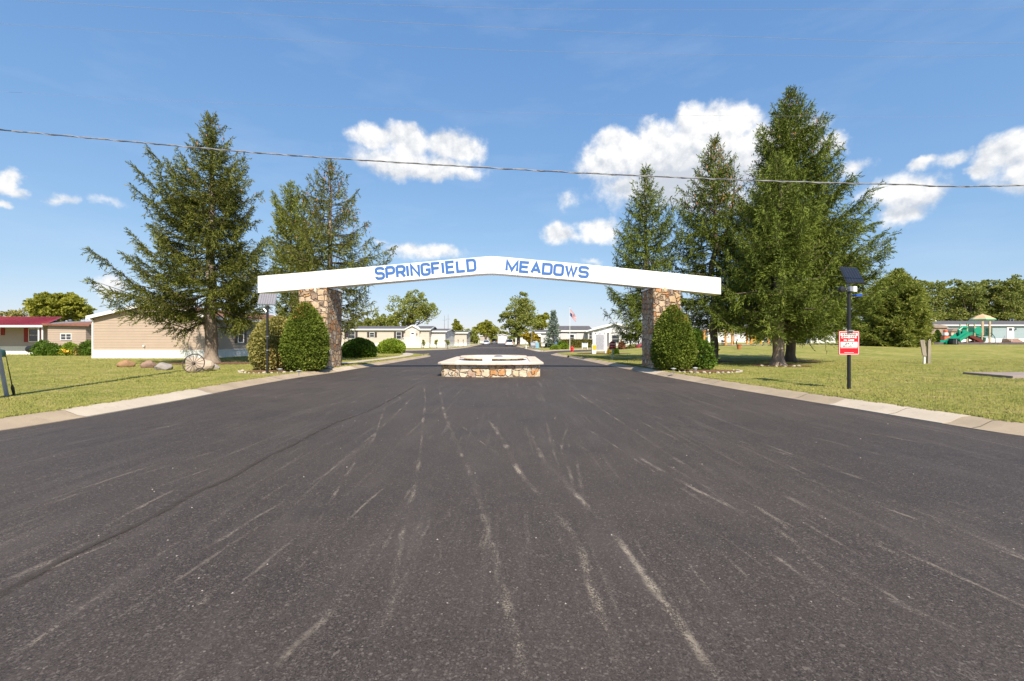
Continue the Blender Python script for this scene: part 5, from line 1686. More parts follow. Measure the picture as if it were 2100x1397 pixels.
# young staked trees on the verge
for i, (px, y, hp, lb) in enumerate([(868, 74, 16, 'thin young sapling near the right end of the white deck'), (895, 74, 18, 'slim leafy sapling before the pale plain home'), (917, 72, 22, 'dark slender post-like sapling at the corner of the pale home')]):
    broadleaf('sapling', px, y, [(px, 713.5 - hp * .55, 3, hp * .4)], 713, lb, 'sapling', seed=30 + i, material='tree_b' if i == 1 else 'tree_a', nclump=7, per=18, leaf=.16, zg=.1, trunk_r=.05)
for i, (px, lb) in enumerate([(939.5, 'left one of two slim dark posts on the grass before the farthest left home'), (950, 'right one of two slim dark posts on the grass before the farthest left home')]):
    y = 88
    p = empty('lawn_post', (wx(px, y), y, .1), lb, 'post')
    part(MB().tube([(wx(px, y), y, .05), (wx(px, y), y, 1.35)], .05, 8), 'shaft', 'bark2', p)
    part(MB().lathe([(.05, 0), (.1, .04), (.1, .14), (.03, .2)], 8, (wx(px, y), y, 1.35)), 'lamp_head', 'black', p)

# ------------------------------------------------------------------ cars
M['rubber'] = mat('tyre_rubber', (0.02, 0.02, 0.02), 0.8)
M['taillight'] = mat('tail_light_red', (0.5, 0.02, 0.02), 0.2, spec=0.7)


def car(name, x, y, rz, L, W, H, paint, label, kind='suv', z=0.0, rough=0.25):
    """local: length along Y, nose at +Y"""
    r = empty(name, (x, y, z), label, 'car', None, rz)
    pm = mat(name + '_paint_%d' % int(x * 10), paint, rough, spec=0.6)
    h1 = H * 0.56
    hl = L / 2
    prof = [(-hl, .32), (-hl + .03, .62), (-hl + .08, h1), (hl - 1.15, h1), (hl - .25, h1 - .18), (hl, .58), (hl - .03, .30), (hl - .35, .24), (-hl + .3, .24)]
    MB().prism(prof, -W / 2, W / 2, 'x').build('body', pm, r, bevel=.06, smooth=True)
    if kind == 'pickup':
        g0, g1, t0, t1 = -.55, 1.45, -.35, .95
    elif kind == 'suv':
        g0, g1, t0, t1 = -hl + .10, hl - 1.1, -hl + .38, hl - 1.95
    else:
        g0, g1, t0, t1 = -hl + .55, hl - 1.15, -hl + 1.15, hl - 2.0
    a = W / 2 - .06; b = W / 2 - .22
    gl = MB().loft([[(-a, g0, h1 - .02), (a, g0, h1 - .02), (a, g1, h1 - .02), (-a, g1, h1 - .02)], [(-b, t0, H - .07), (b, t0, H - .07), (b, t1, H - .07), (-b, t1, H - .07)]])
    gl.build('window', M['glass'], r)
    rf = MB().cbox(0, (t0 + t1) / 2, H - .09, 2 * b + .05, t1 - t0 + .08, .09, 0, .04)
    for sx in (-1, 1):
        for (ya, yb) in ((g0, t0), (g1, t1), ((g0 + g1) / 2, (t0 + t1) / 2)):
            rf.tube([(sx * (a + .005), ya, h1 - .03), (sx * (b + .005), yb, H - .06)], .035, 5)
    rf.build('roof', pm, r)
    for sx in (-1, 1):
        for yy in (-L * .31, L * .31):
            w_ = MB().lathe([(.20, -.11), (.32, -.11), (.345, -.07), (.345, .07), (.32, .11), (.20, .11)], 20, (sx * (W / 2 - .10), yy, .345), 'x').build('wheel', M['rubber'], r, smooth=True)
            MB().lathe([(.02, -.09), (.20, -.09), (.205, .09), (.02, .09)], 14, (sx * (W / 2 - .085), yy, .345), 'x').build('rim', M['steel'], w_)
        MB().cbox(sx * (W / 2 - .14), -hl + .04, h1 - .28, .20, .10, .34, 0, .02).build('tail_light', M['taillight'], r)
        MB().cbox(sx * (W / 2 - .25), hl - .06, h1 - .38, .34, .12, .16, 0, .02).build('headlight', M['glass'], r)
        MB().cbox(sx * (W / 2 + .09), g1 - .35, h1 + .02, .18, .10, .14, 0, .02).build('wing_mirror', pm, r)
    MB().cbox(0, -hl - .02, .34, W * .94, .14, .2, 0, .03).build('bumper', pm if kind != 'pickup' else M['steel'], r)
    MB().box(-.17, .17, -hl - .03, -hl + .02, h1 - .28, h1 - .16).build('licence_plate', M['white'], r)
    return r


car('parked_car', wx(1044.5, 108), 108 + 2.3, 0, 4.6, 1.85, 1.66, (.66, .65, .66), 'silver-white SUV seen from behind, parked on the right side of the far street')
car('parked_car', wx(996.5, 132), 132 + 2.2, math.pi, 4.5, 1.8, 1.45, (.75, .75, .76), 'white saloon car parked on the left side of the far street', 'sedan')
car('parked_car', wx(1013.5, 165), 165 + 2.6, 0, 5.2, 1.95, 1.85, (.035, .035, .045), 'dark pickup at the far end of the street, beyond the white saloon', 'pickup')
car('parked_car', wx(1309, 68) + 2.35, 70, math.pi / 2, 4.7, 1.85, 1.7, (.30, .05, .05), 'dark red SUV half hidden behind the right stone pillar', 'suv')

# ------------------------------------------------------------------ street furniture beyond the arch


def simple(name, px, y, label, cat, z=None, group=None):
    return empty(name, (wx(px, y), y, LAWN_Z if z is None else z), label, cat, group)


# big memorial-style notice board between two white posts
y = 47.0
b = simple('notice_board', 1230.5, y, 'tall white notice board with a grey text panel between two posts on the right lawn', 'sign')
k = y / F
part(MB().box(wx(1215.5, y) - .02, wx(1219, y) + .03, y - .1, y + .1, 0, 2.22).prism([(wx(1215.5, y) - .02, 2.22), (wx(1219, y) + .03, 2.22), (wx(1217.2, y), 2.32)], y - .1, y + .1, 'y'), 'post', 'white', b)
part(MB().box(wx(1241, y) - .03, wx(1244.5, y) + .02, y - .1, y + .1, 0, 2.22).prism([(wx(1241, y) - .03, 2.22), (wx(1244.5, y) + .02, 2.22), (wx(1242.8, y), 2.32)], y - .1, y + .1, 'y'), 'post', 'white', b)
xa, xb = wx(1219, y) + .04, wx(1241, y) - .04
xm_ = (xa + xb) / 2
out = [(xa, .35), (xb, .35), (xb, 2.02), (xb - .12, 2.12), (xm_ + .22, 2.12), (xm_ + .12, 2.28), (xm_, 2.42), (xm_ - .12, 2.28), (xm_ - .22, 2.12), (xa + .12, 2.12), (xa, 2.02)]
pn = part(MB().prism(out, y - .03, y + .05, 'y'), 'board', 'white', b)
inn = [((x - xm_) * .90 + xm_, (z - 1.2) * .92 + 1.2) for x, z in out]
sub(MB().prism(inn, y - .045, y - .031, 'y'), 'text_panel', mat('board_grey', (0.50, 0.51, 0.55), .5, (0.44, 0.45, .50), 4), pn, b)
# lines of wear and lettering too small to read: low relief dashes
rs = random.Random(8)
tx = MB()
z_ = 1.92
while z_ > .48:
    x_ = xa + .12 + rs.random() * .06
    while x_ < xb - .16:
        w_ = .03 + rs.random() * .07
        tx.box(x_, min(x_ + w_, xb - .1), y - .052, y - .046, z_, z_ + .035)
        x_ += w_ + .03
    z_ -= .085
sub(tx, 'raised_text', mat('text_dark', (0.16, 0.17, 0.20), .6), pn, b)
# yellow-fronted newspaper box
y = 45.2
b = simple('newspaper_box', 1218.5, y, 'white box with a yellow front beside the left post of the notice board', 'newspaper box')
part(MB().cbox(wx(1218.5, y), y + .2, LAWN_Z, .40, .4, .92, 0, .02), 'cabinet', 'white', b)
part(MB().box(wx(1218.8, y) - .15, wx(1218.8, y) + .18, y - .03, y - .002, .55, .98), 'front', mat('yellow_enamel', (0.78, 0.50, 0.01), .4), b)
# maroon and white sign on a post
y = 32.8
b = simple('sign_board', 1256, y, 'maroon sign with a small peaked roof shape on a pale post near the right pillar', 'sign')
k = y / F
part(MB().box(wx(1256, y) - .045, wx(1256, y) + .045, y, y + .09, 0, 1.3), 'post', mat('pale_green_post', (0.42, 0.46, 0.42), .6), b)
mar = mat('maroon', (0.30, 0.015, 0.035), .5)
pn = part(MB().prism([(wx(1249, y), wz(715.5, y)), (wx(1263, y), wz(715.5, y)), (wx(1263, y), wz(703.5, y)), (wx(1256, y) + .05, wz(699.8, y)), (wx(1256, y) - .05, wz(699.8, y)), (wx(1249, y), wz(703.5, y))], y - .03, y - .002, 'y'), 'board', mar, b)
sub(MB().box(wx(1249.6, y), wx(1262.4, y), y - .036, y - .031, wz(707.5, y), wz(704.2, y)), 'stripe', mat('grey_stripe', (0.45, 0.42, 0.42), .5), pn, b)
sub(MB().box(wx(1250, y), wx(1262, y), y - .036, y - .031, wz(711.2, y), wz(710.2, y)), 'stripe', mat('pink_stripe', (0.62, 0.30, 0.30), .5), pn, b)
# small blue-white notice by the hedge
y = 70
b = simple('yard_sign', 1199.5, y, 'small pale blue and white yard sign before the long hedge', 'sign')
part(MB().box(wx(1193.5, y), wx(1194.5, y), y, y + .08, 0, 1.05).box(wx(1204.5, y), wx(1205.5, y), y, y + .08, 0, 1.05), 'post', 'white', b)
pn = part(MB().box(wx(1194.5, y), wx(1204.5, y), y, y + .05, .35, 1.0), 'board', mat('pale_blue', (0.50, 0.58, 0.66), .5), b)
sub(MB().box(wx(1195.5, y), wx(1203.5, y), y - .02, y - .002, .42, .62), 'stripe', 'white', pn, b)
# hydrant
y = 52.5
b = simple('fire_hydrant', 1173, y, 'red fire hydrant on the grass corner below the flagpole', 'fire hydrant', z=.1)
part(MB().lathe([(.17, 0), (.17, .05), (.12, .06), (.12, .42), (.16, .43), (.16, .48), (.13, .50), (.11, .60), (.04, .66), (.035, .71), (.01, .72)], 16, (wx(1173, y), y, .1)), 'barrel', 'red', b, smooth=True)
part(MB().lathe([(.07, -.22), (.08, -.2), (.08, .2), (.07, .22)], 12, (wx(1173, y), y, .47), 'x'), 'side_outlet', 'red', b)
part(MB().lathe([(.09, -.2), (.10, -.17), (.08, 0)], 12, (wx(1173, y), y, .40), 'y'), 'front_outlet', 'red', b)
# flagpole with the flag flown upside down and limp
y = 66
b = simple('flagpole', 1168.6, y, 'thin white flagpole on the right lawn flying a limp striped flag', 'flagpole')
part(MB().tube([(wx(1168.6, y), y, 0), (wx(1168.6, y), y, wz(630, y))], [.045, .025], 10), 'pole', 'white', b)
part(MB().lathe([(.0, 0), (.05, .03), (.05, .07), (.0, .1)], 10, (wx(1168.6, y), y, wz(630, y))), 'finial', 'steel', b)


def flag(root, x, y, z, w_, h, dx, dz, m=14, n=12, rows=13, canton_low=True, px=.0):
    """cloth hanging from the pole: columns run out, drooping"""
    cols = {0: MB(), 1: MB(), 2: MB()}
    def P(u, v):
        # u along fly, v down the hoist
        X = x + dx * u * w_ * (1 - .15 * v)
        Z = z - v * h * (1 - .25 * u) - dz * w_ * u ** 1.15
        Y = y + .09 * w_ * math.sin(u * 9 + v * 3) * (0.3 + u)
        return (X, Y, Z)
    for i in range(m):
        for j in range(rows):
            u0, u1, v0, v1 = i / m, (i + 1) / m, j / rows, (j + 1) / rows
            in_c = (u1 <= .42 and (v0 >= 6 / 13 if canton_low else v1 <= 7 / 13 + .01))
            c = 2 if in_c else (0 if j % 2 == 0 else 1)
            q = [P(u0, v0), P(u1, v0), P(u1, v1), P(u0, v1)]
            cols[c].add(q + [(a, b_ + .008, c_) for a, b_, c_ in q], [(0, 1, 2, 3), (7, 6, 5, 4), (0, 4, 5, 1), (1, 5, 6, 2), (2, 6, 7, 3), (3, 7, 4, 0)])
    f = cols[0].build('flag', mat('flag_red', (0.42, 0.03, 0.05), .8), root, world=True)
    for c, nm, mt in ((1, 'stripes', mat('flag_white', (0.68, 0.64, 0.64), .8)), (2, 'canton', mat('flag_blue', (0.04, 0.04, 0.13), .8))):
        o = cols[c].build(nm, mt, f)
        for v in o.data.vertices: v.co -= root.location
    return f


flag(b, wx(1169.2, y), y, wz(634, y), 1.45, .95, .62, .78, canton_low=True)
y = 37.5
b = simple('house_flag', 712, y, 'small striped flag on a short pole beside the left stone pillar', 'flag')
part(MB().tube([(wx(714.5, y), y + .04, .1), (wx(714.5, y), y + .04, wz(668, y))], .018, 6), 'pole', 'steel', b)
flag(b, wx(714, y), y, wz(672, y), .62, .60, -.30, .70, canton_low=False)
# mail and newspaper boxes on the far right kerb
def box_on(name, px0, px1, py0, py1, y, m_, label, cat, front_m=None, legs=False, roundtop=False):
    b = simple(name, (px0 + px1) / 2, y, label, cat)
    a, c = wx(px0, y), wx(px1, y)
    z0, z1 = LAWN_Z, wz(py0, y)
    if roundtop:
        r_ = (c - a) / 2
        pts = [(a, z0 + .1), (c, z0 + .1), (c, z1 - r_)] + [((a + c) / 2 + r_ * math.cos(R(t)), z1 - r_ + r_ * math.sin(R(t))) for t in range(15, 180, 15)] + [(a, z1 - r_)]
        part(MB().prism(pts, y, y + .6, 'y'), 'cabinet', m_, b)
    else:
        part(MB().cbox((a + c) / 2, y + .3, z0 + (.25 if legs else .02), c - a, .6, z1 - z0 - (.25 if legs else .02), 0, .02), 'cabinet', m_, b)
    lg = MB()
    for sx in (-1, 1):
        lg.box((a + c) / 2 + sx * (c - a) * .3 - .03, (a + c) / 2 + sx * (c - a) * .3 + .03, y + .2, y + .4, 0, .3)
    part(lg, 'pedestal', 'steel', b)
    if front_m:
        part(MB().box(a + .06, c - .06, y - .02, y - .002, z0 + .45 * (z1 - z0), z0 + .85 * (z1 - z0)), 'door', front_m, b)
    return b
box_on('mailbox_cluster', 1088, 1098, 701, 716, 73, mat('dark_slate', (.16, .18, .22), .5), 'dark grey cluster mailbox on the right kerb, left of the light blue box', 'mailbox', mat('paleg', (.45, .47, .5), .5), legs=True)
box_on('newspaper_box', 1099, 1105.5, 702, 716.5, 70, mat('sky_blue_enamel', (.22, .42, .55), .4), 'light blue round-topped newspaper box next to the dark mailbox', 'newspaper box', None, roundtop=True)
box_on('parcel_box', 1093.5, 1100.5, 700, 714, 76, mat('pale_grey_enamel', (.48, .50, .52), .5), 'pale grey parcel box between and behind the dark mailbox and the blue one', 'mailbox', None, legs=True)
y = 68
b = simple('yard_sign', 1113.5, y, 'small white and navy sign on a stake right of the light blue newspaper box', 'sign')
part(MB().box(wx(1113.5, y) - .03, wx(1113.5, y) + .03, y, y + .05, 0, .9), 'stake', 'wood', b)
pn = part(MB().box(wx(1110, y), wx(1117, y), y - .03, y - .002, .55, .95), 'board', 'white', b)
sub(MB().box(wx(1110.6, y), wx(1116.4, y), y - .036, y - .031, .70, .80), 'stripe', mat('navy', (.03, .05, .15), .5), pn, b)
y = 66.5
b = simple('letter_box', 1140, y, 'small blue box on a white post beside the low lime shrub', 'mailbox')
part(MB().box(wx(1140, y) - .05, wx(1140, y) + .05, y, y + .1, 0, .85), 'post', 'white', b)
part(MB().cbox(wx(1140, y), y + .1, .8, .34, .5, .42, 0, .03), 'box', mat('slate_blue', (.10, .16, .28), .5), b)
y = 76
b = simple('letter_box', 1079, y, 'pale pinkish mailbox on a white post below the amber tree', 'mailbox')
part(MB().box(wx(1079, y) - .06, wx(1079, y) + .06, y, y + .1, 0, .8), 'post', 'white', b)
part(MB().cbox(wx(1078, y), y + .1, .75, .32, .5, .34, 0, .03), 'box', mat('pink_grey', (.55, .46, .44), .6), b)
y = 150
b = simple('letter_box', 982, y, 'white mailbox post on the left verge of the far street', 'mailbox')
part(MB().box(wx(982, y) - .06, wx(982, y) + .06, y, y + .1, 0, 1.0), 'post', 'white', b)
part(MB().cbox(wx(982, y), y + .1, .95, .25, .5, .3, 0, .03), 'box', 'white', b)
# utility poles on the skyline and the two masts
for i, (px, top, lb) in enumerate([(911.5, 647, 'left one of two thin masts above the pale home'), (919, 645, 'right one of two thin masts above the pale home')]):
    y = 190
    b = simple('radio_mast', px, y, lb, 'mast')
    part(MB().tube([(wx(px, y), y, 0), (wx(px, y), y, wz(top, y))], [.16, .06], 8), 'shaft', 'steel', b)
    part(MB().box(wx(px, y) - .9, wx(px, y) + .9, y - .05, y + .05, wz(top + 10, y), wz(top + 10, y) + .12), 'crossarm', 'steel', b)
y = 80
b = simple('lamp_post', 1090.5, y, 'slim grey pole rising in front of the largest street tree', 'lamp post')
part(MB().tube([(wx(1090.5, y), y, 0), (wx(1090.5, y), y, wz(672, y))], .06, 8), 'pole', 'steel', b)
part(MB().cbox(wx(1090.5, y), y, wz(672, y), .35, .3, .16, 0, .03), 'lamp_head', 'steel', b)

# ------------------------------------------------------------------ solar camera poles
def solar_pole(px, py, top_py, ptop, pbot, dark, label):
    x, y = gp(px, py)
    r = empty('solar_pole', (x, y, LAWN_Z), label, 'solar pole')
    zt = wz(top_py, y)
    part(MB().tube([(x, y, .02), (x, y, zt)], .047, 14), 'pole', 'black', r, smooth=True)
    (ax, ay), (bx, by) = ptop
    (cx_, cy_), (dx_, dy_) = pbot
    yf, yb = y - .12, y + .28
    q = [(wx(cx_, yf), yf, wz(cy_, yf)), (wx(dx_, yf), yf, wz(dy_, yf)), (wx(bx, yb), yb, wz(by, yb)), (wx(ax, yb), yb, wz(ay, yb))]
    n = (Vector(q[1]) - Vector(q[0])).cross(Vector(q[3]) - Vector(q[0])).normalized()
    def off(d): return [tuple(Vector(p) + n * d) for p in q]
    fr = part(MB().loft([off(-.035), off(0.0)]), 'solar_panel', 'steel' if not dark else 'black', r)
    c = sum((Vector(p) for p in q), Vector()) / 4
    ins = [c + (Vector(p) - c) * .94 for p in q]
    cell = (.010, .011, .015) if dark else (.20, .19, .20)  # paler cells of the left panel have a sun reflection put into their colour
    sub(MB().loft([[tuple(p + n * .002) for p in ins], [tuple(p + n * .008) for p in ins]]), 'cells', mat('cells_%d' % dark, cell, .18, tuple(v * 1.3 for v in cell), 20, spec=.8), fr, r)
    ln = MB()
    a, b_, c_, d_ = ins
    for i in range(1, 7 if not dark else 6):
        t = i / (7 if not dark else 6)
        p0, p1 = a.lerp(b_, t) + n * .009, d_.lerp(c_, t) + n * .009
        e = (b_ - a).normalized() * .006
        ln.add([tuple(p0 - e), tuple(p0 + e), tuple(p1 + e), tuple(p1 - e), tuple(p0 - e + n * .003), tuple(p0 + e + n * .003), tuple(p1 + e + n * .003), tuple(p1 - e + n * .003)], [(0, 1, 2, 3), (4, 5, 6, 7), (0, 1, 5, 4), (1, 2, 6, 5), (2, 3, 7, 6), (3, 0, 4, 7)])
    sub(ln, 'cell_lines', mat('cell_line_%d' % dark, (.03, .035, .05) if dark else (.08, .075, .08), .4), fr, r)
    part(MB().tube([(x, y, zt - .12), (x, y + .04, zt + .12), tuple(c - n * .03)], .02, 6), 'bracket', 'steel', r)
    return r, x, y, zt


rL, xL, yL, ztL = solar_pole(548.5, 772, 628, ((532.5, 602), (568, 602)), ((527.5, 624), (563.5, 625)), 0, 'black pole with a grey striped solar panel in front of the bronze bush')
for z in (1.05, 1.62):
    part(MB().lathe([(.05, 0), (.058, .005), (.058, .035), (.05, .04)], 14, (xL, yL, z)), 'clamp', 'steel', rL)
part(MB().tube([(xL, yL, 2.6), (xL - .16, yL, 2.78)], .03, 6), 'arm', 'steel', rL)
rP, xP, yP, ztP = solar_pole(1741, 806, 586, ((1722, 547), (1757, 549)), ((1737.5, 580), (1775, 581)), 1, 'black pole with a dark tilted solar panel, white unit and red warning sign')
part(MB().cbox(xP + .10, yP - .06, wz(599, yP), .11, .12, .15, 0, .015), 'control_box', 'white', rP)
part(MB().cbox(xP + .0, yP - .05, wz(598, yP), .10, .12, .14, 0, .01), 'bracket', 'steel', rP)
part(MB().cbox(xP + .16, yP - .1, wz(609, yP), .20, .16, .055, .2, .015), 'blue_light', mat('blue_plastic', (.02, .08, .40), .3), rP)
cm = part(MB().lathe([(.02, -.07), (.08, -.06), (.095, .0), (.09, .05), (.04, .07)], 14, (xP - .22, yP - .03, wz(594, yP)), 'y'), 'camera_head', 'black', rP, smooth=True)
part(MB().tube([(xP, yP, wz(594, yP)), (xP - .2, yP, wz(594, yP))], .015, 6), 'arm', 'steel', rP)
# the sign itself
ys = yP - .075
k = ys / F
sx0, sx1, sz0, sz1 = wx(1720, ys), wx(1762.3, ys), wz(728, ys), wz(679, ys)
W_, H_ = sx1 - sx0, sz1 - sz0
def rrect(x0, x1, z0, z1, r_):
    p = []
    for cx_, cz_, a0 in ((x1 - r_, z0 + r_, -90), (x1 - r_, z1 - r_, 0), (x0 + r_, z1 - r_, 90), (x0 + r_, z0 + r_, 180)):
        p += [(cx_ + r_ * math.cos(R(a0 + t)), cz_ + r_ * math.sin(R(a0 + t))) for t in (0, 22, 45, 67, 90)]
    return p
sg = part(MB().prism(rrect(sx0, sx1, sz0, sz1, .03), ys, ys + .012, 'y'), 'warning_sign', mat('sign_red', (.60, .012, .025), .4), rP)
wm, rm_ = M['white'], mat('sign_red', (.60, .012, .025), .4)
def plate(x0, x1, z0, z1, d, m_, name='panel', r_=.004):
    return sub(MB().prism(rrect(sx0 + W_ * x0, sx0 + W_ * x1, sz0 + H_ * z0, sz0 + H_ * z1, r_), ys - d, ys - d + .0015, 'y'), name, m_, sg, rP)
bo = MB()
o_, i_ = rrect(sx0 + .014, sx1 - .014, sz0 + .014, sz1 - .014, .022), rrect(sx0 + .028, sx1 - .028, sz0 + .028, sz1 - .028, .012)
n = len(o_)
bo.add([(p[0], ys - .003, p[1]) for p in o_] + [(p[0], ys - .003, p[1]) for p in i_] + [(p[0], ys - .0002, p[1]) for p in o_] + [(p[0], ys - .0002, p[1]) for p in i_],
       [(j, (j + 1) % n, n + (j + 1) % n, n + j) for j in range(n)] + [(j, (j + 1) % n, 2 * n + (j + 1) % n, 2 * n + j) for j in range(n)])
sub(bo, 'border', wm, sg, rP)
plate(.09, .91, .80, .915, .003, wm)
plate(.09, .91, .315, .545, .003, wm)
plate(.09, .91, .285, .297, .003, wm, 'rule')
plate(.27, .73, .085, .10, .003, wm, 'rule')
dkm = mat('sign_grey', (.10, .09, .10), .5)
def word(t, cx_, z, h, wd, gap, st, m_, d=.0055):
    mb = MB()
    total = letters(MB(), t, 0, 0, h, wd, gap, st, 0)
    letters(mb, t, sx0 + W_ * cx_ - total / 2, sz0 + H_ * z, h, wd, gap, st, ys - d, .0015)
    sub(mb, 'lettering', m_, sg, rP)
word('WARNING', .5, .820, .056, .040, .020, .014, dkm)
word('CAMERAS', .5, .695, .054, .040, .020, .017, wm, .003)
word('IN USE', .5, .575, .054, .040, .020, .017, wm, .003)
word('24/7', .5, .425, .062, .042, .020, .015, dkm)
word('SECURITY', .5, .335, .042, .034, .017, .009, dkm)
part(MB().cbox(xP - .02, yP - .09, sz1 - .005, .16, .09, .03, 0, .008), 'sign_ledge', 'steel', rP)  # unlit steel ledge that shades the top of the sign

# ------------------------------------------------------------------ overhead lines and their pole
def utility_pole(x, y, label):
    r = empty('utility_pole', (x, y, 0.05), label, 'utility pole')
    part(MB().tube([(x, y, -.2), (x, y, 5), (x, y, 12.2)], [.15, .135, .10], 12), 'pole', 'wood', r, smooth=True)
    part(MB().box(x - .06, x + .06, y - 1.1, y + 1.1, 9.3, 9.42), 'crossarm', 'wood', r)
    for dy in (-.95, 0.45, .95):
        part(MB().lathe([(.04, 0), (.06, .05), (.04, .1), (.05, .14), (.02, .18)], 10, (x, y + dy, 9.42)), 'insulator', 'steel', r)
    return r
utility_pole(-11.8, 9.3, 'wooden utility pole just outside the left edge, whose long shadow crosses the left lawn')
utility_pole(47.0, 10.5, 'wooden utility pole far out to the right along the street')


M['thinwire'] = mat('weathered_aluminium', (.34, .34, .37), .7)


def wire_line(pts, name, rad, m_, label, cat='power line', twist=False, group=None):
    """pts: (px, py, depth) in the photo; the line continues to both poles"""
    P = [Vector((wx(a, d), d, wz(b, d))) for a, b, d in pts]
    l, r_ = P[0], P[-1]
    d0 = P[0] - P[1]
    P = [Vector((-46, l.y - 1.5, l.z + 1.2)), l + d0 * 2, l + d0] + P + [r_ + (r_ - P[-2]).normalized() * 14 + Vector((0, 0, .5)), Vector((47, 10.5, r_.z + 2.2))]
    L = smooth_line([tuple(p) for p in P], 14)
    r = tag(MB().tube([tuple(p) for p in L], rad, 6 if not twist else 8).build(name, M[m_]), label, cat, group)
    if twist:
        # a second strand wound round the first
        mb = MB(); pts2 = []
        ph = 0
        D = dense(L, .06)
        for i, p in enumerate(D):
            if not (-20 < p.x < 22): continue
            ph = i * .55
            pts2.append((p.x, p.y + math.cos(ph) * .017, p.z + math.sin(ph) * .017))
        mb.tube(pts2, .008, 5)
        mb.build('wound_strand', mat('strand_grey', (.34, .34, .35), .8), r)
    return r
wire_line([(0, 266.5, 11.3), (260, 290, 11.4), (520, 313, 11.5), (780, 331, 11.5), (1050, 347, 11.5), (1320, 361, 11.4), (1580, 371.5, 11.3), (1850, 378.5, 11.2), (2100, 380.5, 11.1)], 'power_cable', .0145, 'wire', 'thick twisted cable crossing the whole sky in front of the trees', twist=True)
wire_line([(500, 0, 11), (760, 9, 11), (1050, 17.5, 11), (1320, 20.5, 11), (1700, 19.5, 11), (2100, 15, 11)], 'power_wire', .0024, 'thinwire', 'uppermost thin wire, leaving the picture at the top left')
wire_line([(40, 0, 11), (330, 18, 11), (640, 36, 11), (1050, 58, 11), (1500, 75, 11), (2100, 88, 11)], 'power_wire', .0028, 'thinwire', 'second thin wire from the top')
wire_line([(0, 49, 11), (400, 72, 11), (750, 90, 11), (1050, 104, 11), (1500, 112.5, 11), (2100, 113, 11)], 'power_wire', .0024, 'thinwire', 'third thin wire from the top, lowest of the close-set three')
wire_line([(0, 188, 11.5), (400, 209, 11.5), (1050, 231, 11.5), (1600, 238, 11.5), (2100, 236, 11.5)], 'power_wire', .0018, 'thinwire', 'faintest wire, alone between the upper three and the thick cable')
# guy wire with its grey guard at the left edge
gr = empty('guy_wire', (-12.4, 11.4, .1), 'grey guarded guy wire of the utility pole at the extreme left edge', 'guy wire')
A, B = Vector((-12.42, 11.4, .05)), Vector((-11.8, 9.3, 9.0))
part(MB().tube([tuple(A), tuple(A.lerp(B, .27))], .042, 10), 'guard', mat('grey_plastic', (.36, .36, .40), .5), gr, smooth=True)
part(MB().tube([tuple(A), tuple(B)], .008, 6), 'strand', 'steel', gr)
C_ = A + Vector((.12, .06, 0))
part(MB().tube([tuple(C_), tuple(C_.lerp(B, .03)), tuple(C_.lerp(B, .04)), tuple(C_.lerp(B, .12))], [.02, .035, .012, .006], 8), 'turnbuckle', 'black', gr)

# ------------------------------------------------------------------ rocks, wagon wheel, beds
def rock(name, px, py, w_, h_, d_, m_, label, seed, z=None, y=None, cat='rock', group=None):
    x, yy = gp(px, py, LAWN_Z) if y is None else (wx(px, y), y)
    z = LAWN_Z if z is None else z
    bm = bmesh.new()
    bmesh.ops.create_icosphere(bm, subdivisions=3, radius=1)
    rs = random.Random(seed)
    cuts = [Vector((rs.uniform(-1, 1), rs.uniform(-1, 1), rs.uniform(-.3, 1))).normalized() for _ in range(9)]
    for v in bm.verts:
        p = v.co.copy()
        for c in cuts:
            d = p.dot(c)
            if d > .74: p -= c * (d - .74)
        p *= 1 + .10 * mnoise.noise(p * 1.7 + Vector((seed, 0, 0))) + .04 * mnoise.noise(p * 6)
        v.co = Vector((p.x * w_ / 1.75, p.y * d_ / 1.7, p.z * h_ / 1.35 + h_ * .42))
    me = bpy.data.meshes.new(name); bm.to_mesh(me); bm.free()
    me.materials.append(m_)
    o = bpy.data.objects.new(name, me); COL.objects.link(o); o.location = (x, yy, z)
    return tag(o, label, cat, group)


M['rocktan'] = mat('tan_rock', (.36, .21, .10), .9, (.24, .14, .08), 3.0, bump=1, bscale=7)
M['rockred'] = mat('reddish_rock', (.30, .19, .14), .9, (.20, .13, .10), 3.0, bump=1, bscale=7)
M['rockgrey'] = mat('grey_rock', (.34, .30, .27), .9, (.24, .21, .19), 3.0, bump=1, bscale=7)
M['rockpale'] = mat('pale_stone', (.46, .40, .32), .9, (.34, .28, .22), 4.0, bump=.6)
rock('garden_rock', 258.5, 752.5, .82, .32, .5, M['rocktan'], 'flat-topped tan rock, leftmost of three on the left lawn', 3)
rock('garden_rock', 305.5, 754.5, .66, .34, .5, M['rockred'], 'reddish-brown rock, middle one of three on the left lawn', 5)
rock('garden_rock', 334, 758.5, .74, .30, .5, M['rockgrey'], 'pale grey rock, rightmost of three on the left lawn', 9)
rock('boulder', 406.5, 761, 1.20, .58, .7, mat('sandy_rock', (.46, .37, .28), .9, (.34, .27, .20), 3.0, bump=1, bscale=7), 'large sandy boulder behind the wagon wheel at the foot of the left spruce', 12)
rock('garden_rock', 440, 757, .42, .22, .3, M['rockgrey'], 'small grey rock right of the foot of the left spruce', 15)
wh = empty('wagon_wheel', (*gp(396.5, 764.5, LAWN_Z), LAWN_Z), 'rusty iron wagon wheel leaning on the large sandy boulder', 'wagon wheel')
x0, y0 = gp(396.5, 764.5, LAWN_Z)
rw = .40
Mx = Matrix.Rotation(R(-16), 4, 'X') @ Matrix.Rotation(R(14), 4, 'Z')
def wp(a, r_, o=0): return tuple(Mx @ Vector((r_ * math.cos(a), o, r_ * math.sin(a))) + Vector((0, .02, rw * .97)))
rust = mat('rusty_iron', (.05, .04, .035), .8, (.09, .06, .045), 9)
mb = MB()
pr = [wp(2 * math.pi * i / 40, rw) for i in range(41)]
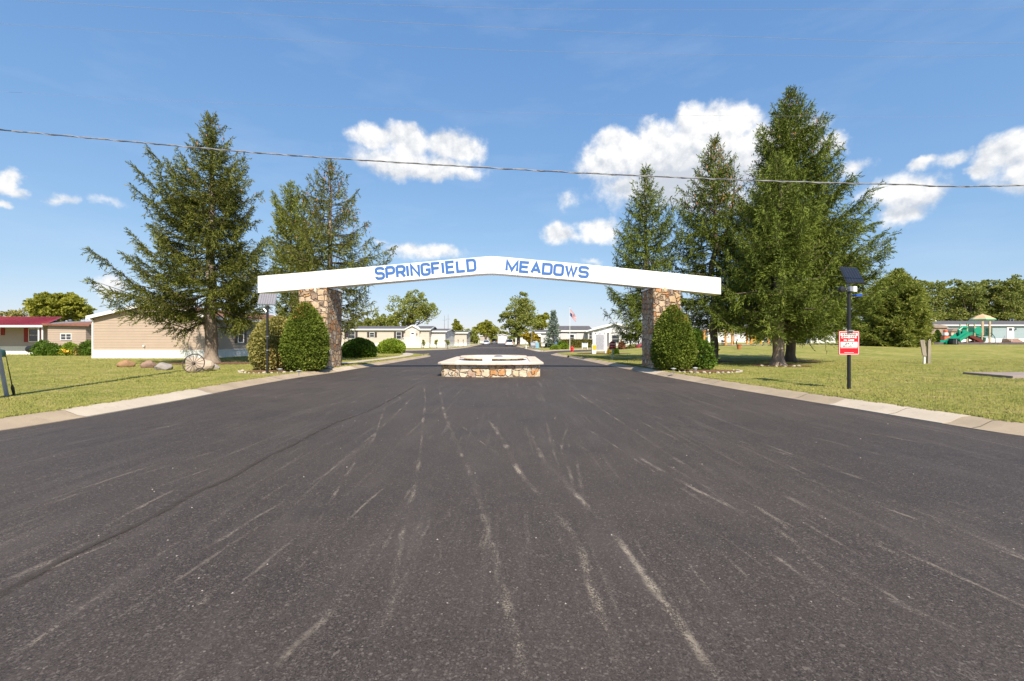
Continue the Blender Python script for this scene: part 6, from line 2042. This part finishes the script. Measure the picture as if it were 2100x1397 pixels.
mb.tube(pr, .021, 6, caps=False)
mb.build('rim', rust, wh)
for i in range(14):
    a = 2 * math.pi * i / 14
    MB().tube([wp(a, .05), wp(a, rw)], .011, 5).build('spoke', rust, wh)
MB().tube([wp(0, 0, -.07), wp(0, 0, .07)], .05, 10).build('hub', rust, wh)

# mulch beds
def blob(c, rx, ry, n=26, seed=0, wob=.08):
    return [(c[0] + rx * (1 + wob * math.sin(3 * a + seed) + wob * .6 * math.sin(5 * a + 2 * seed)) * math.cos(a), c[1] + ry * (1 + wob * math.sin(3 * a + seed)) * math.sin(a)) for a in [2 * math.pi * i / n for i in range(n)]]
for c, rx, ry, sd in (((-10.25, 20.45), 1.5, 1.35, 1), ((8.35, 20.6), 1.6, 1.3, 2), ((-17.6, 27.2), 2.5, 1.6, 3), ((14.3, 24.6), 1.5, 1.0, 4), ((17.9, 29.4), 1.6, 1.0, 5), ((12.9, 29.4), 1.2, .9, 6), ((9.0, 46.0), 2.6, 1.6, 7)):
    bed('mulch_bed', blob(c, rx, ry, seed=sd), M['mulch'], .012 + .002 * sd, [(0, [c[0] - .7, c[0], c[0] + .7]), (1, [c[1] - .5, c[1] + .5])])
bed('wood_chip_bed', [(25.5, 58), (52, 60), (58, 55), (44, 53.5), (26, 54)], M['sand'], .03, [(0, range(27, 58, 3)), (1, [55, 57])])
bed('wood_chip_bed', [(43, 58), (90, 62), (90, 54.2), (66, 53.2), (45, 53.6)], M['sand'], .035, [(0, range(44, 90, 3)), (1, [55, 57])])
def timber(x0, x1, y, lbl):
    o = MB().box(x0, x1, y - .1, y + .1, hgt_at((x0 + x1) / 2, y) + .05, hgt_at((x0 + x1) / 2, y) + .36).build('border_timber', mat('dark_timber', (.085, .07, .075), .9, (.13, .11, .11), 3))
    tag(o, lbl, 'border')
timber(45.5, 95, 53.2, 'long dark border board along the near edge of the playground')
# pale edging stones
rs = random.Random(21)
def edging(c, rx, ry, a0, a1, n, lab, grp, seed):
    for i in range(n):
        a = R(a0 + (a1 - a0) * i / (n - 1) + rs.uniform(-1.5, 1.5))
        x, y = c[0] + rx * math.cos(a), c[1] + ry * math.sin(a)
        s_ = rs.uniform(.10, .19)
        o = rock('edging_stone', 0, 0, s_, s_ * .5, s_ * .7, M['rockpale'], lab, seed + i, z=LAWN_Z, y=1.0, cat='stone', group=grp)
        o.location = (x, y, LAWN_Z - .01)
        o.rotation_euler.z = rs.random() * 6
edging((-10.3, 20.45), 1.55, 1.42, 185, 312, 15, 'pale edging stone along the front of the mulch bed at the left pillar', 'edging stones of the left mulch bed', 100)
edging((8.35, 20.6), 1.7, 1.42, 222, 372, 18, 'pale edging stone along the front of the mulch bed at the right pillar', 'edging stones of the right mulch bed', 140)
edging((14.1, 24.4), 1.0, .7, 190, 340, 7, 'pale stone at the foot of the broad front spruce', 'stones at the broad front spruce', 180)
def path_light(px, py, h, label):
    x, y = gp(px, py, LAWN_Z)
    r = empty('path_light', (x, y, LAWN_Z), label, 'path light')
    MB().tube([(0, 0, 0), (0, 0, h * .7)], .012, 6).build('stake', M['steel'], r)
    MB().lathe([(.03, h * .62), (.055, h * .66), (.06, h * .86), (.03, h * .88)], 12).build('lens', mat('frosted', (.5, .5, .46), .3), r)
    MB().lathe([(.11, h * .88), (.10, h * .92), (.03, h), (.0, h)], 14).build('shade', mat('pale_metal', (.42, .42, .38), .4), r)
path_light(1381.5, 768, .26, 'small stake light at the foot of the right yew')
path_light(1426, 770, .32, 'small stake light at the right end of the right mulch bed')
path_light(574, 768, .24, 'small stake light below the bronze bush, left of the left yew')
path_light(613, 771, .22, 'small stake light at the foot of the left yew')

# ------------------------------------------------------------------ things on the right lawn
M['oldwood'] = mat('old_grey_wood', (.34, .29, .23), .9, (.22, .19, .15), 5, bump=.6, bscale=20, stretch=(1, 1, .2))
x, y = gp(1898, 746, LAWN_Z)
r = empty('wooden_marker', (x, y, LAWN_Z), 'two leaning weathered boards standing alone on the right lawn', 'wooden post')
k = y / F
part(MB().add([(x + .14, y, .0), (x + .32, y, .0), (x + .32, y, 1.45), (x + .16, y, 1.47), (x + .14, y + .12, 0), (x + .32, y + .12, 0), (x + .32, y + .12, 1.45), (x + .16, y + .12, 1.47)],
              [(0, 1, 2, 3), (4, 5, 6, 7), (0, 1, 5, 4), (1, 2, 6, 5), (2, 3, 7, 6), (3, 0, 4, 7)]), 'post', 'oldwood', r)
part(MB().add([(x - .20, y - .06, .60), (x + .02, y - .06, .56), (x - .10, y - .06, 1.5), (x - .36, y - .06, 1.48), (x - .20, y + .0, .60), (x + .02, y + .0, .56), (x - .10, y + .0, 1.5), (x - .36, y + .0, 1.48)],
              [(0, 1, 2, 3), (4, 5, 6, 7), (0, 1, 5, 4), (1, 2, 6, 5), (2, 3, 7, 6), (3, 0, 4, 7)]), 'board', 'oldwood', r)
part(MB().box(x - .09, x - .0, y, y + .08, 0, .62), 'support', 'white', r)
x, y = wx(1515.5, 47.5), 47.5
zz = hgt_at(x, y) + LAWN_Z
tag(MB().lathe([(.17, 0), (.22, .42), (.25, .42), (.25, .50), (.20, .50), (.18, .40)], 18, (0, 0, 0)).build('flower_pot', mat('terracotta', (.45, .15, .06), .8, (.38, .13, .05), 6), loc=(x, y, zz), smooth=True), 'terracotta pot on the lawn in front of the orange posts', 'flower pot')

# orange timber swing frames and yellow climbing bars
M['orangewood'] = mat('orange_post', (.58, .28, .07), .6, (.50, .23, .06), 5)
M['yellowbar'] = mat('yellow_bar', (.72, .42, .02), .4)
def zat(x, y): return hgt_at(x, y) + LAWN_Z - .02
y = 56.0
def fort(pxs, top, yy, label, cat, bars):
    xs = [wx(p, yy) for p in pxs]
    r = empty(cat.replace(' ', '_').replace('swing_frame', 'playground_swing'), (xs[0], yy, zat(xs[0], yy)), label, cat)
    for x in xs:
        part(MB().tube([(x, yy, zat(x, yy) - .2), (x, yy, wz(top, yy))], .13, 12), 'post', 'orangewood', r, smooth=True)
    for (pa, pya, pb, pyb, rad, mm) in bars:
        part(MB().tube([(wx(pa, yy), yy, wz(pya, yy)), (wx(pb, yy), yy, wz(pyb, yy))], rad, 8), 'bar', mm, r)
    return r
fort([1444, 1488, 1501], 676, 56, 'three orange posts with cross bars behind the spruce shadow, nearest the right yew', 'swing frame',
     [(1444, 690, 1459, 690, .04, 'yellowbar'), (1444, 706, 1502, 706, .045, 'oldwood'), (1459, 690, 1459, 714, .05, 'yellowbar'), (1484, 703, 1501, 696, .04, 'white'), (1444, 678, 1501, 678, .06, 'orangewood')])
fort([1532, 1541], 674, 57, 'pair of orange posts in the middle of the play area under the spruces', 'play posts', [(1532, 678, 1541, 678, .05, 'orangewood')])
r = fort([1576, 1586], 684, 57, 'yellow climbing frame of ladders and bars left of the twin trunks', 'climbing frame',
     [(1543, 689, 1549, 689, .04, 'yellowbar'), (1549, 689, 1551, 709, .04, 'yellowbar'), (1551, 709, 1562, 708, .04, 'yellowbar'), (1561, 690, 1562, 712, .045, 'yellowbar'), (1562, 693, 1577, 693, .04, 'yellowbar'), (1562, 701, 1586, 702, .05, 'white'), (1562, 707, 1586, 708, .05, 'yellowbar'),
      (1543, 697, 1549, 696, .035, 'yellowbar'), (1538, 702, 1540, 712, .04, 'yellowbar'), (1558, 712, 1561, 700, .04, 'yellowbar')])
r = empty('picnic_table', (wx(1478, 57), 57, zat(wx(1478, 57), 57)), 'low pale bench table behind the orange posts, left part of the play area', 'table')
z0 = r.location.z
xa, xb = wx(1462, 57), wx(1487, 57)
part(MB().box(xa, xb, 56.6, 57.4, z0 + .62, z0 + .70), 'table_top', 'lilac', r)
part(MB().box(xa, xb, 56.1, 56.35, z0 + .38, z0 + .43), 'bench', 'lilac', r)
part(MB().box(xa + .2, xa + .3, 56.2, 57.4, z0, z0 + .62), 'leg', 'steel', r)
part(MB().box(xb - .3, xb - .2, 56.2, 57.4, z0, z0 + .62), 'leg', 'steel', r)
# tyre/bin beside the posts
r = empty('white_drum', (wx(1507, 58), 58, zat(wx(1507, 58), 58)), 'pale drum on legs just right of the first orange posts', 'barrel')
part(MB().lathe([(.34, .45), (.36, .5), (.36, 1.25), (.34, 1.3)], 16, tuple(r.location)), 'drum', 'lilac', r)
for dx in (-.2, .2):
    part(MB().box(r.location.x + dx - .04, r.location.x + dx + .04, 57.9, 58.05, r.location.z, r.location.z + .5), 'leg', 'black', r)

# ------------------------------------------------------------------ playground with the green slide
y = 55.0
G = mat('slide_green', (.010, .27, .16), .3, (.012, .24, .145), 2, spec=.5)
G2 = mat('dark_green_panel', (.008, .085, .06), .4)
TAN = mat('tan_post', (.56, .42, .27), .5)
MAR = mat('maroon_plastic', (.15, .035, .026), .4)
def Z(py, yy=y): return wz(py, yy)
def X(px, yy=y): return wx(px, yy)
g0 = zat(60, 55)
r = empty('playground_tower', (X(1990), y, g0), 'playground tower with a green slide, tan canopy and dark red ramp on the right lawn', 'playground')
POSTS = [(1969, 665, 55), (1983.5, 664.5, 54), (1998.5, 665, 54), (2013.5, 659, 54), (2029, 659, 54), (2016, 659, 57), (2030.5, 659, 57), (1986, 665, 57)]
for (px, py, yy) in POSTS:
    p = part(MB().tube([(X(px, yy), yy, g0 - .3), (X(px, yy), yy, Z(py, yy))], .075, 12), 'post', TAN, r, smooth=True)
    if py > 660:
        sub(MB().lathe([(.09, 0), (.09, .06), (.03, .11)], 12, (X(px, yy), yy, Z(py, yy))), 'post_cap', G, p, r)
cx_ = X(2014.5, 55.4)
cn = part(MB().lathe([(1.18, 0), (1.16, .06), (.62, .42), (.12, .62), (.05, .68)], 6, (cx_, 55.4, Z(655.5, 55.4))), 'canopy', mat('canopy_tan', (.58, .42, .24), .5, (.52, .36, .2), 2), r)
sub(MB().lathe([(1.22, -.12), (1.24, -.10), (1.20, .02), (1.1, .02)], 6, (cx_, 55.4, Z(655.5, 55.4))), 'canopy_rim', G, cn, r)
dz = Z(688)
part(MB().box(X(1969, 54), X(2029, 54), 54.0, 57.0, dz - .08, dz), 'deck', G2, r)
part(MB().box(X(1985.5, 54), X(1997, 54), 54.0, 54.06, dz, Z(672, 54)), 'side_panel', G2, r)
bp = part(MB().box(X(2000, 54), X(2012, 54), 54.0, 54.06, dz, Z(672, 54)), 'side_panel', G, r)
sub(MB().lathe([(.42, -.02), (.46, .0), (.42, .05), (.02, .05)], 20, (X(2004.5, 54), 53.93, Z(678, 54)), 'y'), 'bubble', G, bp, r)
part(MB().box(X(1973, 54), X(1983, 54), 53.95, 54.05, dz - .45, Z(672, 54)), 'slide_hood', G, r)
part(MB().tube([(X(1968, 53.9), 53.9, Z(690, 54)), (X(1966, 53.9), 53.9, Z(677, 54)), (X(1973, 53.9), 53.9, Z(671.5, 54)), (X(1983, 53.9), 53.9, Z(672, 54))], .14, 8), 'hood_rim', G, r)
# slide chute: a curved trough with raised sides
def chute(path, wdt, name, m_, dy0, side=.22):
    mb = MB()
    prof = [(-wdt / 2, side), (-wdt / 2 + .05, .02), (0, 0), (wdt / 2 - .05, .02), (wdt / 2, side), (wdt / 2 + .06, side), (wdt / 2 + .03, -.06), (0, -.08), (-wdt / 2 - .03, -.06), (-wdt / 2 - .06, side)]
    rings = []
    L = smooth_line(path, 6)
    for i, p in enumerate(L):
        a, c = L[max(i - 1, 0)], L[min(i + 1, len(L) - 1)]
        t = (c - a).normalized()
        w_ = t.cross(Vector((0, 0, 1))).normalized()
        u = w_.cross(t).normalized()
        rings.append([tuple(p + w_ * q[0] + u * q[1]) for q in prof])
    mb.loft(rings)
    return part(mb, name, m_, r, smooth=True)
SLP = [(1980, 685, 54.0), (1972, 687, 53.9), (1963, 693, 53.7), (1954, 699, 53.5), (1944, 703.5, 53.3), (1934, 704.5, 53.2)]
chute([(X(a, c), c, Z(b, c)) for a, b, c in SLP], .62, 'slide', G, 0, .34)
chute([(X(a + 9, c - .1), c - .1 + .0, Z(b + 1, c)) for a, b, c in SLP[:4]], .5, 'slide', G, 0, .28)
# spiral slide below the deck
pts = []
for i in range(13):
    a = R(200 + i * 22)
    pts.append((X(1989, 55.4) + .95 * math.cos(a), 55.4 + .95 * math.sin(a), dz - .2 - i * .085))
chute(pts, .7, 'spiral_slide', G2, 0, .3)
rp = MB()
a0, a1 = Vector((X(1987, 53.9), 53.9, Z(688, 53.9))), Vector((X(2016, 53.6), 53.6, Z(702, 53.6)))
for (dy, zz0, zz1) in ((0, 0, .34), (.0, 0, .0)):
    pass
rp.add([tuple(a0 + Vector((0, 0, -.12))), tuple(a1 + Vector((0, 0, -.12))), tuple(a1 + Vector((0, 0, .26))), tuple(a0 + Vector((0, 0, .22))), tuple(a0 + Vector((0, .6, -.12))), tuple(a1 + Vector((0, .6, -.12))), tuple(a1 + Vector((0, .6, .26))), tuple(a0 + Vector((0, .6, .22)))],
       [(0, 1, 2, 3), (4, 5, 6, 7), (0, 1, 5, 4), (1, 2, 6, 5), (2, 3, 7, 6), (3, 0, 4, 7)])
part(rp, 'ramp', MAR, r)
part(MB().box(X(1997, 53.5), X(2016, 53.5), 53.5, 54.0, g0 + .05, g0 + .32), 'ramp_foot', MAR, r)
mb = MB()
for i in range(9):
    px = 2020 + i * .95
    mb.tube([(X(px, 54), 54, dz), (X(px, 54), 54, Z(673, 54))], .018, 5)
mb.box(X(2019, 54), X(2029, 54), 53.97, 54.03, Z(673.5, 54), Z(672.5, 54)).box(X(2019, 54), X(2029, 54), 53.97, 54.03, dz, dz + .06)
part(mb, 'barrier', G2, r)
part(MB().tube([(X(2031, 54), 54.2, Z(683, 54)), (X(2038, 54), 54.2, Z(684, 54)), (X(2044, 54), 54.2, Z(692, 54)), (X(2046, 54), 54.2, g0)], .03, 8), 'arch_climber', G2, r)
part(MB().tube([(X(2038, 54), 54.2, Z(684, 54)), (X(2031, 54), 54.2, Z(697, 54))], .02, 6).tube([(X(2044, 54), 54.2, Z(692, 54)), (X(2033, 54), 54.2, Z(690, 54))], .02, 6), 'rung', G2, r)
bn = empty('litter_bin', (X(1955, 52.6), 52.6, g0), 'squat black bin standing below the foot of the green slide', 'bin')
part(MB().cbox(X(1955, 52.6), 52.6, g0, .68, .6, .62, 0, .04), 'body', 'black', bn)
part(MB().cbox(X(1955, 52.6), 52.6, g0 + .62, .74, .66, .07, 0, .03), 'lid', 'black', bn)
part(MB().box(X(1955, 52.6) + .02, X(1955, 52.6) + .10, 52.28, 52.297, g0 + .05, g0 + .6), 'stripe', 'steel', bn)
rl = empty('play_toy', (X(1940.5, 60), 60, zat(X(1940.5, 60), 60)), 'orange-red and white toy stack between the green cone shrub and the slide', 'toy')
ro = mat('orange_plastic', (.62, .16, .08), .5)
part(MB().cbox(X(1939, 60), 60, rl.location.z, .8, .6, 1.1, 0, .05), 'base', ro, rl)
part(MB().cbox(X(1939, 60), 60, rl.location.z + 1.1, .5, .45, .4, 0, .08), 'middle', 'white', rl)
part(MB().cbox(X(1939, 60), 60, rl.location.z + 1.5, .4, .4, .35, 0, .08), 'top', ro, rl)

# ------------------------------------------------------------------ odds and ends on the left
y = 40.6
x = wx(66, y)
r = empty('kettle_grill', (x, y, LAWN_Z), 'black barrel grill in front of the far left house', 'grill')
part(MB().lathe([(.05, -.38), (.26, -.36), (.30, -.1), (.30, .1), (.26, .36), (.05, .38)], 16, (x, y, .68), 'x'), 'barrel', 'black', r)
for dx in (-.3, .3):
    part(MB().tube([(x + dx, y - .15, LAWN_Z), (x + dx * .8, y, .6)], .02, 5), 'leg', 'black', r)
    part(MB().tube([(x + dx, y + .2, LAWN_Z), (x + dx * .8, y, .6)], .02, 5), 'leg', 'black', r)
x, y = wx(521, 44.5), 44.5
r = empty('gas_meter', (x, y, LAWN_Z), 'small white utility meter beside the beige house, left of the bronze bush', 'meter')
part(MB().cbox(x, y, .3, .42, .3, .72, 0, .03), 'housing', 'white', r)
part(MB().tube([(x - .3, y, LAWN_Z), (x - .3, y, .9), (x, y, .9)], .03, 6), 'pipe', 'steel', r)
x, y = wx(0, 37), 37
tag(MB().lathe([(.0, 0), (.30, .02), (.34, .3), (.28, .55), (.1, .62), (0, .62)], 16).build('planter', mat('bluegreen_glaze', (.03, .08, .08), .3), loc=(x, y, LAWN_Z), smooth=True), 'round dark blue-green pot at the very left edge of the lawn', 'planter')
x, y = wx(500, 42), 42
tag(MB().lathe([(.0, 0), (.22, .02), (.24, .2), (.12, .3), (0, .3)], 14).build('hose_pot', M['black'], loc=(wx(499, 41.5), 41.5, LAWN_Z), smooth=True), 'low black pot against the skirting of the beige house', 'pot')
for i, (px, py, lb) in enumerate([(893, 0, ''), ]):
    pass
# storm-drain mouths in the kerbs
tag(MB().lathe([(.0, 0), (.10, 0), (.10, .02), (0, .02)], 12, (0, 0, 0), 'y').build('drain_pipe', M['black'], loc=(4.72, 38.8, .09)), 'small dark round drain mouth in the right kerb below the hydrant', 'drain')
tag(MB().lathe([(.0, 0), (.10, 0), (.10, .02), (0, .02)], 12, (0, 0, 0), 'y').build('drain_pipe', M['black'], loc=(-7.9, 41.2, .09)), 'small dark round drain mouth in the left kerb nose', 'drain')
# loose things on the asphalt
rs = random.Random(33)
V = []
for i in range(230):
    yy = 2.6 + 22 * rs.random() ** 1.6
    xx = rs.uniform(-1, 1) * min(8, yy * 1.15)
    if abs(xx) > 7: continue
    V.append((xx, yy, .004, rs.uniform(.003, .009) * (1 + yy * .05)))
mb = MB()
for (a, b_, c, s_) in V:
    t = rs.random() * 3
    mb.add([(a + s_ * math.cos(t + q * 2.09), b_ + s_ * math.sin(t + q * 2.09), c) for q in range(3)] + [(a, b_, c + s_ * .8)], [(0, 1, 3), (1, 2, 3), (2, 0, 3), (0, 2, 1)])
o = mb.build('loose_gravel', M['rockgrey']); o['kind'] = 'stuff'
